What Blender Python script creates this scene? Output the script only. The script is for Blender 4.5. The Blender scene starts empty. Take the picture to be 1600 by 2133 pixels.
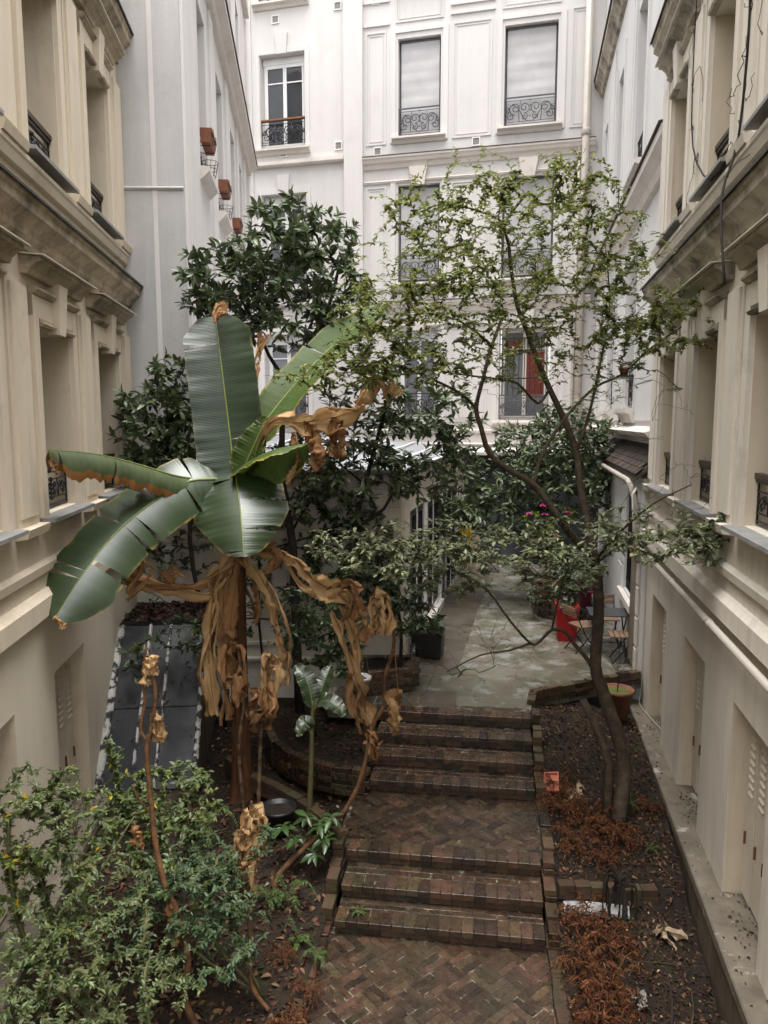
import bpy, bmesh, math, random
import numpy as np
from mathutils import Vector, Matrix
R_ = math.radians
random.seed(7)
sc = bpy.context.scene
COL = sc.collection

# ------------------------------------------------------------------ camera, sky, sun, exposure
CAM_Z = 5.05
cam_d = bpy.data.cameras.new('Camera'); cam = bpy.data.objects.new('Camera', cam_d); COL.objects.link(cam)
cam.location = (0, 0, CAM_Z)
cam.rotation_euler = (R_(90 - 7.043), 0, 0)
cam_d.sensor_fit = 'VERTICAL'; cam_d.sensor_height = 36.0; cam_d.lens = 36.0 * 1550 / 2133
cam_d.clip_start = 0.05; cam_d.clip_end = 300
sc.camera = cam
w = bpy.data.worlds.new('World'); sc.world = w; w.use_nodes = True
nt = w.node_tree; bg = nt.nodes['Background']
sky = nt.nodes.new('ShaderNodeTexSky'); sky.sky_type = 'NISHITA'; sky.sun_disc = False
sky.sun_elevation = R_(82); sky.sun_rotation = R_(160); sky.dust_density = 4.0; sky.air_density = 1.0; sky.ozone_density = 0.6
hsv = nt.nodes.new('ShaderNodeHueSaturation'); hsv.inputs['Saturation'].default_value = 0.10
nt.links.new(sky.outputs[0], hsv.inputs['Color']); nt.links.new(hsv.outputs[0], bg.inputs['Color'])
bg.inputs['Strength'].default_value = 0.15
sun_d = bpy.data.lights.new('Sun', 'SUN'); sun_d.energy = 1.5; sun_d.angle = R_(60); sun_d.color = (1.0, 0.965, 0.93)
sun = bpy.data.objects.new('Sun', sun_d); COL.objects.link(sun); sun.location = (0, 5, 30)
sun.rotation_euler = (R_(8), R_(-4), 0)
vs = sc.view_settings; vs.view_transform = 'Standard'; vs.look = 'None'; vs.gamma = 1.0; vs.use_curve_mapping = False
vs.exposure = 1.74
sc.render.engine = 'CYCLES'
try:
    sc.cycles.max_bounces = 6; sc.cycles.diffuse_bounces = 3; sc.cycles.glossy_bounces = 2; sc.cycles.transparent_max_bounces = 8
    sc.cycles.caustics_reflective = False; sc.cycles.caustics_refractive = False
except Exception: pass

# ------------------------------------------------------------------ materials
MATS = {}
def mat(name, col, rough=0.85, var=0.12, scale=1.5, bump=0.15, bscale=40, col2=None, mix=(0.45, 0.62), streak=False,
        spec=0.3, metallic=0.0, objrand=0.0, island=0.0, hue=0.0, sheen=0.0, trans=0.0, blotch=None, coat=0.0, roughvar=0.0, drip=0.6):
    m = bpy.data.materials.new(name); m.use_nodes = True; MATS[name] = m
    t = m.node_tree; N = t.nodes; Lk = t.links; b = N['Principled BSDF']
    geo = N.new('ShaderNodeNewGeometry')
    pos = geo.outputs['Position']
    if streak:
        mp = N.new('ShaderNodeMapping'); mp.inputs['Scale'].default_value = (2.6, 2.6, 0.28); Lk.new(pos, mp.inputs[0]); p1 = mp.outputs[0]
    else: p1 = pos
    n1 = N.new('ShaderNodeTexNoise'); n1.inputs['Scale'].default_value = scale; n1.inputs['Detail'].default_value = 7; n1.inputs['Roughness'].default_value = 0.62
    Lk.new(p1, n1.inputs['Vector'])
    r = N.new('ShaderNodeValToRGB'); e = r.color_ramp.elements
    c = Vector(col)
    if col2 is None:
        e[0].position = 0.3; e[1].position = 0.72
        e[0].color = (*(c * (1 - var)), 1); e[1].color = (*[min(x, 0.95) for x in c * (1 + var * 0.7)], 1)
    else:
        e[0].position, e[1].position = mix
        e[0].color = (*c, 1); e[1].color = (*col2, 1)
    Lk.new(n1.outputs['Fac'], r.inputs['Fac']); out = r.outputs['Color']
    if blotch:
        bc, bsc, lo, hi, amt = blotch
        n3 = N.new('ShaderNodeTexNoise'); n3.inputs['Scale'].default_value = bsc; n3.inputs['Detail'].default_value = 5; n3.inputs['Roughness'].default_value = 0.7
        Lk.new(pos, n3.inputs['Vector'])
        r3 = N.new('ShaderNodeMapRange'); r3.inputs[1].default_value = lo; r3.inputs[2].default_value = hi; r3.inputs[4].default_value = amt
        Lk.new(n3.outputs['Fac'], r3.inputs[0])
        mx = N.new('ShaderNodeMixRGB'); Lk.new(r3.outputs[0], mx.inputs[0]); Lk.new(out, mx.inputs[1]); mx.inputs[2].default_value = (*bc, 1)
        out = mx.outputs[0]
    if streak:
        mp2 = N.new('ShaderNodeMapping'); mp2.inputs['Scale'].default_value = (7.0, 7.0, 0.45); Lk.new(pos, mp2.inputs[0])
        n5 = N.new('ShaderNodeTexNoise'); n5.inputs['Scale'].default_value = 1.0; n5.inputs['Detail'].default_value = 8; n5.inputs['Roughness'].default_value = 0.7; Lk.new(mp2.outputs[0], n5.inputs['Vector'])
        m5 = N.new('ShaderNodeMapRange'); m5.inputs[1].default_value = 0.50; m5.inputs[2].default_value = 0.78; m5.inputs[4].default_value = drip; Lk.new(n5.outputs['Fac'], m5.inputs[0])
        n6 = N.new('ShaderNodeTexNoise'); n6.inputs['Scale'].default_value = 0.55; n6.inputs['Detail'].default_value = 3; Lk.new(pos, n6.inputs['Vector'])
        m6 = N.new('ShaderNodeMapRange'); m6.inputs[1].default_value = 0.42; m6.inputs[2].default_value = 0.62; Lk.new(n6.outputs['Fac'], m6.inputs[0])
        mm = N.new('ShaderNodeMath'); mm.operation = 'MULTIPLY'; Lk.new(m5.outputs[0], mm.inputs[0]); Lk.new(m6.outputs[0], mm.inputs[1])
        x5 = N.new('ShaderNodeMixRGB'); Lk.new(mm.outputs[0], x5.inputs[0]); Lk.new(out, x5.inputs[1]); x5.inputs[2].default_value = (*(Vector(col) * 0.45), 1); out = x5.outputs[0]
    if objrand or island or hue:
        h = N.new('ShaderNodeHueSaturation'); Lk.new(out, h.inputs['Color'])
        if objrand:
            oi = N.new('ShaderNodeObjectInfo'); src = oi.outputs['Random']; amt = objrand
        else:
            src = geo.outputs['Random Per Island']; amt = island
        mr = N.new('ShaderNodeMapRange'); mr.inputs[3].default_value = 1 - amt; mr.inputs[4].default_value = 1 + amt
        Lk.new(src, mr.inputs[0]); Lk.new(mr.outputs[0], h.inputs['Value'])
        if hue:
            ma = N.new('ShaderNodeMath'); ma.operation = 'MULTIPLY'; ma.inputs[1].default_value = 7.31; Lk.new(src, ma.inputs[0])
            fr = N.new('ShaderNodeMath'); fr.operation = 'FRACT'; Lk.new(ma.outputs[0], fr.inputs[0])
            mh = N.new('ShaderNodeMapRange'); mh.inputs[3].default_value = 0.5 - hue; mh.inputs[4].default_value = 0.5 + hue
            Lk.new(fr.outputs[0], mh.inputs[0]); Lk.new(mh.outputs[0], h.inputs['Hue'])
        out = h.outputs[0]
    Lk.new(out, b.inputs['Base Color'])
    b.inputs['Roughness'].default_value = rough; b.inputs['Metallic'].default_value = metallic
    b.inputs['Specular IOR Level'].default_value = spec
    if coat: b.inputs['Coat Weight'].default_value = coat; b.inputs['Coat Roughness'].default_value = 0.2
    if roughvar:
        nr = N.new('ShaderNodeTexNoise'); nr.inputs['Scale'].default_value = scale * 1.7; nr.inputs['Detail'].default_value = 4; Lk.new(pos, nr.inputs['Vector'])
        m2 = N.new('ShaderNodeMapRange'); m2.inputs[1].default_value = 0.35; m2.inputs[2].default_value = 0.65
        m2.inputs[3].default_value = max(rough - roughvar, 0.05); m2.inputs[4].default_value = min(rough + roughvar, 1)
        Lk.new(nr.outputs['Fac'], m2.inputs[0]); Lk.new(m2.outputs[0], b.inputs['Roughness'])
    if bump:
        n2 = N.new('ShaderNodeTexNoise'); n2.inputs['Scale'].default_value = bscale; n2.inputs['Detail'].default_value = 6; n2.inputs['Roughness'].default_value = 0.65
        Lk.new(pos, n2.inputs['Vector'])
        bp = N.new('ShaderNodeBump'); bp.inputs['Strength'].default_value = bump; bp.inputs['Distance'].default_value = 0.02
        Lk.new(n2.outputs['Fac'], bp.inputs['Height']); Lk.new(bp.outputs[0], b.inputs['Normal'])
    if trans:
        tr = N.new('ShaderNodeBsdfTranslucent'); Lk.new(out, tr.inputs['Color'])
        ms = N.new('ShaderNodeMixShader'); ms.inputs[0].default_value = trans
        Lk.new(b.outputs[0], ms.inputs[1]); Lk.new(tr.outputs[0], ms.inputs[2])
        Lk.new(ms.outputs[0], N['Material Output'].inputs['Surface'])
    return m

mat('stucco_ochre', (0.68, 0.59, 0.465), streak=True, scale=1.0, var=0.11, bump=0.12, bscale=55, blotch=((0.33, 0.26, 0.18), 1.3, 0.56, 0.80, 0.55))
mat('stucco_ochre_low', (0.67, 0.60, 0.485), streak=True, scale=0.8, var=0.07, bump=0.16, bscale=70, blotch=((0.36, 0.30, 0.22), 0.9, 0.60, 0.85, 0.5))
mat('stucco_beige', (0.68, 0.625, 0.54), streak=True, scale=1.0, var=0.11, bump=0.12, bscale=55, blotch=((0.30, 0.25, 0.19), 1.4, 0.58, 0.82, 0.5))
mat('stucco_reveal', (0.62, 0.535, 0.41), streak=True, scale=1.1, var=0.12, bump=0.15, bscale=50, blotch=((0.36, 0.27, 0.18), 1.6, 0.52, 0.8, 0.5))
mat('stone_trim', (0.50, 0.41, 0.30), scale=2.2, var=0.2, bump=0.25, bscale=35, blotch=((0.10, 0.085, 0.07), 1.7, 0.44, 0.66, 0.85))
mat('stone_trim_grey', (0.46, 0.41, 0.33), scale=2.2, var=0.2, bump=0.25, bscale=35, blotch=((0.09, 0.08, 0.07), 1.8, 0.43, 0.64, 0.85))
mat('stucco_white', (0.63, 0.60, 0.58), drip=0.16, streak=True, scale=0.7, var=0.06, bump=0.06, bscale=30, blotch=((0.47, 0.44, 0.42), 0.7, 0.54, 0.80, 0.5))
mat('stone_white', (0.66, 0.61, 0.56), scale=1.6, var=0.1, bump=0.1, bscale=30, blotch=((0.42, 0.34, 0.26), 1.2, 0.55, 0.78, 0.6))
mat('stucco_grey', (0.50, 0.488, 0.482), drip=0.15, streak=True, scale=1.3, var=0.12, bump=0.2, bscale=18, blotch=((0.36, 0.35, 0.345), 0.8, 0.5, 0.78, 0.6))
mat('stucco_paleblue', (0.66, 0.645, 0.63), drip=0.25, streak=True, scale=0.9, var=0.06, bump=0.06, bscale=30, blotch=((0.5, 0.47, 0.44), 1.0, 0.6, 0.85, 0.5))
mat('sill_stone', (0.27, 0.265, 0.26), rough=0.5, var=0.25, scale=4, bump=0.15, blotch=((0.12, 0.11, 0.10), 3, 0.5, 0.75, 0.6))
mat('lead_flashing', (0.055, 0.05, 0.047), rough=0.6, var=0.4, scale=5, bump=0.3, bscale=20, blotch=((0.24, 0.21, 0.18), 4, 0.55, 0.8, 0.6))
mat('zinc_edge', (0.62, 0.58, 0.50), rough=0.5, var=0.2, scale=6)
mat('iron', (0.016, 0.016, 0.018), rough=0.45, var=0.3, scale=20, bump=0.1, spec=0.4)
mat('iron_grey', (0.09, 0.09, 0.10), rough=0.5, var=0.3, scale=20, bump=0.1, spec=0.4)
mat('handrail_wood', (0.25, 0.10, 0.04), rough=0.45, var=0.3, scale=12)
mat('handrail_dark', (0.06, 0.035, 0.028), rough=0.45, var=0.3, scale=12)
mat('pane_dark', (0.035, 0.037, 0.042), rough=0.06, var=0.3, scale=0.8, bump=0, spec=0.6)
mat('pane_grey', (0.16, 0.165, 0.18), rough=0.08, var=0.3, scale=0.8, bump=0, spec=0.6)
mat('blind_fabric', (0.50, 0.485, 0.49), rough=0.9, var=0.10, scale=2.0, bump=0.1, bscale=120)
mat('paint_white', (0.78, 0.77, 0.76), rough=0.5, var=0.05, scale=3, bump=0.03)
mat('paint_cream', (0.60, 0.535, 0.44), rough=0.55, var=0.12, scale=3, bump=0.05, blotch=((0.35, 0.28, 0.2), 5, 0.62, 0.8, 0.5))
mat('rust', (0.18, 0.075, 0.04), rough=0.9, var=0.4, scale=30)
mat('curtain_red', (0.20, 0.045, 0.035), rough=0.9, var=0.2, scale=6)
mat('terracotta', (0.22, 0.085, 0.05), rough=0.8, var=0.2, scale=5, bump=0.1)
mat('terracotta_dark', (0.20, 0.085, 0.048), rough=0.75, var=0.35, scale=7, bump=0.2, blotch=((0.10, 0.07, 0.05), 5, 0.5, 0.75, 0.6))
mat('vent_tile', (0.30, 0.27, 0.25), rough=0.8, var=0.3, scale=40, bump=0.3)
mat('pvc_pipe', (0.44, 0.40, 0.35), rough=0.5, var=0.12, scale=3, bump=0.02, blotch=((0.30, 0.26, 0.21), 6, 0.5, 0.72, 0.6))
mat('slate', (0.055, 0.042, 0.032), rough=0.75, var=0.45, scale=5, bump=0.5, bscale=14, objrand=0.3)
mat('zinc_roof', (0.014, 0.0145, 0.016), rough=0.5, var=0.35, scale=1.6, bump=0.15, bscale=9, metallic=0.35, spec=0.5, blotch=((0.10, 0.10, 0.105), 2.6, 0.58, 0.75, 0.6), roughvar=0.15)
mat('flaking_paint', (0.42,0.41,0.39), rough=0.8, scale=7, col2=(0.03, 0.03, 0.03), mix=(0.47, 0.53), bump=0.6, bscale=30)
mat('glass_roof', (0.30, 0.31, 0.33), rough=0.3, var=0.15, scale=1.2, bump=0.02, spec=0.6)
mat('door_dark', (0.022, 0.024, 0.028), rough=0.35, var=0.3, scale=4, bump=0.05, spec=0.5)
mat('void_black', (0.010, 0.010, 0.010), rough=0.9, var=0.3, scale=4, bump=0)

# ------------------------------------------------------------------ geometry helpers
class Frame:
    """wall-local axes: s along the wall, n out of the wall into the court, z up"""
    def __init__(self, org, head, flip=False, facade=False):
        h = R_(head)
        fwd = Vector((math.sin(h), math.cos(h), 0)); right = Vector((math.cos(h), -math.sin(h), 0))
        self.o = Vector((*org, 0))
        if facade: self.s, self.n = right, -fwd
        else: self.s, self.n = fwd, (-right if flip else right)
    def P(self, s, n, z): return self.o + self.s * s + self.n * n + Vector((0, 0, z))

WORLD = Frame((0, 0), 90); WORLD.s = Vector((1, 0, 0)); WORLD.n = Vector((0, 1, 0))

class MB:
    def __init__(self): self.v = []; self.f = []; self.sm = []
    def add(self, vs, fs, smooth=False):
        b = len(self.v); self.v += [tuple(x) for x in vs]
        for f in fs: self.f.append(tuple(b + i for i in f)); self.sm.append(smooth)
        return self
    def box(self, F, s0, s1, n0, n1, z0, z1):
        P = F.P
        self.add([P(s0, n0, z0), P(s1, n0, z0), P(s1, n1, z0), P(s0, n1, z0), P(s0, n0, z1), P(s1, n0, z1), P(s1, n1, z1), P(s0, n1, z1)],
                 [(0, 3, 2, 1), (4, 5, 6, 7), (0, 1, 5, 4), (1, 2, 6, 5), (2, 3, 7, 6), (3, 0, 4, 7)])
        return self
    def prof(self, F, s0, s1, pr):
        k = len(pr)
        vs = [F.P(s0, n, z) for n, z in pr] + [F.P(s1, n, z) for n, z in pr]
        fs = [(i, (i + 1) % k, k + (i + 1) % k, k + i) for i in range(k)] + [tuple(range(k))[::-1], tuple(range(k, 2 * k))]
        return self.add(vs, fs)
    def prism(self, pts, z0, z1):          # vertical prism over a world xy polygon
        k = len(pts)
        vs = [(x, y, z0) for x, y in pts] + [(x, y, z1) for x, y in pts]
        return self.add(vs, [(i, (i + 1) % k, k + (i + 1) % k, k + i) for i in range(k)] + [tuple(range(k))[::-1], tuple(range(k, 2 * k))])
    def tube(self, pts, rad, sides=8, caps=True, smooth=True, wob=0.0):
        pts = [Vector(p) for p in pts]; n = len(pts)
        if not hasattr(rad, '__len__'): rad = [rad] * n
        ref = Vector((0.31, 0.17, 0.93)); vs = []
        u = None
        for i, p in enumerate(pts):
            d = (pts[min(i + 1, n - 1)] - pts[max(i - 1, 0)])
            if d.length < 1e-9: d = Vector((0, 0, 1))
            d.normalize()
            if u is None:
                u = d.cross(ref)
                if u.length < 1e-3: u = d.cross(Vector((1, 0, 0)))
            else: u = u - d * u.dot(d)
            u.normalize(); v = d.cross(u)
            for k in range(sides):
                a = 2 * math.pi * k / sides; r = rad[i] * (1 + (random.uniform(-wob, wob) if wob else 0))
                vs.append(p + (u * math.cos(a) + v * math.sin(a)) * r)
        fs = [(i * sides + k, i * sides + (k + 1) % sides, (i + 1) * sides + (k + 1) % sides, (i + 1) * sides + k) for i in range(n - 1) for k in range(sides)]
        if caps: fs += [tuple(range(sides))[::-1], tuple(range((n - 1) * sides, n * sides))]
        return self.add(vs, fs, smooth)
    def lathe(self, c, pr, sides=28, smooth=True):
        c = Vector(c); vs = []; k = len(pr)
        for j in range(sides):
            a = 2 * math.pi * j / sides
            for r, z in pr: vs.append(c + Vector((r * math.cos(a), r * math.sin(a), z)))
        fs = [(j * k + i, ((j + 1) % sides) * k + i, ((j + 1) % sides) * k + i + 1, j * k + i + 1) for j in range(sides) for i in range(k - 1)]
        return self.add(vs, fs, smooth)
    def build(self, name, m, parent=None, recalc=True, kind=None, bevel=0):
        me = bpy.data.meshes.new(name)
        off = parent_loc(parent)
        me.from_pydata([(x - off[0], y - off[1], z - off[2]) for x, y, z in self.v], [], self.f)
        me.polygons.foreach_set('use_smooth', self.sm)
        if recalc:
            bm = bmesh.new(); bm.from_mesh(me); bmesh.ops.recalc_face_normals(bm, faces=bm.faces); bm.to_mesh(me); bm.free()
        me.materials.append(MATS[m] if isinstance(m, str) else m)
        o = bpy.data.objects.new(name, me); COL.objects.link(o)
        if parent: o.parent = parent
        if kind: o['kind'] = kind
        if bevel:
            md = o.modifiers.new('bevel', 'BEVEL'); md.width = bevel; md.segments = 2; md.limit_method = 'ANGLE'
        me.update()
        return o

def parent_loc(p):
    v = Vector((0, 0, 0))
    while p is not None: v = v + p.location; p = p.parent
    return v
def tag(o, label, cat, group=None):
    o['label'] = label; o['category'] = cat
    if group: o['group'] = group
    return o
def thing(name, label, cat, loc, group=None):
    o = bpy.data.objects.new(name, None); o.empty_display_size = 0.2; COL.objects.link(o); o.location = loc
    return tag(o, label, cat, group)
def struct(name, loc):
    o = bpy.data.objects.new(name, None); COL.objects.link(o); o.location = loc; o['kind'] = 'structure'
    return o
def rowcopy(o, parent, loc, rot=(0, 0, 0), scale=(1, 1, 1)):
    c = o.copy(); COL.objects.link(c); c.parent = parent; c.location = loc; c.rotation_euler = rot; c.scale = scale
    return c

def wall_grid(mb, F, s0, s1, z0, z1, n0, n1, openings):
    """solid wall slab with rectangular openings (s0,s1,z0,z1)"""
    zs = sorted({z0, z1} | {z for o in openings for z in o[2:] if z0 < z < z1})
    for a, b in zip(zs, zs[1:]):
        cuts = sorted([(o[0], o[1]) for o in openings if o[2] <= a + 1e-6 and o[3] >= b - 1e-6])
        x = s0
        for c0, c1 in cuts:
            if c0 > x + 1e-6: mb.box(F, x, c0, n0, n1, a, b)
            x = max(x, c1)
        if x < s1 - 1e-6: mb.box(F, x, s1, n0, n1, a, b)

def ring(mb, F, s0, s1, z0, z1, t, n0, n1):
    mb.box(F, s0, s1, n0, n1, z0, z0 + t); mb.box(F, s0, s1, n0, n1, z1 - t, z1)
    mb.box(F, s0, s0 + t, n0, n1, z0 + t, z1 - t); mb.box(F, s1 - t, s1, n0, n1, z0 + t, z1 - t)

def casement(F, s0, s1, z0, z1, n, parent, frame='paint_white', pane='pane_dark', transom=0.78, leaves=2, name='window'):
    """two-leaf french window: frame mesh with its panes as children"""
    t = 0.06; mb = MB(); ring(mb, F, s0, s1, z0, z1, t, n - 0.05, n + 0.02)
    lw = (s1 - s0 - 2 * t) / leaves; panes = []
    for k in range(leaves):
        a = s0 + t + k * lw; b = a + lw
        ring(mb, F, a + 0.004, b - 0.004, z0 + t + 0.003, z1 - t - 0.003, 0.055, n - 0.035, n + 0.035)
        zt = z0 + (z1 - z0) * transom
        mb.box(F, a + 0.06, b - 0.06, n - 0.02, n + 0.025, zt - 0.02, zt + 0.02)
        panes += [(a + 0.055, b - 0.055, z0 + t + 0.055, zt - 0.018), (a + 0.055, b - 0.055, zt + 0.018, z1 - t - 0.055)]
    wnd = mb.build(name, frame, parent)
    for p in panes: MB().box(F, p[0], p[1], n - 0.012, n - 0.004, p[2], p[3]).build('pane', pane, wnd)
    return wnd

def spiral(c0, c1, r, turns, sgn, F, n, start=0.0, k=16):
    pts = []
    for i in range(k):
        u = i / (k - 1); a = start + sgn * u * turns * 2 * math.pi; rr = r * (1 - 0.82 * u)
        pts.append(F.P(c0 + rr * math.cos(a), n, c1 + rr * math.sin(a)))
    return pts

def scroll_railing(F, s0, s1, z0, z1, n, parent, m='iron', rail=None, wire=0.009):
    mb = MB(); c = (s0 + s1) / 2; w_ = (s1 - s0) / 2; h = z1 - z0
    mb.box(F, s0, s1, n - 0.02, n + 0.02, z1 - 0.035, z1)
    for z in (z1 - 0.11, z0 + 0.10, z0 + 0.03): mb.box(F, s0, s1, n - 0.008, n + 0.008, z - 0.007, z + 0.007)
    for s in (s0 + 0.02, s1 - 0.02): mb.box(F, s - 0.008, s + 0.008, n - 0.008, n + 0.008, z0, z1 - 0.03)
    zc = (z0 + 0.10 + z1 - 0.11) / 2; hh = (z1 - 0.11 - z0 - 0.10) / 2
    for sg in (-1, 1):
        mb.tube(spiral(c + sg * w_ * 0.58, zc + hh * 0.25, hh * 0.62, 1.6, sg, F, n, start=-math.pi / 2), wire, 4)
        mb.tube(spiral(c + sg * w_ * 0.22, zc + hh * 0.30, hh * 0.55, 1.4, -sg, F, n, start=-math.pi / 2), wire, 4)
        mb.tube(spiral(c + sg * w_ * 0.22, zc - hh * 0.55, hh * 0.36, 1.3, sg, F, n, start=math.pi / 2), wire, 4)
        mb.tube(spiral(c + sg * w_ * 0.74, zc - hh * 0.45, hh * 0.42, 1.3, -sg, F, n, start=math.pi / 2), wire, 4)
        mb.tube(spiral(c + sg * w_ * 0.9, zc + hh * 0.1, hh * 0.3, 1.2, sg, F, n, start=math.pi / 2), wire, 4)
        pts = [F.P(c + sg * w_ * (0.05 + 0.9 * u), n, zc - hh + 2 * hh * (0.5 - 0.5 * math.cos(u * math.pi * 1.5)) * 0.8) for u in [i / 14 for i in range(15)]]
        mb.tube(pts, wire, 4)
        mb.tube([F.P(c + sg * w_ * 0.42, n, zc - hh), F.P(c + sg * w_ * 0.44, n, zc), F.P(c + sg * w_ * 0.36, n, zc + hh)], wire, 4)
    for k in range(5):
        z = zc - hh + 2 * hh * k / 4
        mb.lathe(F.P(c, n, z), [(0.001, -0.03), (0.022, -0.012), (0.022, 0.012), (0.001, 0.03)], 6)
    o = mb.build('railing', m, parent)
    if rail: MB().box(F, s0 - 0.02, s1 + 0.02, n - 0.03, n + 0.035, z1 + 0.002, z1 + 0.05).build('handrail', rail, o)
    return o
# ------------------------------------------------------------------ the two near blocks (left ochre, right beige)
def shutters(F, s0, s1, z0, z1, n, parent):
    """closed metal shutters: folding leaves with rows of pressed louvres"""
    k = 4; lw = (s1 - s0) / k; mb = MB()
    for i in range(k):
        mb.box(F, s0 + i * lw + 0.004, s0 + (i + 1) * lw - 0.004, n, n + 0.025 + 0.012 * (i % 2), z0, z1)
    o = mb.build('shutter', 'paint_cream', parent)
    for i in range(k):
        lm = MB(); a = s0 + i * lw; nn = n + 0.025 + 0.012 * (i % 2)
        for j in range(9):
            z = z0 + (z1 - z0) * 0.56 + j * (z1 - z0) * 0.042
            lm.prof(F, a + lw * 0.25, a + lw * 0.75, [(nn - 0.003, z), (nn + 0.012, z - 0.010), (nn + 0.012, z - 0.004), (nn - 0.003, z + 0.022)])
        lm.build('louvre', 'paint_cream', o)
        MB().box(F, a + lw * 0.75, a + lw * 0.75 + 0.012, nn, nn + 0.02, z0 + 0.5, z0 + 0.62).build('hinge', 'rust', o)
    return o

def near_block(F, name, label, centers, s_end, wallm, lowm, trim, low_centers, railwood):
    root = thing(name, label, 'building', F.P(s_end, 0, 0))
    hw = 0.53; fl = [(4.12 + 3.45 * k, 5.94 + 3.45 * k) for k in range(2)]
    ops_low = [(c - hw, c + hw, 0.62, 2.50) for c in low_centers]
    mb = MB(); wall_grid(mb, F, -1.0, s_end, -0.6, 3.2, -0.45, 0, ops_low); mb.build('lower_wall', lowm, root)
    mb = MB(); wall_grid(mb, F, -1.0, s_end, 3.2, 11.95, -0.45, 0, [(c - hw, c + hw, a, b) for c in centers for a, b in fl]); mb.build('wall', wallm, root)
    # end return of the block
    mb = MB(); mb.box(F, s_end, s_end + 0.012, -0.45, 0.0, -0.6, 11.95); mb.build('end_wall', wallm, root)
    # fascia and string mouldings between ground floor and first floor
    MB().prof(F, -1, s_end, [(0.002, 3.16), (0.085, 3.18), (0.085, 3.36), (0.03, 3.42), (0.002, 3.42)]).build('fascia', wallm, root)
    MB().prof(F, -1, s_end, [(0.002, 3.56), (0.04, 3.58), (0.05, 3.66), (0.02, 3.70), (0.002, 3.70)]).build('string_course', wallm, root)
    for c in low_centers:
        wnd = casement(F, c - hw, c + hw, 0.64, 2.49, -0.36, root)
        shutters(F, c - hw + 0.008, c + hw - 0.008, 0.66, 2.46, -0.20, wnd)
        for x0, x1 in ((c - hw + 0.001, c - hw + 0.006), (c + hw - 0.006, c + hw - 0.001)):
            MB().box(F, x0, x1, -0.44, -0.003, 0.62, 2.498).build('reveal', 'stucco_reveal', wnd)
    gaps = sorted(centers)
    for k, (a, b) in enumerate(fl):
        dz = 3.45 * k
        for c in centers:
            wnd = casement(F, c - hw, c + hw, a + 0.01, b - 0.004, -0.33, root)
            for x0, x1 in ((c - hw + 0.001, c - hw + 0.007), (c + hw - 0.007, c + hw - 0.001)):
                MB().box(F, x0, x1, -0.44, -0.003, a, b - 0.002).build('reveal', 'stucco_reveal', wnd)
            scroll_railing(F, c - hw + 0.01, c + hw - 0.01, a + 0.02, a + 0.42, -0.10, wnd, 'iron', railwood)
            # sill slab
            MB().prof(F, c - hw - 0.16, c + hw + 0.16, [(-0.30, a - 0.03), (-0.30, a + 0.012), (0.15, a - 0.02), (0.15, a - 0.055), (0.0, a - 0.055)]).build('sill', 'sill_stone', wnd)
            # surround, lintel mouldings, keystone
            sm = MB()
            for sg in (-1, 1):
                x = c + sg * (hw + 0.085)
                sm.box(F, x - 0.075, x + 0.075, -0.02, 0.045, a - 0.05, b + 0.28)
            sm.box(F, c - hw - 0.16, c + hw + 0.16, -0.02, 0.04, b + 0.085, b + 0.283)
            sm.build('surround', wallm, wnd)
            lm = MB()
            for x0, x1 in ((c - hw + 0.01, c - 0.13), (c + 0.13, c + hw - 0.01)):
                lm.prof(F, x0, x1, [(-0.05, b + 0.004), (0.07, b + 0.004), (0.085, b + 0.03), (0.05, b + 0.05), (0.05, b + 0.08), (-0.05, b + 0.08)])
            for x0, x1 in ((c - hw - 0.16, c - 0.13), (c + 0.13, c + hw + 0.16)):
                lm.prof(F, x0, x1, [(-0.05, b + 0.29), (0.05, b + 0.29), (0.10, b + 0.325), (0.10, b + 0.345), (0.06, b + 0.365), (-0.05, b + 0.365)])
            lm.build('lintel_moulding', trim, wnd)
            MB().add([F.P(c - 0.10, -0.03, b - 0.03), F.P(c + 0.10, -0.03, b - 0.03), F.P(c + 0.10, 0.10, b - 0.03), F.P(c - 0.10, 0.10, b - 0.03),
                      F.P(c - 0.13, -0.03, b + 0.46), F.P(c + 0.13, -0.03, b + 0.46), F.P(c + 0.13, 0.13, b + 0.46), F.P(c - 0.13, 0.13, b + 0.46)],
                     [(0, 3, 2, 1), (4, 5, 6, 7), (0, 1, 5, 4), (1, 2, 6, 5), (2, 3, 7, 6), (3, 0, 4, 7)]).build('keystone', wallm, wnd)
            hz = b + 0.44
            hd = MB().prof(F, c - 0.86, c + 0.86, [(-0.02, hz), (0.07, hz), (0.09, hz + 0.05), (0.15, hz + 0.10), (0.19, hz + 0.11), (0.19, hz + 0.15), (-0.02, hz + 0.165)]).build('hood', trim, wnd)
            MB().prof(F, c - 0.90, c + 0.90, [(-0.0, hz + 0.168), (0.235, hz + 0.152), (0.235, hz + 0.162), (-0.0, hz + 0.178)]).build('flashing', 'zinc_edge', hd)
        # pilasters between the windows
        pil = [(p + q) / 2 for p, q in zip(gaps, gaps[1:])] + [gaps[0] - 1.06, min(gaps[-1] + 1.06, s_end - 0.28)]
        for p in pil:
            pw = MB(); pw.box(F, p - 0.26, p + 0.26, -0.02, 0.03, a - 0.04, b + 0.33); pw.box(F, p - 0.20, p + 0.20, -0.02, 0.055, a + 0.05, b + 0.30)
            pw.build('pilaster', wallm, root)
            MB().prof(F, p - 0.29, p + 0.29, [(-0.02, a - 0.14), (0.11, a - 0.12), (0.13, a - 0.04), (-0.02, a - 0.038)]).build('pilaster_base', wallm, root)
        # main cornice over this floor
        z = 6.60 + dz
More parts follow.
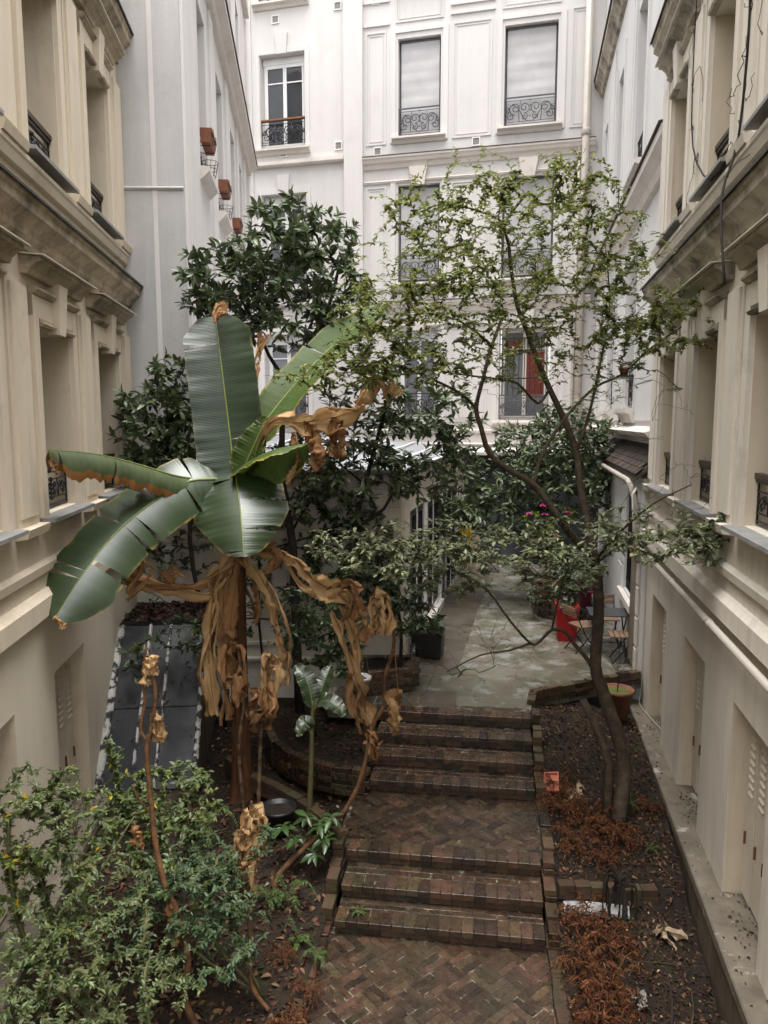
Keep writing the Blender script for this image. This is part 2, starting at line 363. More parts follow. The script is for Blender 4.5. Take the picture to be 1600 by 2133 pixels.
        cn = MB().prof(F, -1, s_end + 0.0, [(-0.02, z), (0.04, z), (0.05, z + 0.07), (0.09, z + 0.10), (0.10, z + 0.17), (0.16, z + 0.21), (0.215, z + 0.25), (0.215, z + 0.33), (0.24, z + 0.36), (0.24, z + 0.385), (-0.02, z + 0.42)]).build('cornice', trim, root)
        MB().prof(F, -1, s_end + 0.02, [(-0.0, z + 0.424), (0.262, z + 0.388), (0.262, z + 0.372), (0.27, z + 0.372), (0.27, z + 0.396), (-0.0, z + 0.434)]).build('flashing', 'lead_flashing', cn)
        MB().prof(F, -1, s_end, [(-0.02, z + 0.68), (0.05, z + 0.70), (0.075, z + 0.78), (0.09, z + 0.80), (0.09, z + 0.84), (-0.02, z + 0.86)]).build('sill_band', wallm, root)
    # unseen top: wall cut low to let in more light, coping added
    MB().box(F, -1, s_end, -0.5, 0.12, 11.95, 12.15).build('coping', trim, root)
    return root

hL = R_(-6.5)
FL = Frame((-2.5 * math.cos(hL), 2.5 * math.sin(hL)), -6.5)            # left near wall
hRr = R_(10.5)
FR = Frame((1.95 * math.cos(hRr), -1.95 * math.sin(hRr)), 10.5, flip=True)   # right near wall
LB = near_block(FL, 'apartment_building', 'ochre stucco apartment building filling the left edge, with moulded cornices and deep windows', [3.92, 6.04, 8.16, 10.28], 11.62,
                'stucco_ochre', 'stucco_ochre_low', 'stone_trim', [3.92, 6.04, 8.16], 'handrail_dark')
RB = near_block(FR, 'apartment_building', 'beige stucco apartment building filling the right edge, bare vines on its upper wall', [4.35, 6.50, 8.64, 10.80], 12.0,
                'stucco_beige', 'stucco_beige', 'stone_trim_grey', [4.35, 6.50, 8.62, 10.80], 'handrail_dark')

# ------------------------------------------------------------------ left return wall and white wing
g0 = FL.P(11.62, 0, 0)
wing_c = Vector((-2.89, 11.24, 0))
FW = Frame((wing_c.x, wing_c.y), -6.0)
FG = Frame((-6.0, 11.22), 0, facade=True)     # the grey return faces the camera; s = x + 6
WG = thing('building_wing', 'white wing behind the ochre building, grey blank return wall and terracotta window boxes', 'building', (-2.89, 11.24, 0))
MB().box(FG, 0, 3.115, -0.35, 0, -0.3, 15.6).build('return_wall', 'stucco_grey', WG)
MB().prof(FG, 1.9, 3.112, [(-0.01, 8.35), (0.012, 8.34), (0.03, 8.37), (-0.01, 8.40)]).build('drip_course', 'stucco_grey', WG)
wins = [(1.95, 2.95), (4.65, 5.75), (7.6, 8.6), (9.9, 10.8)]
ops = [(a, b, 9.3 + dz, 12.0 + dz) for a, b in wins for dz in (-4.2, 0.0, 4.1)]
mb = MB(); wall_grid(mb, FW, 0.02, 13.2, -0.3, 17.2, -0.45, 0, ops); mb.build('wall', 'stucco_white', WG)
for a, b in wins:
    for dz in (-4.2, 0.0, 4.1):
        wd = casement(FW, a, b, 9.31 + dz, 11.99 + dz, -0.3, WG)
        MB().prof(FW, a - 0.12, b + 0.12, [(-0.25, 9.12 + dz), (-0.25, 9.30 + dz), (0.16, 9.27 + dz), (0.16, 9.20 + dz), (0.08, 9.12 + dz), (0.0, 9.05 + dz)]).build('sill', 'stone_white', wd)
        rl = MB()
        for z in (9.75, 9.40): rl.box(FW, a, b, -0.12, -0.10, z + dz, z + 0.03 + dz)
        for q in range(8): rl.box(FW, a + (b - a) * (q + .5) / 8 - .006, a + (b - a) * (q + .5) / 8 + .006, -0.12, -0.10, 9.43 + dz, 9.75 + dz)
        rl.build('railing', 'iron', wd)
# pilaster strips and cornice of the wing
for s0, s1 in ((0.02, 0.62), (3.4, 3.95), (6.2, 6.9), (8.95, 9.45), (11.2, 11.8)):
    MB().box(FW, s0 + 0.002, s1, -0.02, 0.05, -0.3, 12.5).build('pilaster', 'stucco_white', WG)
for z in (12.6, 8.45):
    if z > 9:
        c_ = MB().prof(FW, 0.02, 13.2, [(-0.02, z), (0.10, z + 0.03), (0.14, z + 0.12), (0.24, z + 0.17), (0.30, z + 0.20), (0.30, z + 0.30), (-0.02, z + 0.34)]).build('cornice', 'stone_white', WG)
        MB().prof(FW, 0.02, 13.2, [(0.0, z + 0.345), (0.33, z + 0.305), (0.33, z + 0.33), (0.0, z + 0.36)]).build('flashing', 'lead_flashing', c_)
MB().box(FW, 0.0, 13.2, -0.5, 0.15, 17.2, 17.5).build('coping', 'stone_white', WG)  # wing top out of view, lowered to admit more light; coping added
# window boxes with wire pot holders
for i, (a, b, lab) in enumerate([(2.05, 2.72, 'nearest terracotta window box on the white wing, wire basket hanging under it'), (4.8, 5.45, 'second terracotta window box along the white wing, dark wire basket under it'), (7.75, 8.4, 'farthest terracotta window box on the white wing, beside the evergreen crown')]):
    bx = thing('window_box', lab, 'planter', FW.P((a + b) / 2, 0.22, 9.78), 'terracotta window boxes on the white wing')
    t = MB()
    pr = [(0.0, 9.73), (0.15, 9.73), (0.17, 9.90), (0.19, 9.90), (0.19, 9.96), (-0.04, 9.96), (-0.04, 9.9), (-0.02, 9.9)]
    t.prof(FW, a, b, pr); t.build('trough', 'terracotta', bx)
    MB().box(FW, a + 0.03, b - 0.03, -0.03, 0.18, 9.962, 9.972).build('soil', 'rust', bx)
    hk = MB()
    for s in (a + 0.15, b - 0.15):
        hk.tube([FW.P(s, -0.1, 9.76), FW.P(s, -0.06, 9.98), FW.P(s, 0.20, 9.98), FW.P(s, 0.20, 9.85)], 0.008, 5)
        hk.tube([FW.P(s, -0.1, 9.76), FW.P(s, -0.06, 9.72), FW.P(s, 0.17, 9.72), FW.P(s, 0.20, 9.85)], 0.008, 5)
    hk.build('bracket', 'iron', bx)
    bs = MB(); cc = FW.P(a + 0.45, 0.09, 9.30)
    for zz, r in ((0.0, 0.10), (0.12, 0.125), (0.24, 0.15)):
        bs.tube([cc + Vector((r * math.cos(q * .5236), r * math.sin(q * .5236), zz)) for q in range(13)], 0.006, 4)
    for q in range(10):
        u = q * .6283; bs.tube([cc + Vector((.10 * math.cos(u), .10 * math.sin(u), 0)), cc + Vector((.15 * math.cos(u), .15 * math.sin(u), .24))], 0.005, 4)
    bs.build('wire_basket', 'iron', bx)

# ------------------------------------------------------------------ back facade
FB = Frame((3.0, 24.5), 14.0, facade=True)
BK = thing('apartment_building', 'tall white apartment building closing the back of the court, blinds and scroll railings', 'building', FB.P(0, 0, 1.0))
lw_, cw_, rw_ = (-7.34, -5.77), (-2.63, -1.26), (0.72, 2.31)
rows = [(5.06, 7.97), (9.52, 12.56), (14.06, 16.98), (18.6, 19.6)]
ops = [(a, b, z0, z1) for (a, b) in (lw_, cw_, rw_) for z0, z1 in rows]
mb = MB(); wall_grid(mb, FB, -8.4, 3.8, 0.5, 20.2, -0.5, 0, ops); mb.build('wall', 'stucco_white', BK)
MB().box(FB, -8.4, 3.8, -0.5, 0.25, 20.2, 20.5).build('coping', 'stone_white', BK)  # facade ends low above the view for more light; coping added
MB().box(FB, -4.40, -3.77, -0.02, 0.16, 0.5, 20.2).build('pilaster', 'stucco_white', BK)
MB().box(FB, -8.38, -7.62, -0.02, 0.05, 0.5, 20.2).build('pilaster', 'stucco_white', BK)
# cornices
for z in (13.44, 8.88):
    c_ = MB().prof(FB, -3.765, 3.5, [(-0.02, z - 0.36), (0.06, z - 0.34), (0.09, z - 0.22), (0.17, z - 0.18), (0.20, z - 0.10), (0.24, z - 0.06), (0.24, z), (-0.02, z + 0.05)]).build('cornice', 'stone_white', BK)
    MB().prof(FB, -3.765, 3.5, [(0.0, z + 0.055), (0.26, z + 0.004), (0.26, z + 0.02), (0.0, z + 0.07)]).build('flashing', 'lead_flashing', c_)
    MB().prof(FB, -7.95, -4.41, [(-0.02, z - 0.02), (0.12, z), (0.16, z + 0.05), (0.16, z + 0.16), (-0.02, z + 0.19)]).build('string_course', 'stone_white', BK)
    # frieze: keystones and mouldings between cornice and window heads
    MB().prof(FB, -3.76, 3.4, [(-0.02, z - 0.80), (0.05, z - 0.79), (0.075, z - 0.74), (0.03, z - 0.70), (-0.02, z - 0.70)]).build('frieze_moulding', 'stone_white', BK)
    for a, b in (cw_, rw_):
        c = (a + b) / 2; zb = z - 0.88
        MB().add([FB.P(c - 0.20, -0.02, zb - 0.04), FB.P(c + 0.20, -0.02, zb - 0.04), FB.P(c + 0.20, 0.13, zb - 0.04), FB.P(c - 0.20, 0.13, zb - 0.04),
                  FB.P(c - 0.30, -0.02, z - 0.37), FB.P(c + 0.30, -0.02, z - 0.37), FB.P(c + 0.30, 0.16, z - 0.37), FB.P(c - 0.30, 0.16, z - 0.37)],
                 [(0, 3, 2, 1), (4, 5, 6, 7), (0, 1, 5, 4), (1, 2, 6, 5), (2, 3, 7, 6), (3, 0, 4, 7)]).build('keystone', 'stone_white', BK)
MB().prof(FB, -8.4, 3.5, [(-0.02, 4.1), (0.12, 4.13), (0.16, 4.27), (-0.02, 4.32)]).build('band', 'stone_white', BK)
MB().prof(FB, -8.4, 3.5, [(-0.02, 4.62), (0.05, 4.63), (0.07, 4.72), (-0.02, 4.75)]).build('band', 'stone_white', BK)
# raised panel frames on the piers
def panel(s0, s1, z0, z1):
    m_ = MB(); ring(m_, FB, s0, s1, z0, z1, 0.045, -0.01, 0.028); ring(m_, FB, s0 + 0.10, s1 - 0.10, z0 + 0.10, z1 - 0.10, 0.022, -0.01, 0.016); m_.build('panel_frame', 'stucco_white', BK)
for z0, z1 in ((5.0, 8.1), (9.25, 12.55), (13.85, 17.25)):
    panel(-3.68, -3.02, z0, z1); panel(-0.88, 0.34, z0, z1); panel(2.70, 3.28, z0, z1)
for z0, z1 in ((17.45, 18.3),):
    for a, b in (cw_, rw_): panel(a - 0.08, b + 0.08, z0, z1)
for z in (17.42, 18.1): MB().box(FB, -3.76, -2.9, -0.02, 0.05, z, z + 0.09).build('moulding', 'stucco_white', BK)
for z in (17.75, 17.48): MB().box(FB, -0.95, 0.42, -0.02, 0.05, z, z + 0.07).build('moulding', 'stucco_white', BK)
for a, b in (cw_, rw_):
    for z0, z1 in rows:
        m_ = MB()
        for s0, s1 in ((a - 0.24, a - 0.07), (b + 0.07, b + 0.24)): m_.box(FB, s0, s1, -0.02, 0.045, z0 - 0.2, z1 + 0.16)
        m_.box(FB, a - 0.24, b + 0.24, -0.02, 0.04, z1 + 0.165, z1 + 0.26)
        m_.build('surround', 'stucco_white', BK)
# windows
for ci, (a, b) in enumerate((lw_, cw_, rw_)):
    for ri, (z0, z1) in enumerate(rows):
        blind = ci > 0 and ri in (1, 2)
        pane = 'pane_dark' if not (ci < 2 and ri == 0) else 'pane_grey'
        if blind:
            fr = MB(); ring(fr, FB, a, b, z0 + 0.01, z1, 0.06, -0.30, -0.22); wd = fr.build('window', 'iron_grey', BK)
            bm_ = MB(); k = 26
            zt, zb = z1 - 0.08, (z0 + 0.10)
            vs = []
            for i in range(k + 1):
                z = zt + (zb - zt) * i / k
                for j in range(7):
                    s = a + 0.07 + (b - a - 0.14) * j / 6
                    vs.append(FB.P(s, -0.17 + 0.008 * math.sin(i * 1.9 + ci) + 0.01 * math.sin(i * 0.7 + j * 0.5), z))
            bm_.add(vs, [(i * 7 + j, i * 7 + j + 1, (i + 1) * 7 + j + 1, (i + 1) * 7 + j) for i in range(k) for j in range(6)], True)
            bm_.build('blind', 'blind_fabric', wd, recalc=False)
            MB().box(FB, a + 0.06, b - 0.06, -0.20, -0.14, z1 - 0.09, z1 - 0.03).build('blind_box', 'iron_grey', wd)
            MB().box(FB, a + 0.05, b - 0.05, -0.29, -0.26, z0 + 0.05, z1 - 0.05).build('pane', 'pane_grey', wd)
            scroll_railing(FB, a + 0.01, b - 0.01, z0 + 0.03, z0 + 0.86, -0.06, wd, 'iron_grey', None, 0.014)
        elif ri == 0 and ci == 2:
            wd = casement(FB, a + 0.05, b - 0.05, z0 + 0.02, z1 - 0.02, -0.25, BK, 'stone_white', 'pane_grey')
            cu = MB(); k = 24
            for (c0, c1, zz0, zz1) in (((a + b) / 2 + 0.04, b - 0.12, z0 + 0.75, z1 - 0.75), (a + 0.12, (a + b) / 2 - 0.04, z1 - 0.68, z1 - 0.4)):
                vs = [FB.P(c0 + (c1 - c0) * i / k, -0.235 + 0.010 * math.sin(i * 1.1), z) for i in range(k + 1) for z in (zz0, zz1)]
                cu.add(vs, [(2 * i, 2 * i + 2, 2 * i + 3, 2 * i + 1) for i in range(k)], True)
            cu.build('curtain', 'curtain_red', wd, recalc=False)
            gr = MB()
            for i in range(9):
                s = a + 0.1 + (b - a - 0.2) * i / 8; gr.box(FB, s - 0.012, s + 0.012, -0.11, -0.09, z0 + 0.8, z1 - 0.3)
            for z in (z0 + 1.3, z1 - 0.35): gr.box(FB, a + 0.05, b - 0.05, -0.12, -0.08, z, z + 0.04)
            gr.build('bar_grille', 'iron', wd)
            scroll_railing(FB, a + 0.01, b - 0.01, z0 + 0.03, z0 + 0.80, -0.06, wd, 'iron_grey', None, 0.014)
        else:
            wd = casement(FB, a + 0.07, b - 0.05, z0 + 0.05, z1 - 0.22, -0.25, BK, 'paint_white', pane)
            MB().box(FB, a + 0.03, b - 0.03, -0.30, -0.22, z1 - 0.215, z1 - 0.01).build('shutter_box', 'paint_white', wd)
            scroll_railing(FB, a + 0.01, b - 0.01, z0 + 0.10, z0 + 0.88, -0.04, wd, 'iron', 'handrail_wood' if ci == 0 else None, 0.016)
        zs = z0 - 0.02
        MB().prof(FB, a - 0.18, b + 0.18, [(-0.25, zs - 0.14), (-0.25, zs), (0.20, zs - 0.03), (0.20, zs - 0.09), (0.10, zs - 0.14), (0.05, zs - 0.22), (-0.02, zs - 0.22)]).build('sill', 'stone_white', wd)
        if ci == 0:
            m_ = MB(); c = (a + b) / 2
            m_.prof(FB, a - 0.16, a - 0.02, [(-0.02, z0 - 0.2), (0.025, z0 - 0.2), (0.025, z1 + 0.2), (-0.02, z1 + 0.2)])
            m_.prof(FB, b + 0.02, b + 0.16, [(-0.02, z0 - 0.2), (0.025, z0 - 0.2), (0.025, z1 + 0.2), (-0.02, z1 + 0.2)])
            m_.prof(FB, a - 0.02, b + 0.02, [(-0.02, z1 + 0.02), (0.025, z1 + 0.02), (0.025, z1 + 0.2), (-0.02, z1 + 0.2)])
            m_.build('surround', 'stucco_white', BK)
            MB().add([FB.P(c - 0.17, -0.02, z1 - 0.01), FB.P(c + 0.17, -0.02, z1 - 0.01), FB.P(c + 0.17, 0.06, z1 - 0.01), FB.P(c - 0.17, 0.06, z1 - 0.01),
                      FB.P(c - 0.22, -0.02, z1 + 0.62), FB.P(c + 0.22, -0.02, z1 + 0.62), FB.P(c + 0.22, 0.08, z1 + 0.62), FB.P(c - 0.22, 0.08, z1 + 0.62)],
                     [(0, 3, 2, 1), (4, 5, 6, 7), (0, 1, 5, 4), (1, 2, 6, 5), (2, 3, 7, 6), (3, 0, 4, 7)]).build('keystone', 'stucco_white', BK)
# ventilation tiles
for s, z in ((-6.55, 13.88), (-4.62, 13.95), (-6.75, 18.05), (-4.62, 18.2), (-3.3, 13.66), (-3.35, 18.2), (-0.12, 13.70)):
    v_ = MB(); ring(v_, FB, s - 0.13, s + 0.13, z - 0.13, z + 0.13, 0.03, -0.005, 0.03); o = v_.build('vent', 'paint_white', BK)
    g_ = MB()
    for i in range(4):
        g_.box(FB, s - 0.10, s + 0.10, -0.004, 0.012 , z - 0.095 + i * 0.05, z - 0.065 + i * 0.05)
    g_.build('vent_grille', 'vent_tile', o)
# downpipes
def downpipe(s, n, r, z0, z1, collars, F=FB, parent=BK):
    m_ = MB(); m_.tube([F.P(s, n, z0), F.P(s, n, z1)], r, 14)
    o = m_.build('downpipe', 'pvc_pipe', parent)
    for z in collars:
        MB().tube([F.P(s, n, z), F.P(s, n, z + 0.05), F.P(s, n, z + 0.15), F.P(s, n, z + 0.2)], [r + 0.012, r + 0.028, r + 0.028, r + 0.012], 14).build('collar', 'pvc_pipe', o)
downpipe(-7.86, 0.16, 0.075, 0.6, 20, (13.2, 15.4, 18.0, 9.0))
downpipe(3.20, 0.24, 0.11, 0.6, 20, (13.5, 17.9, 9.2))
downpipe(3.02, 0.12, 0.05, 0.6, 13.3, (12.9,))

# ------------------------------------------------------------------ right far wing
FRW = Frame((2.15 * math.cos(hRr), -2.15 * math.sin(hRr)), 10.5, flip=True)
RWG = thing('building_wing', 'white wing behind the beige building on the right, panelled piers and bracket sills', 'building', FRW.P(12.0, 0, 0))
wn = [(15.45, 16.95), (18.9, 20.2), (22.2, 23.4), (25.2, 26.2)]
rws = [(5.3, 8.37), (9.95, 13.3), (15.6, 18.4)]
mb = MB(); wall_grid(mb, FRW, 11.9, 27.2, -0.3, 18.6, -0.5, 0, [(a, b, z0, z1) for a, b in wn for z0, z1 in rws]); mb.build('wall', 'stucco_paleblue', RWG)
for a, b in wn:
    for ri, (z0, z1) in enumerate(rws):
        wd = casement(FRW, a, b, z0 + 0.01, z1 - 0.01, -0.32, RWG)
        MB().prof(FRW, a - 0.2, b + 0.2, [(-0.25, z0 - 0.2), (-0.25, z0), (0.20, z0 - 0.02), (0.20, z0 - 0.10), (0.12, z0 - 0.14), (0.06, z0 - 0.3), (-0.02, z0 - 0.3)]).build('sill', 'stone_white', wd)
        m_ = MB()
        for s0, s1 in ((a - 0.22, a - 0.04), (b + 0.04, b + 0.22)): m_.box(FRW, s0, s1, -0.02, 0.05, z0 - 0.1, z1 + 0.3)
        m_.build('surround', 'stucco_paleblue', wd)
        scroll_railing(FRW, a + 0.01, b - 0.01, z0 + 0.05, z0 + 0.8, -0.08, wd, 'iron', None, 0.014)
MB().box(FRW, 12.05, 12.9, -0.02, 0.06, 9.6, 14.5).build('pilaster', 'stucco_paleblue', RWG)
for s0, s1 in ((13.3, 14.9), (17.4, 18.5), (20.8, 21.8)):
    MB().box(FRW, s0, s1, -0.02, 0.045, 9.7, 14.3).build('pilaster', 'stucco_paleblue', RWG)
for z in (14.6, 8.9):
    c_ = MB().prof(FRW, 12.03, 27.2, [(-0.02, z), (0.08, z + 0.03), (0.12, z + 0.16), (0.2, z + 0.26), (0.26, z + 0.32), (0.26, z + 0.46), (-0.02, z + 0.52)]).build('cornice', 'stone_trim_grey' if z > 12 else 'stone_white', RWG)
    MB().prof(FRW, 12.03, 27.2, [(0.0, z + 0.526), (0.30, z + 0.47), (0.30, z + 0.50), (0.0, z + 0.55)]).build('flashing', 'lead_flashing', c_)
for z in (5.7, 6.4, 7.1, 7.8, 8.5):          # rusticated joints of the lower storey, as raised courses
    for s0, s1 in ((12.03, 15.2), (17.2, 18.6), (20.5, 21.9)):
        MB().box(FRW, s0, s1, -0.02, 0.035, z - 0.66, z).build('rusticated_course', 'stucco_paleblue', RWG)
MB().prof(FRW, 12.03, 27.2, [(-0.02, 4.75), (0.25, 4.78), (0.32, 4.86), (-0.02, 4.95)]).build('ledge', 'stone_white', RWG)
MB().box(FRW, 11.9, 27.2, -0.5, 0.2, 18.6, 18.9).build('coping', 'stone_white', RWG)  # unseen top of this wing, kept low for more light; coping added

# ------------------------------------------------------------------ low annex on the left of the passage, its front behind the banana
FA = Frame((-2.1 * math.cos(R_(12)), 2.1 * math.sin(R_(12))), 12.0)     # its side wall along the passage, n to the right
AN = thing('garden_annex', 'one-storey cream annex with dark glazed doors along the paved passage', 'building', FA.P(11.0, 0, 0.4))
dops = [(11.95, 13.45, 1.0, 3.56), (13.75, 15.6, 1.25, 3.50), (15.95, 18.6, 1.0, 3.46)]
mb = MB(); wall_grid(mb, FA, 11.1, 21.0, 0.2, 4.25, -0.3, 0, dops); mb.build('side_wall', 'stucco_beige', AN)
FF = Frame((-6.0, 11.20), 0, facade=True)
xr = FA.P(11.1, 0, 0).x + 6.0
MB().box(FF, 2.15, xr, -0.3, 0, -0.2, 4.25).build('front_wall', 'stucco_beige', AN)
for z, n_ in ((3.97, 0.03), (3.69, 0.03), (3.35, 0.05), (3.20, 0.05), (4.2, 0.07), (1.35, 0.05)):
    MB().prof(FF, 2.15, xr + 0.0, [(-0.02, z), (n_, z + 0.005), (n_, z + 0.04), (-0.02, z + 0.07)]).build('moulding', 'stucco_beige', AN)
panelm = MB()
for s in (2.4, 3.6, 4.8): ring(panelm, FF, s, s + 1.0, 1.6, 3.1, 0.05, -0.01, 0.025)
panelm.build('wall_panel', 'stucco_beige', AN)
for (a, b, z0, z1) in dops:
    k = 2 if b - a < 2 else 3
    wd = casement(FA, a + 0.01, b - 0.01, z0 + 0.01, z1 - 0.01, -0.05, AN, 'door_dark', 'pane_dark', transom=0.35, leaves=k, name='glazed_door')
    for i in range(1, k): MB().box(FA, a + (b - a) * i / k - 0.04, a + (b - a) * i / k + 0.03, -0.04, -0.005, z0 + .02, z1 - .02).build('mullion', 'paint_white', wd)
for s in (13.6, 15.78, 18.75): MB().box(FA, s - 0.08, s + 0.08, -0.02, 0.03, 0.2, 3.6).build('door_post', 'paint_white', AN)
MB().box(FA, 13.7, 15.7, -0.02, 0.10, 1.0, 1.22).build('plinth', 'stone_white', AN)
# roof: pale sloping glazing bars up to the back wall
p00, p01 = FF.P(2.15, 0.12, 4.30), FF.P(xr + .1, 0.12, 4.30)
p10, p11 = FA.P(21.0, -6.2, 4.72), FA.P(21.0, 0.12, 4.30)
rf = MB(); q = Vector((-4.9, 21.6, 4.95))
rf.add([p00, p01, p11, p10, q, p00 - Vector((0, 0, .06)), p01 - Vector((0, 0, .06)), p11 - Vector((0, 0, .06)), p10 - Vector((0, 0, .06))],
       [(0, 1, 2, 3), (0, 3, 4), (5, 8, 7, 6), (0, 5, 6, 1), (1, 6, 7, 2), (2, 7, 8, 3), (3, 8, 5, 0)])
rfo = rf.build('roof', 'glass_roof', AN)
for i in range(9):
    u = i / 8; a_ = p00.lerp(p01, u); b_ = p10.lerp(p11, u)
    MB().tube([a_ + Vector((0, 0, .02)), b_ + Vector((0, 0, .02))], 0.025, 5).build('glazing_bar', 'paint_white', rfo)
MB().tube([p00 + Vector((0, -.02, -.02)), p01 + Vector((0.03, -.02, -.02))], 0.04, 8).build('gutter', 'pvc_pipe', rfo)

# ------------------------------------------------------------------ dark ground-floor front across the end of the passage
FE = Frame((2.0, 20.6), 8.0, facade=True)
EN = thing('glazed_shopfront', 'dark glazed ground-floor front at the far end of the passage', 'shopfront', FE.P(1.2, 0, 1.08))
mb = MB(); wall_grid(mb, FE, -0.2, 4.2, 1.0, 4.1, -0.4, 0, [(0.3, 2.1, 1.05, 3.9), (2.25, 3.9, 1.05, 3.9)]); mb.build('wall', 'door_dark', EN)
MB().box(FE, -0.3, 4.2, -3.4, 0.15, 4.1, 4.18).build('roof_slab', 'stone_white', EN)
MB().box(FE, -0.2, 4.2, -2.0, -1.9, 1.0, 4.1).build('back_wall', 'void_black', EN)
for a, b in ((0.3, 2.1), (2.25, 3.9)):
    casement(FE, a + .01, b - .01, 1.06, 3.89, -0.12, EN, 'door_dark', 'pane_dark', transom=0.3, name='glazed_door')

# ------------------------------------------------------------------ low slate-roofed lean-to on the right
FX = Frame((1.86 * math.cos(hRr), -1.86 * math.sin(hRr)), 10.5, flip=True)
LT = thing('lean_to', 'low white lean-to with slate roof and barred window behind the bistro chairs', 'building', FX.P(14, 0, 1.0))
mb = MB(); wall_grid(mb, FX, 12.02, 18.6, 0.6, 4.15, -0.28, 0, [(12.6, 13.78, 2.04, 3.9), (16.7, 17.4, 1.1, 3.8)]); mb.build('wall', 'stucco_paleblue', LT)
for z in (0.95, 1.42, 1.92, 2.42, 2.92):
    MB().box(FX, 12.02, 12.5, -0.02, 0.03, z - 0.44, z).build('quoin', 'stone_white', LT)
    MB().box(FX, 13.95, 14.5, -0.02, 0.03, z - 0.44, z).build('quoin', 'stucco_paleblue', LT)
wd = casement(FX, 12.61, 13.77, 2.05, 3.89, -0.20, LT, 'door_dark', 'pane_dark')
gr = MB()
for i in range(10): s = 12.66 + 1.06 * i / 9; gr.tube([FX.P(s, -0.04, 2.06), FX.P(s, -0.04, 3.88)], 0.011, 6)
for z in (2.2, 3.7): gr.box(FX, 12.6, 13.78, -0.05, -0.03, z, z + 0.03)
gr.build('bar_grille', 'iron', wd)
MB().prof(FX, 12.5, 14.1, [(-0.2, 1.86), (-0.2, 2.03), (0.08, 2.0), (0.08, 1.88)]).build('sill', 'stone_white', wd)
casement(FX, 16.71, 17.39, 1.12, 3.79, -0.15, LT, 'door_dark', 'pane_dark', name='glazed_door')
rf = MB().prof(FX, 11.9, 18.7, [(0.12, 4.14), (0.12, 4.19), (-0.29, 4.62), (-0.29, 4.50)]).build('roof', 'slate', LT)
sl = None
for r_i in range(5):
    for i in range(22):
        s = 11.95 + i * 0.305 + (0.15 if r_i % 2 else 0) + random.uniform(-.01, .01); u0 = r_i / 5; u1 = min(1, u0 + 0.27)
        n0, z0_, n1, z1_ = 0.14 - 0.43 * u0, 4.205 + 0.43 * u0, 0.14 - 0.43 * u1, 4.20 + 0.43 * u1
        if s > 18.5: continue
        MB().prof(FX, s, s + 0.29, [(n0, z0_ + 0.012), (n0, z0_ + 0.024 + random.uniform(0, .01)), (n1, z1_ + 0.012), (n1, z1_ + 0.002)]).build('slate', 'slate', rf)
gt = MB(); gt.tube([FX.P(18.6, 0.2, 4.12), FX.P(12.35, 0.2, 4.10), FX.P(12.25, 0.16, 4.02), FX.P(12.25, 0.06, 3.7), FX.P(12.25, 0.06, 1.2)], 0.045, 10)
gt.build('gutter_pipe', 'pvc_pipe', LT)
MB().tube([FX.P(12.05, 0.10, 4.0), FX.P(12.0, 0.16, 3.9), FX.P(11.95, 0.13, 3.4), FX.P(11.95, 0.12, 3.0)], 0.02, 8).build('waste_pipe', 'pvc_pipe', LT)
# ------------------------------------------------------------------ ground, paving, stairs, beds
from mathutils import noise as mn
mat('concrete_wet', (0.085, 0.078, 0.052), rough=0.24, scale=0.9, col2=(0.155, 0.142, 0.112), mix=(0.38, 0.62), bump=0.12, bscale=25, blotch=((0.27, 0.265, 0.25), 2.6, 0.53, 0.60, 0.65), spec=0.5, roughvar=0.22)
mat('slab_dark', (0.075, 0.062, 0.046), rough=0.5, var=0.3, scale=2, bump=0.2, bscale=25, spec=0.5, roughvar=0.2)
mat('brick', (0.068, 0.037, 0.020), rough=0.29, var=0.5, scale=9, bump=0.3, bscale=30, objrand=0.55, hue=0.018, blotch=((0.034, 0.028, 0.017), 2.4, 0.42, 0.62, 0.8), spec=0.6, roughvar=0.16)
mat('brick_moss', (0.080, 0.045, 0.026), rough=0.7, var=0.4, scale=8, bump=0.5, bscale=30, objrand=0.35, hue=0.015, blotch=((0.040, 0.040, 0.016), 3.0, 0.45, 0.62, 0.8), spec=0.35)
mat('mortar', (0.045, 0.036, 0.026), rough=0.9, scale=9, bump=0.5, col2=(0.30, 0.265, 0.21), mix=(0.53, 0.66))
mat('soil', (0.013, 0.009, 0.006), rough=0.95, scale=3, bump=1.0, bscale=22, col2=(0.030, 0.021, 0.013), mix=(0.35, 0.7), blotch=((0.035, 0.04, 0.014), 1.6, 0.55, 0.7, 0.6))
mat('ledge_stone', (0.17, 0.145, 0.11), rough=0.7, var=0.4, scale=3.5, bump=0.3, bscale=25, blotch=((0.50, 0.46, 0.40), 4.5, 0.60, 0.70, 0.8))
mat('dirty_wall', (0.13, 0.10, 0.07), rough=0.85, var=0.4, scale=2, bump=0.3, bscale=20, streak=True)
mat('marble', (0.42, 0.41, 0.40), rough=0.5, var=0.15, scale=6, bump=0.15)
mat('ground_earth', (0.05, 0.04, 0.03), rough=0.95, var=0.3)

FS = Frame((0, 0), 7.7)      # stair axes: P(v forward, u right, z)
U0, U1 = -1.40, 0.65
g = MB(); g.add([(-40, -40, -0.62), (40, -40, -0.62), (40, 60, -0.62), (-40, 60, -0.62)], [(0, 1, 2, 3)]); g.build('ground', 'ground_earth', kind='structure')

def xy(v): return (v.x, v.y)
pav = MB()
poly = [xy(FS.P(9.96, U0 - 0.75, 0)), xy(FS.P(9.96, U1 + 0.02, 0)), (2.20, 10.42), (3.10, 10.90), (4.05, 11.33), xy(FX.P(12.0, -0.1, 0)), xy(FX.P(20.5, -0.1, 0)), (4.6, 20.4), (1.9, 20.6), xy(FA.P(20.0, -0.1, 0)), xy(FA.P(11.2, -0.1, 0)), (-1.1, 11.28)]
pav.prism(poly, 0.85, 1.08); pav.build('courtyard_paving', 'concrete_wet', kind='structure')
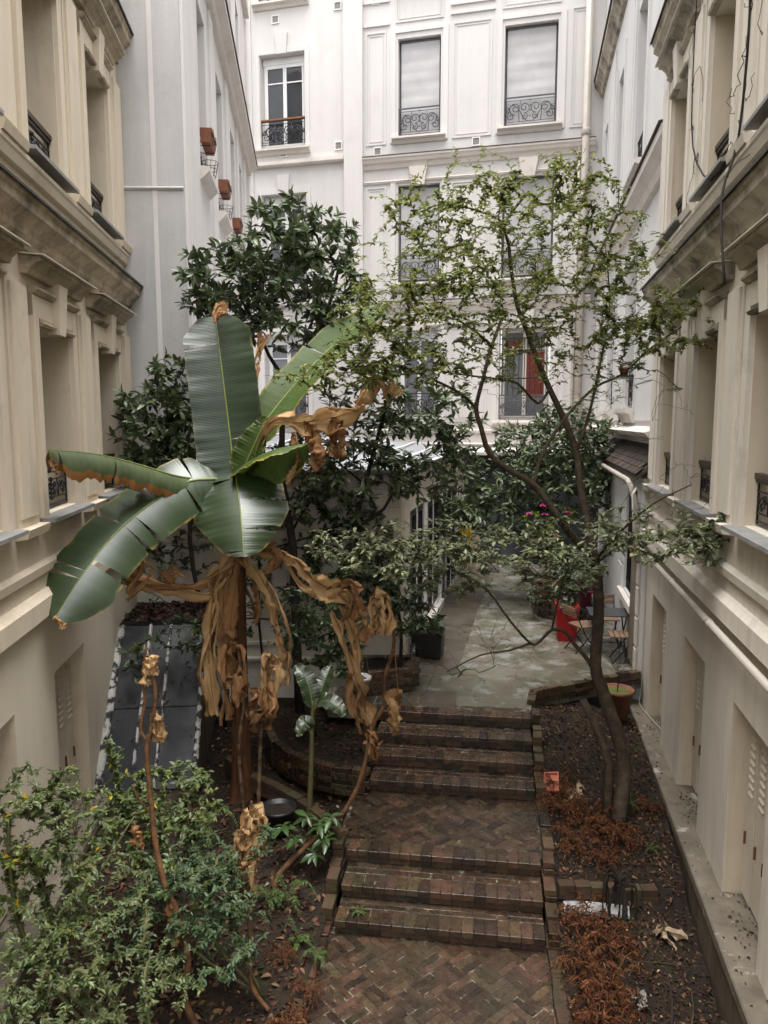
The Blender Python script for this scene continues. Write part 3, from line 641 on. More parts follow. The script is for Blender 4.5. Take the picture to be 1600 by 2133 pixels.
# darker strip of slabs beside the annex and at the head of the stairs
sl = struct('slab_path', FA.P(11.5, 0.4, 1.08))
for i, (v0, v1) in enumerate(((11.25, 12.5), (12.52, 13.9), (13.92, 15.4), (15.42, 17.2), (17.22, 19.6))):
    MB().box(FA, v0, v1, 0.06, 0.86, 1.0, 1.086).build('slab', 'slab_dark', sl, bevel=0.006)
for (a, b) in ((-2.12, -1.5), (-1.48, -0.9), (-0.88, -0.35)):
    MB().box(FS, 9.97, 10.6, a, b, 1.0, 1.086).build('slab', 'slab_dark', sl, bevel=0.006)

_bm = {}
def brick_mesh(l, w, h, m='brick'):
    key = (round(l, 3), round(w, 3), round(h, 3), m)
    if key in _bm: return _bm[key]
    c = min(0.004, w * 0.08, h * 0.12); x, y = l / 2, w / 2; vs = []
    for z, i in ((-h / 2, 0), (h / 2 - c, 0), (h / 2, c)):
        vs += [(-x + i, -y + i, z), (x - i, -y + i, z), (x - i, y - i, z), (-x + i, y - i, z)]
    fs = [(3, 2, 1, 0), (8, 9, 10, 11)]
    for r in range(2):
        for k in range(4): fs.append((r * 4 + k, r * 4 + (k + 1) % 4, r * 4 + 4 + (k + 1) % 4, r * 4 + 4 + k))
    me = bpy.data.meshes.new('brick'); me.from_pydata(vs, [], fs); me.materials.append(MATS[m]); _bm[key] = me
    return me
def brick(parent, F, v, u, z, l, w, h, ang=0.0, m='brick', jit=0.003):
    """brick with its length along s (v) turned by ang, top face at z"""
    o = bpy.data.objects.new('brick', brick_mesh(l, w, h, m)); COL.objects.link(o); o.parent = parent
    p = F.P(v, u, z - h / 2 + random.uniform(-jit, jit)) - parent_loc(parent)
    o.location = p; base = math.atan2(F.s.y, F.s.x)
    o.rotation_euler = (random.uniform(-jit, jit) * 3, random.uniform(-jit, jit) * 3, base + ang + random.uniform(-jit, jit) * 4)
    return o

def clip(poly, rect):
    """clip polygon (list of (v,u)) to rect v0,v1,u0,u1"""
    v0, v1, u0, u1 = rect
    for ax, lim, sg in ((0, v0, 1), (0, v1, -1), (1, u0, 1), (1, u1, -1)):
        out = []
        for i in range(len(poly)):
            a, b = poly[i], poly[(i + 1) % len(poly)]; da, db = sg * (a[ax] - lim), sg * (b[ax] - lim)
            if da >= 0: out.append(a)
            if da * db < 0:
                t = da / (da - db); out.append((a[0] + (b[0] - a[0]) * t, a[1] + (b[1] - a[1]) * t))
        poly = out
        if len(poly) < 3: return []
    return poly
def area(p): return abs(sum(p[i][0] * p[(i + 1) % len(p)][1] - p[(i + 1) % len(p)][0] * p[i][1] for i in range(len(p)))) / 2

def basket(parent, rect, z, B=0.235, h=0.05):
    """basket weave of three-brick blocks laid on the diagonal"""
    v0, v1, u0, u1 = rect; cv, cu = (v0 + v1) / 2, (u0 + u1) / 2
    ca, sa = math.cos(R_(42)), math.sin(R_(42)); rot = lambda x, y: (cv + x * ca - y * sa, cu + x * sa + y * ca)
    n = int(max(v1 - v0, u1 - u0) / B) + 2
    for i in range(-n, n + 1):
        for j in range(-n, n + 1):
            for k in range(3):
                g_ = 0.0035; t = B / 3
                if (i + j) % 2: x0, x1, y0, y1 = i * B + g_, (i + 1) * B - g_, j * B + k * t + g_, j * B + (k + 1) * t - g_
                else: x0, x1, y0, y1 = i * B + k * t + g_, i * B + (k + 1) * t - g_, j * B + g_, (j + 1) * B - g_
                full = [rot(x0, y0), rot(x1, y0), rot(x1, y1), rot(x0, y1)]
                c = clip(full, rect)
                if not c or area(c) < 0.0012: continue
                if area(c) > 0.999 * area(full):
                    mv, mu = rot((x0 + x1) / 2, (y0 + y1) / 2)
                    l, w_ = (x1 - x0, y1 - y0) if x1 - x0 > y1 - y0 else (y1 - y0, x1 - x0)
                    # s axis maps to world direction FS.s, u axis to FS.n (right): u is clockwise from s
                    ang = -R_(42) if x1 - x0 > y1 - y0 else -R_(42) - math.pi / 2
                    brick(parent, FS, mv, mu, z, l, w_, h, ang, jit=0.002)
                else:
                    dz = random.uniform(-.002, .002); kk = len(c)
                    MB().add([FS.P(a, b, z - h) for a, b in c] + [FS.P(a, b, z + dz) for a, b in c],
                             [tuple(range(kk)), tuple(range(kk, 2 * kk))] + [(q, (q + 1) % kk, kk + (q + 1) % kk, kk + q) for q in range(kk)]).build('brick', 'brick', parent)

# lower floor
fl = struct('brick_floor', FS.P(5.5, -0.4, 0))
MB().box(FS, 0.5, 6.80, U0 - 0.35, U1 + 0.08, -0.5, -0.004).build('mortar_bed', 'mortar', fl)
basket(fl, (4.55, 6.68, U0 - 0.03, U1), 0.0)
# stairs
STEPS = [(6.66, 0.155), (7.00, 0.31), (7.38, 0.465), (8.66, 0.62), (9.03, 0.775), (9.37, 0.93), (9.73, 1.085)]
stairs = struct('brick_stairs', FS.P(6.66, -0.4, 0))
for i, (v, z) in enumerate(STEPS):
    nxt = STEPS[i + 1][0] if i < 6 else 9.97
    u0 = U0 + 0.035 * (1 if i > 2 else 0) + random.uniform(-.01, .01); u1 = U1 + (0.02 if i > 2 else 0)
    if i == 2: nxt = 7.62
    core = MB().box(FS, v + 0.05, nxt + 0.10, u0 + .004, u1 - .004, z - 0.155 - 0.1, z - 0.004).build('step', 'mortar', stairs)
    # nosing: headers, long side into the tread
    n = 18; bw = (u1 - u0) / n
    for k in range(n):
        brick(core, FS, v + 0.105, u0 + (k + .5) * bw, z + random.uniform(-.001, .002), 0.215, bw - 0.005, 0.062, 0.0, jit=0.0015)
    # stretchers behind the nosing
    rows_ = 0 if i in (2, 6) else 2
    for r_ in range(rows_):
        wd_ = (nxt + 0.03 - (v + 0.22)) / 2; m_ = 9; bl = (u1 - u0) / m_
        for k in range(m_ + (r_ % 2)):
            uu = u0 + (k + .5) * bl - (bl / 2 if r_ % 2 else 0); l_ = bl
            if r_ % 2 and k == 0: uu += bl / 4; l_ = bl / 2
            if r_ % 2 and k == m_: uu -= bl / 4; l_ = bl / 2
            brick(core, FS, v + 0.22 + (r_ + .5) * wd_, uu, z - 0.002, l_ - 0.008, wd_ - 0.008, 0.05, math.pi / 2, jit=0.002)
    # riser course, set back under the nosing
    m_ = 9; bl = (u1 - u0) / m_
    for k in range(m_):
        brick(core, FS, v + 0.075, u0 + (k + .5) * bl, z - 0.068, bl - 0.008, 0.085, 0.08, math.pi / 2, jit=0.002)
# landing
ld = struct('brick_landing', FS.P(8.0, -0.4, 0.465))
MB().box(FS, 7.50, 8.80, U0 - 0.14, U1 + 0.06, 0.0, 0.459).build('mortar_bed', 'mortar', ld)
basket(ld, (7.605, 8.73, U0 - 0.1, U1 + 0.01), 0.463)

# ---- beds
def interp(x, xs, ys): return float(np.interp(x, xs, ys))
def kerb_u(v): return U1 + 0.02 + 0.02 * (v - 6.6) / 3
def soil_right(v, a):
    zk = interp(v, [4, 6.4, 7.10, 7.24, 8.2, 9.0, 9.8, 10.6], [0.06, 0.10, 0.22, 0.40, 0.50, 0.66, 0.92, 0.95])
    zl = interp(v, [4, 6.4, 7.10, 7.24, 8.2, 9.2, 10.8], [0.02, 0.12, 0.20, 0.32, 0.46, 0.57, 0.60])
    return zk + (zl - zk) * a + 0.05 * mn.noise(Vector((v * 2.2, a * 3, 0))) + 0.03 * mn.noise(Vector((v * 7, a * 9, 3))) + 0.018 * mn.noise(Vector((v * 19, a * 25, 5)))
def bed_pt(v, a):
    """a=0 at the kerb, a=1 at the ledge of the right-hand building"""
    k = FS.P(v, kerb_u(v) + 0.10, 0)
    # point on the ledge line with the same y
    L_ = FR.P(0, 0.21, 0); d = FR.s; t = (k.y - L_.y) / d.y; l = L_ + d * t
    p = k.lerp(l, a); return Vector((p.x, p.y, soil_right(v, a)))
sb = MB(); nv, na = 110, 26
vs_ = [bed_pt(3.6 + (11.1 - 3.6) * i / nv, j / na) + Vector((0, 0, random.uniform(-.012, .012))) for i in range(nv + 1) for j in range(na + 1)]
sb.add(vs_, [(i * (na + 1) + j, i * (na + 1) + j + 1, (i + 1) * (na + 1) + j + 1, (i + 1) * (na + 1) + j) for i in range(nv) for j in range(na)], True)
sb.build('planting_bed', 'soil', recalc=False, kind='structure')

def soil_left(x, y):
    return interp(y, [3, 6.2, 7.6, 9.2, 11.3], [0.0, 0.06, 0.22, 0.34, 0.42]) + 0.06 * mn.noise(Vector((x * 2.2, y * 2.2, 8))) + 0.03 * mn.noise(Vector((x * 7, y * 7, 3)))
def left_x(y): return FL.P((y + 2.5 * 0.1132) / 0.9936, 0, 0).x
def right_x(y): return FS.P(y / 0.9909, U0 - 0.16, 0).x - 0.02
lb = MB(); ny, nx = 90, 36
vs_ = []
for i in range(ny + 1):
    y = 3.4 + (11.3 - 3.4) * i / ny; x0, x1 = left_x(y), right_x(y) + 0.06
    for j in range(nx + 1):
        x = x0 + (x1 - x0) * j / nx; vs_.append((x, y, soil_left(x, y) + random.uniform(-.012, .012)))
lb.add(vs_, [(i * (nx + 1) + j, i * (nx + 1) + j + 1, (i + 1) * (nx + 1) + j + 1, (i + 1) * (nx + 1) + j) for i in range(ny) for j in range(nx)], True)
lb.build('planting_bed', 'soil', recalc=False, kind='structure')

# ---- ledges along the foot of both buildings
def ledge(F, s0, s1, z, name, lab):
    lg = thing(name, lab, 'ledge', F.P(8, 0.1, 0.0))
    MB().prof(F, s0, s1, [(-0.33, z - 0.10), (0.21, z - 0.10), (0.21, z - 0.012), (0.198, z), (-0.33, z + 0.004)]).build('coping', 'ledge_stone', lg)
    MB().box(F, s0, s1, 0.002, 0.17, -0.6, z - 0.102).build('plinth', 'dirty_wall', lg)
    return lg
ledge(FR, 3.0, 11.95, 0.62, 'wall_ledge', 'stained stone ledge running along the foot of the beige building on the right')
ledge(FL, 3.0, 8.75, 0.62, 'wall_ledge', 'stone ledge along the foot of the ochre building, half hidden by shrubs')

# ---- brick kerbs beside the stairs
def stair_z(v):
    z = 0.0
    for vv, zz in STEPS:
        if v >= vv: z = zz
    return z
def kerb(name, lab, uf, v0, v1, lift, side):
    kb = thing(name, lab, 'kerb', FS.P((v0 + v1) / 2, uf(6.6), 0.1))
    v = v0; k = 0
    while v < v1:
        l = random.choice([0.215, 0.225, 0.235, 0.16]); zt = stair_z(v + l / 2) * 0.96 + lift + random.uniform(-.02, .025)
        base = stair_z(v) - 0.12; z = zt
        c = 0
        while z > base and c < 4:
            brick(kb, FS, v + l / 2, uf(v) + random.uniform(-.012, .012), z, l - 0.01, 0.115, 0.062, 0.0, 'brick_moss' if random.random() < .75 else 'brick', 0.006); z -= 0.069; c += 1
        v += l; k += 1
    return kb
kerb('brick_kerb', 'mossy stepped brick kerb between the stairs and the right-hand bed', lambda v: kerb_u(v) + 0.055, 4.2, 9.95, 0.085, 1)
kerb('brick_kerb', 'stepped brick kerb down the left side of the lower stairs', lambda v: U0 - 0.095, 4.4, 7.75, 0.07, -1)
# kerb closing the head of the right-hand bed
kb = thing('brick_kerb', 'angled brick kerb between the paved court and the top of the right-hand bed', 'kerb', (2.6, 10.6, 0.9))
for (ax, ay), (bx, by) in (((2.06, 10.02), (2.16, 10.40)), ((2.16, 10.42), (3.06, 10.86)), ((3.06, 10.86), (4.0, 11.30))):
    d = math.hypot(bx - ax, by - ay); n = max(1, round(d / 0.225)); ang = math.atan2(by - ay, bx - ax)
    for i in range(n):
        t = (i + .5) / n; x, y = ax + (bx - ax) * t, ay + (by - ay) * t
        for c in range(3):
            brick(kb, WORLD, x, y, 1.15 - c * 0.07 + random.uniform(-.006, .008), d / n - 0.01, 0.11, 0.062, ang, 'brick_moss' if random.random() < .4 else 'brick', 0.008)
# low retaining courses across the right bed
rt = thing('brick_edging', 'mossy brick edging across the right-hand bed above the lower terrace', 'edging', bed_pt(7.2, 0.5))
for i in range(6):
    p, q = bed_pt(7.17, 0.02 + 0.125 * i), bed_pt(7.17, 0.02 + 0.125 * (i + 1)); m = (p + q) / 2
    for c in range(2):
        brick(rt, WORLD, m.x, m.y, 0.42 - 0.012 * i - c * 0.075, (q - p).length - .01, 0.11, 0.07, math.atan2(q.y - p.y, q.x - p.x), 'brick_moss', 0.006)

# ---- raised curved bed and edging left of the landing
rb = thing('curved_brick_planter', 'raised curved brick planter in deep shade left of the upper stairs', 'planter', (-0.9, 9.2, 0.45))
arc = [(-0.28, 8.72), (-0.62, 8.80), (-0.95, 8.98), (-1.25, 9.24), (-1.48, 9.58), (-1.62, 9.98), (-1.68, 10.4)]
def along(pts, step):
    out = []; acc = 0
    for (ax, ay), (bx, by) in zip(pts, pts[1:]):
        d = math.hypot(bx - ax, by - ay); t = acc
        while t < d: out.append((ax + (bx - ax) * t / d, ay + (by - ay) * t / d, math.atan2(by - ay, bx - ax))); t += step
        acc = t - d
    return out
for c in range(5):
    for j, (x, y, a) in enumerate(along(arc, 0.225)):
        brick(rb, WORLD, x + (0.05 if c % 2 else 0) * math.cos(a), y + 0.05 * (c % 2) * math.sin(a), 0.50 + c * 0.072, 0.215, 0.11, 0.064, a, 'brick', 0.005)
for zc, vr in ((0.62, 8.80), (0.78, 9.12), (0.93, 9.46)):
    for c in range(2): brick(rb, FS, vr + 0.1, U0 - 0.06, zc - c * 0.07 + 0.1, 0.215, 0.11, 0.064, 0, 'brick_moss', 0.005)
fill = MB(); fill.prism([(x, y + 0.05) for x, y in arc] + [(-1.66, 11.27), (-0.1, 11.27), (0.02, 9.95), (-0.12, 9.2)], 0.35, 0.74); fill.build('soil_fill', 'soil', rb)
ed = thing('brick_edging', 'low curved brick edging around the dark bed by the banana plant', 'edging', (-1.1, 8.6, 0.4))
for (x, y, a) in along([(-0.52, 7.72), (-0.72, 8.02), (-1.02, 8.38), (-1.38, 8.72), (-1.78, 9.02), (-2.1, 9.5)], 0.225):
    for c in range(3): brick(ed, WORLD, x, y, 0.60 - c * 0.07 - 0.0, 0.215, 0.11, 0.064, a, 'brick_moss', 0.006)

# ---- zinc-clad sloping hatch against the left building
ZN = thing('zinc_lean_to', 'dark zinc sloping lean-to roof with flaking white seams, against the ochre building', 'roof', FL.P(8.8, 0.6, 0.3))
def zr(s): return 0.62 + (s - 8.77) * (2.22 - 0.62) / (10.35 - 8.77)
zp = MB(); zp.add([FL.P(8.77, 0.01, 0.62), FL.P(8.77, 1.18, 0.62), FL.P(10.35, 1.20, 2.22), FL.P(10.35, 0.01, 2.22), FL.P(8.80, 0.01, 0.58), FL.P(8.80, 1.18, 0.58), FL.P(10.38, 1.20, 2.18), FL.P(10.38, 0.01, 2.18)],
       [(0, 1, 2, 3), (4, 7, 6, 5), (0, 4, 5, 1), (1, 5, 6, 2), (2, 6, 7, 3), (3, 7, 4, 0)])
zo = zp.build('zinc_sheet', 'zinc_roof', ZN)
for n_, w_ in ((0.035, 0.05), (0.43, 0.022), (0.70, 0.022), (1.17, 0.035)):
    k = 30; vs_ = []
    for i in range(k + 1):
        s = 8.77 + 1.58 * i / k; z = zr(s); j = random.uniform(-.006, .006); h_ = 0.03
        vs_ += [FL.P(s, n_ - w_ + j, z + .002), FL.P(s - .01, n_ - w_ * .6 + j, z + h_), FL.P(s - .01, n_ + w_ * .6 + j, z + h_), FL.P(s, n_ + w_ + j, z + .002)]
    MB().add(vs_, [(i * 4 + q, i * 4 + q + 1, i * 4 + q + 5, i * 4 + q + 4) for i in range(k) for q in range(3)]).build('seam', 'flaking_paint', zo)
MB().prof(FL, 9.5, 9.52, [(0.05, zr(9.5) + .003), (1.15, zr(9.5) + .003), (1.15, zr(9.5) + .012), (0.05, zr(9.5) + .012)]).build('sheet_lap', 'zinc_roof', zo)
MB().box(FL, 10.36, 11.55, 0.01, 1.22, 2.05, 2.26).build('flat_top', 'zinc_roof', ZN)
sw = MB(); a_, b_, c_, d_ = FL.P(8.83, 1.15, 0.55), FL.P(10.36, 1.16, 2.1), FL.P(11.5, 1.16, 2.1), FL.P(11.5, 1.16, 0.0)
e_ = FL.P(8.83, 1.15, 0.0); o_ = -FL.n * 0.06
sw.add([a_, b_, c_, d_, e_, a_ + o_, b_ + o_, c_ + o_, d_ + o_, e_ + o_], [(0, 1, 2, 3, 4), (5, 9, 8, 7, 6)] + [(i, (i + 1) % 5, 5 + (i + 1) % 5, 5 + i) for i in range(5)])
sw.build('side_wall', 'dirty_wall', ZN)
MB().box(FL, 8.79, 8.85, 0.02, 1.15, 0.0, 0.6).build('front_board', 'dirty_wall', ZN)
# ------------------------------------------------------------------ plants: growth and leaves
mat('bark_brown', (0.060, 0.042, 0.028), rough=0.85, var=0.45, scale=9, bump=1.0, bscale=22, blotch=((0.105, 0.095, 0.055), 7, 0.5, 0.68, 0.7))
mat('bark_dark', (0.030, 0.024, 0.020), rough=0.85, var=0.35, scale=6, bump=0.5, bscale=28)
mat('stem_green', (0.11, 0.10, 0.045), rough=0.7, var=0.3, scale=8)
mat('leaf_tree', (0.165, 0.188, 0.050), rough=0.40, var=0.25, scale=6, bump=0.15, bscale=30, island=0.45, hue=0.025, trans=0.42, spec=0.45)
mat('leaf_sky_sheen', (0.175, 0.195, 0.100), rough=0.42, var=0.25, scale=6, bump=0.15, bscale=30, island=0.4, hue=0.03, trans=0.25, spec=0.5)  # sky reflection on the low sprays, put into a paler leaf colour
mat('leaf_laurel', (0.088, 0.118, 0.054), rough=0.33, var=0.25, scale=6, bump=0.1, bscale=30, island=0.4, hue=0.02, trans=0.16, spec=0.5)
mat('leaf_laurel_dark', (0.056, 0.080, 0.034), rough=0.35, var=0.25, scale=6, bump=0.1, bscale=30, island=0.4, hue=0.02, trans=0.14, spec=0.5)
mat('leaf_privet', (0.105, 0.140, 0.048), rough=0.40, var=0.25, scale=6, bump=0.1, bscale=30, island=0.4, hue=0.03, trans=0.22, spec=0.5)
mat('leaf_nandina', (0.058, 0.100, 0.042), rough=0.45, var=0.25, scale=6, bump=0.1, bscale=30, island=0.35, hue=0.02, trans=0.2, spec=0.4)
mat('leaf_young', (0.17, 0.22, 0.04), rough=0.4, var=0.2, scale=6, bump=0.1, island=0.35, trans=0.3, spec=0.5)
mat('leaf_yellow', (0.60, 0.42, 0.03), rough=0.5, var=0.2, scale=6, bump=0.1, island=0.3, trans=0.3)
mat('leaf_ivy', (0.045, 0.072, 0.028), rough=0.45, var=0.25, scale=6, bump=0.1, island=0.35, hue=0.02, trans=0.15, spec=0.4)

F_ = 1550.0; TH = math.atan(191.5 / F_); C_, S_ = math.cos(TH), math.sin(TH)
def at(px, py, Y):
    """world point seen towards (px,py) of the 1600x2133 survey picture, at distance Y in front of the window"""
    x = (px - 800) / F_; u = (1066.5 - py) / F_; t = Y / (C_ + u * S_)
    return Vector((x * t, Y, CAM_Z + (-S_ + u * C_) * t))
def pathpx(lst): return [at(*p) for p in lst]

class Plant:
    def __init__(self, seed): self.rs = np.random.RandomState(seed); self.p = []; self.par = []; self.rmin = []; self.tips = []
    def limb(self, pts, r0, r1, parent=-1, sub=3):
        """hand-placed limb, subdivided"""
        if parent == 'near':
            a = np.array(self.p); parent = int(np.argmin(((a - np.array(pts[0])) ** 2).sum(1)))
        prev = parent; pts = [np.array(q, float) for q in pts]; n = len(pts)
        for i in range(n):
            if i == 0:
                if prev >= 0 and len(self.p): continue
                self.p.append(pts[0]); self.par.append(-1); self.rmin.append(r0); prev = len(self.p) - 1; continue
            p_1 = pts[max(i - 2, 0)]; a = pts[i - 1]; b = pts[i]; c = pts[min(i + 1, n - 1)]
            for k in range(1, sub + 1):
                t = k / sub      # Catmull-Rom
                q = 0.5 * ((2 * a) + (b - p_1) * t + (2 * p_1 - 5 * a + 4 * b - c) * t * t + (3 * a - p_1 - 3 * b + c) * t ** 3)
                u = (i - 1 + t) / (n - 1)
                self.p.append(q); self.par.append(prev); self.rmin.append(r0 + (r1 - r0) * u); prev = len(self.p) - 1
        return prev
    def grow(self, tips, step=0.16, jit=0.25, sag=0.10, up=0.35, minr=0.02, skip=0):
        """branch out to each tip from the nearest node, cheapest first"""
        tips = np.array(tips); done = np.zeros(len(tips), bool)
        d = np.full(len(tips), 1e9); near = np.zeros(len(tips), int)
        def relax(i0):
            P = np.array(self.p[i0:])
            for s in range(0, len(tips), 400):
                tt = tips[s:s + 400]
                dd = np.sqrt(((tt[:, None, :] - P[None]) ** 2).sum(2)) + up * np.maximum(0, P[None, :, 2] - tt[:, None, 2])
                j = dd.argmin(1); m = dd[np.arange(len(tt)), j]
                b = m < d[s:s + 400]; d[s:s + 400][b] = m[b]; near[s:s + 400][b] = j[b] + i0
        relax(skip)
        for _ in range(len(tips)):
            k = int(np.where(done, 1e9, d).argmin()); done[k] = True
            a = self.p[near[k]]; b = tips[k]; L = np.linalg.norm(b - a); n = max(2, int(L / step)); prev = near[k]; i0 = len(self.p)
            off = self.rs.normal(0, jit * L * 0.3, 3)
            for q in range(1, n + 1):
                t = q / n; p = a + (b - a) * t + off * math.sin(math.pi * t) * 0.5 + self.rs.normal(0, 0.012, 3); p[2] += sag * L * math.sin(math.pi * t)
                self.p.append(p); self.par.append(prev); self.rmin.append(0.0); prev = len(self.p) - 1
            self.tips.append(prev); relax(i0)
    def wood(self, mb, tipr=0.003, power=2.4, rmax=9, sides=(4, 6, 9)):
        n = len(self.p); r = np.zeros(n); ch = [[] for _ in range(n)]
        for i in range(n):
            if self.par[i] >= 0: ch[self.par[i]].append(i)
        acc = np.zeros(n)
        for i in range(n - 1, -1, -1):
            r[i] = max(acc[i] ** (1 / power) if acc[i] > 0 else tipr, self.rmin[i]); r[i] = min(r[i], rmax)
            base = (acc[i] if acc[i] > 0 else tipr ** power)
            if self.par[i] >= 0: acc[self.par[i]] += base
        self.r = r; self.ch = ch
        roots = [i for i in range(n) if self.par[i] < 0]; stack = [(q, -1) for q in roots]
        while stack:
            i, frm = stack.pop(); chain = [frm] if frm >= 0 else []; cur = i
            while True:
                chain.append(cur)
                if not ch[cur]: break
                best = max(ch[cur], key=lambda c: r[c])
                for c in ch[cur]:
                    if c != best: stack.append((c, cur))
                cur = best
            if len(chain) < 2: continue
            rr = [min(r[c], r[chain[1]] * 1.15) if k == 0 and frm >= 0 else r[c] for k, c in enumerate(chain)]
            s_ = sides[0] if rr[0] < 0.008 else sides[1] if rr[0] < 0.03 else sides[2]
            mb.tube([self.p[c] for c in chain], rr, s_, caps=True, wob=0.05 if rr[0] > .02 else 0)
    def twigs(self, depth):
        """for each tip: node chain of the last `depth` metres (tip first)"""
        for t in self.tips:
            ch = [t]; L = 0
            while self.par[ch[-1]] >= 0 and L < depth:
                a, b = self.p[ch[-1]], self.p[self.par[ch[-1]]]; L += np.linalg.norm(a - b); ch.append(self.par[ch[-1]])
            yield ch

LEAF = {}
def leaf_template(kind):
    if kind in LEAF: return LEAF[kind]
    if kind == 'wide': t = [0, .18, .45, .75, 1]; w = [0.0, .62, 1.0, .68, 0.0]
    elif kind == 'small': t = [0, .35, .7, 1]; w = [0, .95, .8, 0]
    else: t = [0, .2, .5, .8, 1]; w = [0.0, .6, 1.0, .62, 0.0]
    n = len(t); V = [(x, 0, 0) for x in t]; Lf = []; Rt = []
    for i in range(1, n - 1): Lf.append(len(V)); V.append((t[i], .5 * w[i], 0.22 * w[i])); Rt.append(len(V)); V.append((t[i], -.5 * w[i], 0.22 * w[i]))
    Fc = []
    for S, o in ((Lf, 0), (Rt, 1)):
        seq = [0] + S + [n - 1]
        for i in range(n - 1):
            f = [i, i + 1, seq[i + 1], seq[i]]; f = [q for j, q in enumerate(f) if q not in f[:j]]
            Fc.append(f if o == 0 else f[::-1])
    LEAF[kind] = (np.array(V), Fc); return LEAF[kind]
def leaves_mesh(name, pos, dr, nr, ln, wd, m, parent, kind='laurel', droop=0.18, curl=None, stuff=True):
    V, Fc = leaf_template(kind); N = len(pos); k = len(V)
    pos = np.array(pos, float); dr = np.array(dr, float); nr = np.array(nr, float); ln = np.array(ln, float); wd = np.array(wd, float)
    dr /= np.linalg.norm(dr, axis=1)[:, None] + 1e-9
    nr = nr - dr * (nr * dr).sum(1)[:, None]; nr /= np.linalg.norm(nr, axis=1)[:, None] + 1e-9
    sd = np.cross(nr, dr)
    rs = np.random.RandomState(N); dp = droop * rs.uniform(.2, 1.9, N)
    X = V[None, :, 0] * ln[:, None]; Yv = V[None, :, 1] * wd[:, None]; Z = V[None, :, 2] * wd[:, None] - (V[None, :, 0] ** 2) * (dp * ln)[:, None]
    P = pos[:, None, :] + X[..., None] * dr[:, None, :] + Yv[..., None] * sd[:, None, :] + Z[..., None] * nr[:, None, :]
    off = np.array(parent_loc(parent)); P = P.reshape(-1, 3) - off
    me = bpy.data.meshes.new(name)
    loops = np.concatenate([np.array(f) for f in Fc]); cnt = np.array([len(f) for f in Fc])
    allL = (loops[None] + (np.arange(N) * k)[:, None]).ravel(); nl = len(loops)
    starts = (np.concatenate([[0], np.cumsum(cnt)[:-1]])[None] + (np.arange(N) * nl)[:, None]).ravel()
    me.vertices.add(len(P)); me.vertices.foreach_set('co', P.ravel().astype(np.float32))
    me.loops.add(len(allL)); me.loops.foreach_set('vertex_index', allL.astype(np.int32))
    me.polygons.add(len(starts)); me.polygons.foreach_set('loop_start', starts.astype(np.int32))
    me.polygons.foreach_set('use_smooth', np.ones(len(starts), bool))
    me.update(calc_edges=True); me.validate()
    me.materials.append(MATS[m])
    o = bpy.data.objects.new(name, me); COL.objects.link(o)
    if parent: o.parent = parent
    if stuff: o['kind'] = 'stuff'
    return o

def leaf_positions(pl, depth, spacing, style, ln, wd, rs, upw=1.0, spread=0.9, nros=6):
    """sample leaves along the twigs"""
    pos, dr, nr, L, W = [], [], [], [], []
    for ch in pl.twigs(depth):
        P = [pl.p[c] for c in ch]
        if len(P) < 2: continue
        tipdir = P[0] - P[1]; tipdir = tipdir / (np.linalg.norm(tipdir) + 1e-9)
        if style in ('rosette', 'both'):
            for k in range(nros):
                a = k * 2.4 + rs.uniform(0, .6); ref = np.array([0.2, 0.3, 1.0]); u = np.cross(tipdir, ref); u /= np.linalg.norm(u) + 1e-9; v = np.cross(tipdir, u)
                out = u * math.cos(a) + v * math.sin(a); d = out * rs.uniform(.6, 1.1) + tipdir * rs.uniform(.3, .9) + np.array([0, 0, .12])
                pos.append(P[0] - tipdir * rs.uniform(0, .05)); dr.append(d); nr.append(tipdir * .7 + np.array([0, 0, .6 * upw]) + rs.normal(0, .3, 3)); s = rs.uniform(.45, 1.2); L.append(ln * s); W.append(wd * s)
        if style in ('along', 'both'):
            acc = rs.uniform(0, spacing); sg = 1
            for a, b in zip(P, P[1:]):
                seg = b - a; l = np.linalg.norm(seg); t = acc
                if l < 1e-6: continue
                d0 = -seg / l
                while t < l:
                    q = a + seg * t / l; side = np.cross(d0, np.array([0, 0, 1.0])); side /= np.linalg.norm(side) + 1e-9
                    d = d0 * rs.uniform(.2, .9) + side * sg * spread * rs.uniform(.7, 1.2) + rs.normal(0, .22, 3)
                    pos.append(q); dr.append(d); nr.append(np.array([0, 0, upw]) + rs.normal(0, .35, 3)); s = rs.uniform(.45, 1.25); L.append(ln * s); W.append(wd * s)
                    sg = -sg; t += spacing * rs.uniform(.7, 1.3)
                acc = t - l
    return pos, dr, nr, L, W

DENS = 2.4; SPREAD = 1.45
def clusters(spec, rs, shell=0.35):
    """tips scattered through flattened ellipsoids: (px,py,rx_px,ry_px,Y,rY,n)"""
    out = []
    for px, py, rx, ry, Y, rY, n in spec:
        c = at(px, py, Y); m = Y / F_
        for _ in range(int(n * DENS)):
            v = rs.normal(0, 1, 3); v /= np.linalg.norm(v); v *= rs.uniform(shell, 1.0) ** (1 / 2.2)
            out.append((c.x + v[0] * rx * m * SPREAD, c.y + v[1] * rY * SPREAD, c.z + v[2] * ry * m * SPREAD))
    return out

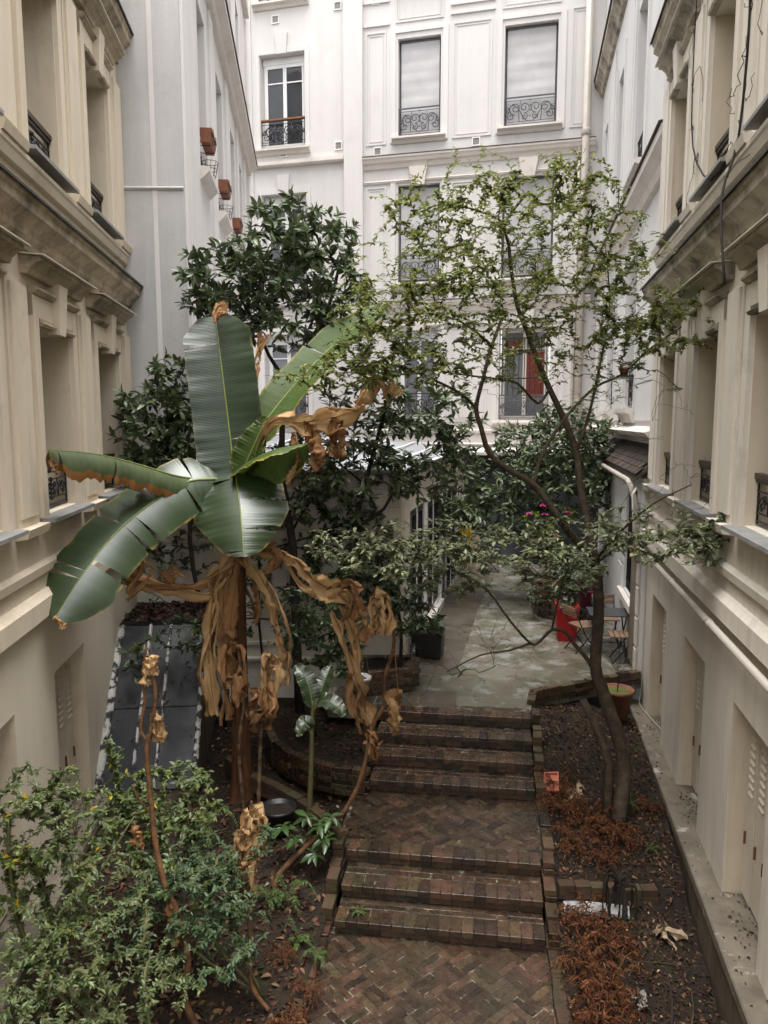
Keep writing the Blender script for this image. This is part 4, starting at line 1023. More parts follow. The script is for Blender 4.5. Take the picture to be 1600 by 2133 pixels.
# ---- the light-crowned tree in the right-hand bed
T = Plant(11)
tb = bed_pt(8.05, 0.55); tb.z -= 0.05
tr = thing('tree', 'slender multi-limbed tree leaning over the stairs from the right-hand bed', 'tree', tb)
trunk = [tb, at(1300, 1600, 8.12), at(1280, 1510, 8.16), at(1252, 1430, 8.2), at(1240, 1385, 8.22), at(1246, 1300, 8.28), at(1246, 1220, 8.32), at(1238, 1160, 8.35)]
e = T.limb(trunk, 0.088, 0.052)
T.limb([at(1238, 1160, 8.35), at(1195, 1120, 8.3), at(1150, 1060, 8.25), at(1112, 1010, 8.2), at(1060, 978, 8.1), at(1020, 945, 8.05), at(1002, 890, 8.0), at(992, 850, 8.0), at(1006, 790, 8.0), at(1025, 720, 8.1), at(1050, 650, 8.2)], 0.046, 0.014, 'near')
T.limb([at(1238, 1160, 8.35), at(1222, 1080, 8.5), at(1208, 1010, 8.6), at(1200, 940, 8.7), at(1178, 880, 8.75), at(1145, 810, 8.8), at(1120, 750, 8.85), at(1098, 690, 8.9), at(1078, 640, 8.9), at(1066, 570, 8.9), at(1060, 510, 8.9), at(1052, 465, 8.9), at(1100, 400, 8.9)], 0.048, 0.013, 'near')
T.limb([at(1112, 1010, 8.2), at(1128, 950, 8.3), at(1170, 880, 8.4), at(1235, 810, 8.45), at(1296, 780, 8.5), at(1350, 730, 8.5), at(1420, 680, 8.4)], 0.024, 0.008, 'near')
T.limb([at(1145, 810, 8.8), at(1120, 840, 8.6), at(1080, 800, 8.4), at(1040, 790, 8.3), at(960, 780, 8.2), at(900, 770, 8.1)], 0.018, 0.008, 'near')
T.limb([at(1200, 940, 8.7), at(1225, 870, 8.9), at(1250, 760, 9.1), at(1270, 640, 9.2), at(1262, 520, 9.3)], 0.020, 0.007, 'near')
T.limb([at(992, 850, 8.0), at(960, 820, 7.9), at(900, 790, 7.8), at(820, 760, 7.7), at(740, 770, 7.6)], 0.018, 0.007, 'near')
T.limb([at(1025, 720, 8.1), at(960, 670, 8.0), at(880, 650, 7.9)], 0.016, 0.008, 'near')
T.limb([at(1052, 465, 8.9), at(1000, 440, 8.9), at(920, 425, 8.8), at(860, 450, 8.7)], 0.014, 0.006, 'near')
# low crooked limb towards the court, half bare
T.limb([at(1252, 1430, 8.2), at(1225, 1375, 8.25), at(1195, 1340, 8.3), at(1180, 1318, 8.3), at(1150, 1312, 8.3), at(1125, 1335, 8.3), at(1105, 1340, 8.3), at(1060, 1290, 8.2), at(1010, 1225, 8.1), at(930, 1180, 8.0), at(860, 1150, 7.9)], 0.028, 0.006, 'near')
T.limb([at(1105, 1340, 8.3), at(1060, 1355, 8.2), at(1000, 1365, 8.1), at(930, 1400, 8.0)], 0.014, 0.005, 'near')
T.limb([at(1238, 1160, 8.35), at(1200, 1168, 8.0), at(1120, 1160, 7.8), at(1030, 1160, 7.7), at(950, 1165, 7.6)], 0.016, 0.006, 'near')
T.limb([at(1238, 1170, 8.35), at(1290, 1110, 8.0), at(1360, 1050, 7.7), at(1440, 1010, 7.5)], 0.020, 0.006, 'near')
T.limb([at(1238, 1175, 8.35), at(1330, 1120, 7.8), at(1420, 1140, 7.4), at(1500, 1120, 7.2)], 0.014, 0.006, 'near')
T.limb([at(1150, 1312, 8.3), at(1165, 1240, 8.2), at(1185, 1180, 8.1)], 0.014, 0.007, 'near')
rs = np.random.RandomState(3)
spec = [(1195, 355, 40, 30, 8.9, .3, 16), (1120, 395, 85, 28, 8.9, .5, 34), (960, 410, 100, 30, 8.8, .5, 34), (880, 450, 60, 28, 8.7, .4, 22), (1045, 440, 90, 34, 8.9, .6, 34), (1225, 415, 50, 40, 9.0, .5, 24),
        (1000, 500, 110, 36, 8.8, .7, 42), (1120, 520, 120, 42, 8.8, .8, 56), (1250, 500, 70, 45, 9.1, .6, 32), (930, 570, 90, 34, 8.4, .6, 34), (860, 615, 110, 34, 7.9, .6, 46), (800, 660, 80, 34, 7.8, .5, 34),
        (770, 720, 70, 28, 7.7, .5, 26), (880, 690, 100, 34, 7.9, .6, 40), (650, 790, 75, 20, 7.4, .3, 20), (1010, 610, 100, 34, 8.3, .7, 36), (1110, 630, 90, 36, 8.6, .7, 36), (1215, 600, 80, 40, 8.9, .7, 34),
        (1290, 555, 40, 40, 9.0, .5, 18), (1330, 640, 70, 30, 8.6, .5, 24), (1425, 675, 80, 30, 8.3, .4, 34), (1340, 715, 90, 34, 8.5, .6, 30), (1240, 710, 80, 40, 8.9, .7, 24), (1130, 730, 70, 40, 8.7, .7, 14),
        (950, 760, 90, 40, 8.0, .6, 24), (860, 780, 90, 34, 7.8, .6, 26), (740, 770, 80, 24, 7.5, .4, 20), (1050, 770, 80, 40, 8.3, .6, 8), (1290, 800, 80, 40, 8.6, .6, 10)]
spec += [(1040, 560, 230, 160, 8.6, 1.0, 110), (870, 690, 130, 90, 7.9, .6, 50), (1250, 620, 170, 100, 8.8, .8, 60), (1380, 690, 100, 40, 8.4, .5, 24)]
spec_low = [(900, 1120, 110, 26, 7.7, .5, 30), (810, 1165, 80, 26, 7.6, .4, 26), (720, 1130, 60, 20, 7.7, .4, 12), (1040, 1145, 110, 22, 7.7, .5, 30), (1180, 1120, 90, 28, 7.9, .5, 26), (1170, 1195, 70, 24, 8.0, .3, 14),
            (1330, 1090, 80, 26, 7.7, .5, 18), (1420, 1140, 90, 28, 7.4, .4, 30), (1520, 1110, 60, 22, 7.2, .3, 14), (1000, 1200, 90, 20, 7.9, .3, 12), (930, 1215, 60, 18, 7.9, .3, 8), (1560, 1085, 40, 16, 7.1, .2, 8)]
tips_hi = clusters(spec, rs); T.grow(tips_hi, jit=0.5, sag=0.10); nhi = len(T.tips)
tips_lo = clusters([(a, b, c * 1.1, d, e_, f, n * 1.7) for a, b, c, d, e_, f, n in spec_low], rs); T.grow(tips_lo, jit=0.5, sag=0.12, skip=0); nlo = len(T.tips)
bare = clusters([(960, 1360, 120, 40, 8.1, .4, 26), (1330, 860, 80, 60, 8.5, .5, 16), (1400, 1020, 80, 40, 7.6, .4, 14), (1090, 1330, 80, 40, 8.2, .4, 12), (1060, 850, 90, 50, 8.3, .6, 12), (830, 1440, 60, 30, 8.1, .3, 6), (1200, 850, 60, 60, 8.7, .5, 10)], rs); T.grow(bare, jit=0.6, sag=0.05)
mb = MB(); T.wood(mb, 0.0019, 2.9, 0.11); mb.build('trunk', 'bark_brown', tr, recalc=False)
alltips = T.tips; T.tips = alltips[:nhi]
leaves_mesh('crown', *leaf_positions(T, 0.36, 0.031, 'along', 0.060, 0.029, rs, upw=1.3), 'leaf_tree', tr, 'wide', 0.15)
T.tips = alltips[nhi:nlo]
leaves_mesh('crown', *leaf_positions(T, 0.36, 0.034, 'along', 0.074, 0.037, rs, upw=2.0), 'leaf_sky_sheen', tr, 'wide', 0.12)
# cut stump leaning beside the trunk
st = thing('tree_stump', 'dead sawn-off branch leaning against the base of the tree', 'stump', tb + Vector((-.15, .1, 0)))
MB().tube([tb + Vector((-.10, .03, -.02)), at(1270, 1590, 8.15), at(1245, 1520, 8.2), at(1214, 1458, 8.25)], [0.06, 0.052, 0.047, 0.043], 10, wob=0.06).build('branch', 'bark_brown', st)

# ---- evergreens
DENS = 1.4; SPREAD = 1.3
def evergreen(name, label, limbs, spec, seed, leafm, bark, ln, wd, depth=0.22, spacing=0.05, nros=6, group=None, style='both', tipr=0.0032, jit=0.45, shell=0.3, young=None, kind='laurel', sag=0.08, upw=1.0, cat='tree', stem='trunk', fol='crown'):
    p = Plant(seed); rs = np.random.RandomState(seed + 100)
    base = Vector(limbs[0][0][0]); root = thing(name, label, cat, base, group)
    for i, (pts, r0, r1) in enumerate(limbs): p.limb(pts, r0, r1, -1 if i == 0 else 'near')
    p.grow(clusters(spec, rs, shell)[::1], jit=jit, sag=sag)
    mb = MB(); p.wood(mb, tipr, 2.5, 0.10); mb.build(stem, bark, root, recalc=False)
    L = leaf_positions(p, depth, spacing, style, ln, wd, rs, upw=upw, nros=nros)
    leaves_mesh(fol, *L, leafm, root, kind, 0.14)
    if young:
        all_ = p.tips; k = max(1, int(len(all_) * young)); idx = rs.choice(len(all_), k, replace=False); p.tips = [all_[i] for i in idx]
        leaves_mesh('young_leaves', *leaf_positions(p, 0.07, 0.03, 'both' if style == 'along' else 'rosette', ln * .85, wd * .9, rs, nros=4), 'leaf_young', root, kind, 0.1)
    return root, p

evergreen('evergreen_tree', 'tall glossy evergreen rising behind the banana plant', [
    ([Vector((-1.25, 10.6, 0.6)), at(612, 1180, 10.6), at(606, 1110, 10.6), at(590, 1010, 10.6), at(588, 900, 10.6), at(600, 800, 10.6), at(680, 650, 10.6), at(705, 560, 10.6)], 0.07, 0.02),
    ([at(600, 800, 10.6), at(560, 740, 10.5), at(540, 690, 10.5), at(500, 620, 10.5)], 0.03, 0.015),
    ([at(606, 1110, 10.6), at(650, 1040, 10.7), at(720, 970, 10.7)], 0.025, 0.01)],
    [(600, 455, 60, 36, 10.6, .5, 30), (665, 500, 70, 45, 10.6, .6, 44), (560, 530, 75, 45, 10.5, .6, 44), (630, 580, 100, 45, 10.6, .6, 60), (470, 580, 75, 50, 10.4, .5, 50), (430, 600, 40, 36, 10.3, .4, 20), (700, 600, 45, 50, 10.6, .5, 26), (490, 650, 85, 36, 10.4, .5, 40), (600, 680, 90, 40, 10.5, .5, 40), (690, 670, 40, 30, 10.6, .4, 14)],
    21, 'leaf_laurel', 'bark_dark', 0.155, 0.058, 0.16, 0.055, 7)
evergreen('evergreen_tree', 'dark evergreen in front of the cream annex, right of the banana', [
    ([Vector((-0.42, 10.75, 0.7)), at(735, 1180, 10.7), at(738, 1100, 10.7), at(760, 1010, 10.7), at(790, 900, 10.7), at(812, 820, 10.6)], 0.055, 0.02),
    ([at(738, 1100, 10.7), at(800, 1060, 10.7), at(830, 1000, 10.7), at(900, 940, 10.8)], 0.03, 0.012),
    ([at(760, 1010, 10.7), at(700, 960, 10.6), at(650, 930, 10.6)], 0.02, 0.01)],
    [(800, 760, 70, 40, 10.5, .5, 26), (770, 840, 90, 45, 10.6, .5, 36), (880, 850, 70, 45, 10.7, .5, 30), (950, 880, 45, 60, 10.8, .4, 24), (710, 930, 100, 36, 10.6, .4, 44), (840, 930, 100, 40, 10.7, .5, 46), (940, 980, 55, 40, 10.8, .4, 22), (760, 1000, 110, 40, 10.7, .4, 44), (640, 990, 60, 34, 10.6, .3, 22), (680, 1060, 60, 40, 10.7, .3, 16), (890, 1010, 60, 30, 10.8, .4, 18)],
    22, 'leaf_laurel', 'bark_dark', 0.145, 0.055, 0.18, 0.055, 6)
evergreen('evergreen_shrub', 'grey-green laurel bush against the grey blank wall', [
    ([Vector((-2.40, 10.85, 0.3)), at(402, 1180, 10.8), at(396, 1050, 10.8), at(385, 960, 10.7), at(360, 880, 10.7)], 0.04, 0.015)],
    [(352, 775, 26, 26, 10.6, .25, 12), (335, 850, 55, 36, 10.6, .4, 34), (395, 850, 40, 45, 10.6, .4, 24), (380, 910, 60, 40, 10.5, .4, 36), (300, 910, 50, 36, 10.3, .3, 24), (290, 960, 45, 20, 10.2, .3, 14), (270, 840, 12, 30, 10.3, .2, 6), (420, 980, 50, 24, 10.6, .3, 12), (330, 940, 70, 26, 10.4, .3, 18)],
    23, 'leaf_laurel', 'bark_dark', 0.16, 0.06, 0.16, 0.055, 7, cat='shrub')
evergreen('evergreen_shrub', 'bush with pale new leaf tips hanging over the young banana', [
    ([Vector((-0.95, 9.75, 0.72)), at(620, 1400, 9.7), at(612, 1320, 9.6), at(640, 1270, 9.5)], 0.04, 0.014),
    ([at(612, 1320, 9.6), at(560, 1290, 9.5), at(470, 1290, 9.4)], 0.014, 0.008)],
    [(640, 1270, 70, 40, 9.5, .4, 36), (700, 1310, 60, 50, 9.4, .4, 34), (640, 1350, 60, 36, 9.4, .4, 26), (710, 1370, 40, 30, 9.3, .3, 20), (520, 1290, 50, 40, 9.6, .3, 16), (440, 1330, 50, 30, 9.4, .3, 14), (370, 1320, 50, 30, 9.5, .3, 12), (300, 1200, 50, 30, 10.0, .3, 10), (480, 1210, 60, 30, 9.8, .4, 10), (290, 1380, 30, 30, 9.4, .2, 6)],
    24, 'leaf_laurel_dark', 'bark_dark', 0.115, 0.046, 0.14, 0.05, 6, young=0.10, cat='shrub')
evergreen('evergreen_shrub', 'dark laurel at the corner of the cream annex above the brick trough', [
    ([Vector((0.25, 10.95, 1.25)), at(835, 1300, 10.9), at(815, 1230, 10.9), at(790, 1160, 10.9)], 0.03, 0.012)],
    [(830, 1230, 60, 40, 10.8, .35, 34), (860, 1290, 50, 30, 10.8, .3, 22), (780, 1190, 60, 40, 10.9, .3, 26), (700, 1180, 60, 36, 10.8, .3, 24), (780, 1270, 50, 40, 10.8, .3, 18)],
    25, 'leaf_laurel_dark', 'bark_dark', 0.13, 0.05, 0.16, 0.05, 6, cat='shrub')
evergreen('evergreen_shrub', 'large dense evergreen bush at the far end of the court', [
    ([Vector((4.0, 16.6, 1.05)), at(1130, 1080, 16.6), at(1130, 1010, 16.6), at(1120, 950, 16.5)], 0.06, 0.025)],
    [(1130, 930, 90, 50, 16.3, 1.0, 80), (1190, 900, 70, 50, 16.5, 1.0, 60), (1060, 990, 80, 55, 16.2, .9, 70), (1160, 1000, 90, 60, 16.0, 1.0, 80), (1230, 980, 40, 80, 16.3, .8, 50), (1010, 1060, 60, 40, 16.0, .7, 40), (950, 1080, 45, 36, 15.9, .6, 30), (1080, 1070, 70, 40, 15.9, .6, 40)],
    26, 'leaf_laurel', 'bark_dark', 0.19, 0.07, 0.25, 0.07, 6, cat='shrub')

evergreen('climbing_shrub', 'thin dark climber spread over the cream annex wall behind the banana', [
    ([Vector((-1.75, 11.0, 0.5)), at(540, 1300, 11.0), at(540, 1150, 11.0), at(530, 1060, 11.0)], .018, .008), ([at(540, 1150, 11.0), at(640, 1120, 11.0), at(720, 1090, 11.0)], .010, .006), ([at(540, 1150, 11.0), at(450, 1110, 11.0), at(400, 1060, 11.0)], .010, .006)],
    [(440, 1040, 60, 50, 11.0, .1, 22), (520, 1060, 60, 50, 11.0, .1, 18), (640, 1080, 70, 50, 11.0, .1, 24), (720, 1060, 60, 50, 11.0, .1, 20), (420, 1140, 60, 50, 11.0, .1, 18), (600, 1180, 70, 50, 11.0, .1, 18), (700, 1150, 60, 40, 10.95, .1, 18), (340, 1120, 40, 40, 11.0, .1, 10), (560, 960, 60, 30, 11.0, .1, 12), (760, 1120, 50, 60, 10.95, .1, 20), (660, 1260, 60, 40, 10.9, .15, 16)],
    27, 'leaf_laurel_dark', 'bark_dark', .12, .048, .2, .05, 5, cat='climber', stem='stems', fol='foliage')
# ------------------------------------------------------------------ banana plant and withered plants
def uvmat(name, col, col_edge, rough, veins=1.0, edge=(0.86, 0.99), trans=0.2, midglow=None, spec=0.5, patch=None, coat=0.0):
    """leaf material driven by the leaf's own UV: u 0 midrib -> 1 margin, v metres along"""
    m = bpy.data.materials.new(name); m.use_nodes = True; MATS[name] = m
    t = m.node_tree; N = t.nodes; Lk = t.links; b = N['Principled BSDF']
    uv = N.new('ShaderNodeUVMap'); sp = N.new('ShaderNodeSeparateXYZ'); Lk.new(uv.outputs[0], sp.inputs[0])
    geo = N.new('ShaderNodeNewGeometry')
    nz = N.new('ShaderNodeTexNoise'); nz.inputs['Scale'].default_value = 9; nz.inputs['Detail'].default_value = 6; Lk.new(geo.outputs['Position'], nz.inputs['Vector'])
    ad = N.new('ShaderNodeMath'); ad.operation = 'MULTIPLY_ADD'; ad.inputs[1].default_value = 0.35; Lk.new(nz.outputs['Fac'], ad.inputs[0]); Lk.new(sp.outputs['X'], ad.inputs[2])
    mr = N.new('ShaderNodeMapRange'); mr.inputs[1].default_value = edge[0] + .17; mr.inputs[2].default_value = edge[1] + .17; Lk.new(ad.outputs[0], mr.inputs[0])
    r = N.new('ShaderNodeValToRGB'); e = r.color_ramp.elements; c = Vector(col)
    e[0].position = .3; e[1].position = .7; e[0].color = (*(c * .8), 1); e[1].color = (*(c * 1.2), 1)
    n2 = N.new('ShaderNodeTexNoise'); n2.inputs['Scale'].default_value = 3; n2.inputs['Detail'].default_value = 4; Lk.new(geo.outputs['Position'], n2.inputs['Vector']); Lk.new(n2.outputs['Fac'], r.inputs['Fac'])
    base = r.outputs[0]
    # parallel side veins
    mv = N.new('ShaderNodeMath'); mv.operation = 'MULTIPLY'; mv.inputs[1].default_value = 330.0; Lk.new(sp.outputs['Y'], mv.inputs[0])
    sn = N.new('ShaderNodeMath'); sn.operation = 'SINE'; Lk.new(mv.outputs[0], sn.inputs[0])
    mv2 = N.new('ShaderNodeMath'); mv2.operation = 'MULTIPLY'; mv2.inputs[1].default_value = 71.0; Lk.new(sp.outputs['Y'], mv2.inputs[0])
    sn2 = N.new('ShaderNodeMath'); sn2.operation = 'SINE'; Lk.new(mv2.outputs[0], sn2.inputs[0])
    sm = N.new('ShaderNodeMath'); sm.operation = 'MULTIPLY_ADD'; sm.inputs[1].default_value = 0.8; Lk.new(sn2.outputs[0], sm.inputs[0]); Lk.new(sn.outputs[0], sm.inputs[2])
    hv = N.new('ShaderNodeHueSaturation'); Lk.new(base, hv.inputs['Color'])
    vm = N.new('ShaderNodeMapRange'); vm.inputs[1].default_value = -1.8; vm.inputs[2].default_value = 1.8; vm.inputs[3].default_value = 1 - .09 * veins; vm.inputs[4].default_value = 1 + .09 * veins; Lk.new(sm.outputs[0], vm.inputs[0]); Lk.new(vm.outputs[0], hv.inputs['Value'])
    mx = N.new('ShaderNodeMixRGB'); Lk.new(mr.outputs[0], mx.inputs[0]); Lk.new(hv.outputs[0], mx.inputs[1]); mx.inputs[2].default_value = (*col_edge, 1); out = mx.outputs[0]
    if patch:
        n4 = N.new('ShaderNodeTexNoise'); n4.inputs['Scale'].default_value = 4.2; n4.inputs['Detail'].default_value = 3; Lk.new(geo.outputs['Position'], n4.inputs['Vector'])
        m4 = N.new('ShaderNodeMapRange'); m4.inputs[1].default_value = 0.60; m4.inputs[2].default_value = 0.70; m4.inputs[4].default_value = .8; Lk.new(n4.outputs['Fac'], m4.inputs[0])
        x4 = N.new('ShaderNodeMixRGB'); Lk.new(m4.outputs[0], x4.inputs[0]); Lk.new(out, x4.inputs[1]); x4.inputs[2].default_value = (*patch, 1); out = x4.outputs[0]
    Lk.new(out, b.inputs['Base Color']); b.inputs['Roughness'].default_value = rough; b.inputs['Specular IOR Level'].default_value = spec
    b.inputs['Coat Weight'].default_value = coat; b.inputs['Coat Roughness'].default_value = 0.33; b.inputs['Coat IOR'].default_value = 1.6
    bp = N.new('ShaderNodeBump'); bp.inputs['Strength'].default_value = 0.22 * veins; bp.inputs['Distance'].default_value = 0.004; Lk.new(sm.outputs[0], bp.inputs['Height']); Lk.new(bp.outputs[0], b.inputs['Normal'])
    tr_ = N.new('ShaderNodeBsdfTranslucent'); Lk.new(out, tr_.inputs['Color']); ms = N.new('ShaderNodeMixShader'); ms.inputs[0].default_value = trans
    Lk.new(b.outputs[0], ms.inputs[1]); Lk.new(tr_.outputs[0], ms.inputs[2]); Lk.new(ms.outputs[0], N['Material Output'].inputs['Surface'])
uvmat('banana_shaded', (0.017, 0.034, 0.012), (0.12, 0.10, 0.03), 0.40, edge=(0.96, 1.06), trans=0.12, coat=0.3)  # shade on the upright leaf, put into a darker green
uvmat('banana_green', (0.023, 0.044, 0.015), (0.22, 0.15, 0.04), 0.34, edge=(0.94, 1.03), trans=0.10, spec=0.7, coat=0.55)
uvmat('banana_back', (0.055, 0.092, 0.018), (0.30, 0.25, 0.04), 0.5, edge=(0.90, 1.02), trans=0.28)
uvmat('banana_ragged', (0.090, 0.118, 0.055), (0.33, 0.15, 0.045), 0.5, edge=(0.72, 0.80), trans=0.2)
uvmat('dead_leaf', (0.37, 0.20, 0.092), (0.20, 0.085, 0.035), 0.75, 0.0, trans=0.25, spec=0.2, edge=(0.8, 1.1))
uvmat('dead_leaf_pale', (0.55, 0.36, 0.18), (0.26, 0.12, 0.045), 0.75, 0.0, trans=0.25, spec=0.2, edge=(0.7, 1.1))
uvmat('dead_leaf_dark', (0.20, 0.105, 0.052), (0.07, 0.035, 0.02), 0.75, 0.0, trans=0.2, spec=0.2, edge=(0.8, 1.1))
mat('midrib', (0.17, 0.20, 0.055), rough=0.45, var=0.2, scale=6, bump=0.05)
mat('petiole_dead', (0.27, 0.14, 0.05), rough=0.8, var=0.35, scale=9, bump=0.3)
mat('pseudostem', (0.070, 0.028, 0.014), rough=0.65, scale=9, streak=True, col2=(0.17, 0.078, 0.032), mix=(0.40, 0.72), bump=0.5, bscale=14)
mat('stem_scarred', (0.19, 0.125, 0.07), rough=0.85, scale=10, col2=(0.045, 0.027, 0.017), mix=(0.40, 0.62), bump=0.7, bscale=30)
mat('stem_brown', (0.15, 0.070, 0.028), rough=0.8, scale=9, col2=(0.06, 0.03, 0.015), mix=(0.42, 0.62), bump=0.6, bscale=28)

def crom(pts, n):
    pts = [Vector(p) for p in pts]; out = []; m = len(pts) - 1
    for i in range(n + 1):
        u = i / n * m; k = min(int(u), m - 1); t = u - k
        p0, p1, p2, p3 = pts[max(k - 1, 0)], pts[k], pts[k + 1], pts[min(k + 2, m)]
        out.append(0.5 * ((2 * p1) + (p2 - p0) * t + (2 * p0 - 5 * p1 + 4 * p2 - p3) * t * t + (3 * p1 - p0 - 3 * p2 + p3) * t ** 3))
    return out
def uvgrid_obj(name, grids, m, parent):
    vs, fs, uv = [], [], []
    off = parent_loc(parent)
    for (P, U, nr_, nc) in grids:
        b = len(vs); vs += [tuple(p - off) for p in P]; uv += U
        fs += [(b + i * nc + j, b + i * nc + j + 1, b + (i + 1) * nc + j + 1, b + (i + 1) * nc + j) for i in range(nr_ - 1) for j in range(nc - 1)]
    me = bpy.data.meshes.new(name); me.from_pydata(vs, [], fs); l = me.uv_layers.new(name='UVMap')
    for poly in me.polygons:
        poly.use_smooth = True
        for li in poly.loop_indices: l.data[li].uv = uv[me.loops[li].vertex_index]
    me.materials.append(MATS[m]); o = bpy.data.objects.new(name, me); COL.objects.link(o); o.parent = parent
    return o
def blade(name, parent, pts, W, hint, m, seed, fold=(12, 12), pet=0.05, tears=2, hang=0.0, ragged=0.0, tip=0.22, N=64, rib=0.016, ribm='midrib', sides=(1, -1), wprof=None, wave=0.012):
    rd = random.Random(seed); C = crom(pts, N); hint = Vector(hint).normalized(); M_ = 7
    ln = [0.0]
    for a, b in zip(C, C[1:]): ln.append(ln[-1] + (b - a).length)
    Lt = ln[-1]; fr = []
    for i in range(N + 1):
        d = (C[min(i + 1, N)] - C[max(i - 1, 0)]).normalized(); s = d.cross(hint).normalized(); fr.append((d, s, s.cross(d).normalized()))
    i0 = int(N * pet); grids = []
    for sd, fo in zip((1, -1), fold):
        if sd not in sides: continue
        cuts = sorted(rd.uniform(.2, .95) for _ in range(tears)); seg = [0.0] + cuts + [1.0]
        for a, b in zip(seg, seg[1:]):
            ia, ib = i0 + round((N - i0) * a), i0 + round((N - i0) * b)
            if ib - ia < 2: continue
            f2 = fo + rd.uniform(-5, 5) * (1 if tears else 0); P, U = [], []; rows = ib - ia + 1
            ph = rd.uniform(0, 6); gap = rd.uniform(.01, .04)
            for i in range(ia, ib + 1):
                t = (i - i0) / (N - i0); d, s, n = fr[i]
                w_ = W * min(1, (max(t, .004) / .14) ** .55) * min(1, (max(1 - t, .0) / tip) ** .55) if not wprof else W * wprof(t)
                if ragged: w_ *= 1 - ragged * (0.5 + 0.5 * math.sin(i * 1.7 + seed) * math.sin(i * .63 + seed * 2)) * rd.uniform(.5, 1)
                for j in range(M_):
                    x = j / (M_ - 1); k = 0.0
                    if i == ia and a > 0: k = gap * x
                    if i == ib and b < 1: k = -gap * x
                    an = R_(f2) * (0.4 + .6 * x); xx = x * w_
                    p = C[i] + s * sd * xx * math.cos(an) + n * xx * math.sin(an) + d * k + n * (wave * math.sin(i * .55 + ph) * x * x + wave * .4 * math.sin(i * 1.9 + ph) * x) - Vector((0, 0, hang * xx * x))
                    P.append(p); U.append((x, ln[i]))
            grids.append((P, U, rows, M_))
    o = uvgrid_obj(name, grids, m, parent)
    if rib: MB().tube([C[i] - fr[i][2] * 0.0 for i in range(0, N + 1, 2)], [rib * (1 - .8 * i / N) + .002 for i in range(0, N + 1, 2)], 6).build('midrib', ribm, o, recalc=False)
    return o
from mathutils import noise as mn
def dead(name, parent, pts, W, seed, m='dead_leaf', N=34, crumple=0.5, pet=True, r=0.008):
    """withered ribbon: creased, torn blade hanging along a path"""
    rd = random.Random(seed); C = crom(pts, N); M_ = 13; ph = [rd.uniform(0, 6.28) for _ in range(8)]; P, U = [], []
    ln = 0; tw = rd.uniform(-2, 2); tw2 = rd.uniform(-2.2, 2.2); so = Vector((seed * 3.7, seed * 1.3, 0)); keep = []
    for i in range(N + 1):
        t = i / N; d = (C[min(i + 1, N)] - C[max(i - 1, 0)]).normalized(); a = tw + tw2 * t + .5 * math.sin(t * 7 + ph[0])
        ref = Vector((math.cos(a), math.sin(a), 0.25)); s = d.cross(ref)
        if s.length < .05: s = d.cross(Vector((0.3, 1, .2)))
        s.normalize(); n = s.cross(d).normalized()
        w_ = W * min(1, (t / .18 + .05) ** .9) * (0.66 + .34 * math.sin(t * 6 + ph[1])) * (1 if t < .8 else 1 - (t - .8) / .2 * .5)
        if i: ln += (C[i] - C[i - 1]).length
        for j in range(M_):
            x = j / (M_ - 1) * 2 - 1; sg = 1 if x > 0 else -1
            e = mn.noise(Vector((t * 6, sg * 3.0, 0)) + so) * .7 + mn.noise(Vector((t * 19, sg * 3.0, 7)) + so) * .6      # torn margin
            wx = w_ * (1 + e) * abs(x)
            cr = abs(mn.noise(Vector((x * 1.6, t * 5, 2)) + so)) * 1.3 + abs(mn.noise(Vector((x * 3.6, t * 9, 5)) + so)) * .55 + mn.noise(Vector((x * 9, t * 22, 9)) + so) * .16
            z = W * crumple * (cr - .3) * (.25 + abs(x)) * 1.5 - W * .55 * abs(x) ** 1.4 * crumple
            P.append(C[i] + s * sg * wx * .85 + n * z + d * W * .16 * mn.noise(Vector((x * 3, t * 8, 14)) + so)); U.append((abs(x), ln))
    o = uvgrid_obj(name, [(P, U, N + 1, M_)], m, parent)
    if pet: MB().tube(C, [r * (1 - .6 * i / N) for i in range(N + 1)], 5).build('petiole', 'petiole_dead', o, recalc=False)
    return o

bp0 = Vector((-1.80, 8.94, 0.30))
BN = thing('banana_plant', 'large banana plant with broad green leaves above and withered brown ones below', 'banana plant', bp0)
pst = crom([bp0 - Vector((0, 0, .05)), at(502, 1560, 8.94), at(498, 1400, 8.92), at(496, 1250, 8.9), at(497, 1120, 8.88), at(495, 1000, 8.86)], 40)
ps = MB(); k = 18; vs_ = []
for i, p in enumerate(pst):
    t = i / 40; r = 0.07 * math.exp(-t * 12) + 0.118 - 0.05 * t
    for j in range(k): a = 2 * math.pi * j / k; rr = r * (1 + .10 * math.sin(j * 3.1 + t * 3) + .05 * math.sin(j * 7.3)); vs_.append(p + Vector((rr * math.cos(a), rr * math.sin(a), 0)))
ps.add(vs_, [(i * k + j, i * k + (j + 1) % k, (i + 1) * k + (j + 1) % k, (i + 1) * k + j) for i in range(40) for j in range(k)], True); ps.build('trunk', 'pseudostem', BN, recalc=False)
blade('leaf', BN, pathpx([(492, 1010, 8.87), (485, 960, 8.92), (478, 900, 8.98), (466, 800, 9.08), (456, 720, 9.2), (448, 655, 9.34)]), 0.415, (0.05, -1, .12), 'banana_shaded', 1, (8, 10), 0.08, 1, tip=.16)
blade('leaf', BN, pathpx([(500, 1005, 8.9), (520, 940, 9.05), (552, 880, 9.2), (620, 795, 9.5), (705, 710, 9.9), (810, 628, 10.4)]), 0.33, (-.42, -.75, .5), 'banana_back', 2, (14, 10), 0.22, 2)
blade('leaf', BN, pathpx([(498, 1005, 8.85), (515, 960, 8.8), (535, 915, 8.78), (556, 868, 8.8)]), 0.22, (-.3, -.85, .3), 'banana_back', 3, (16, 12), 0.12, 1, tip=.5)
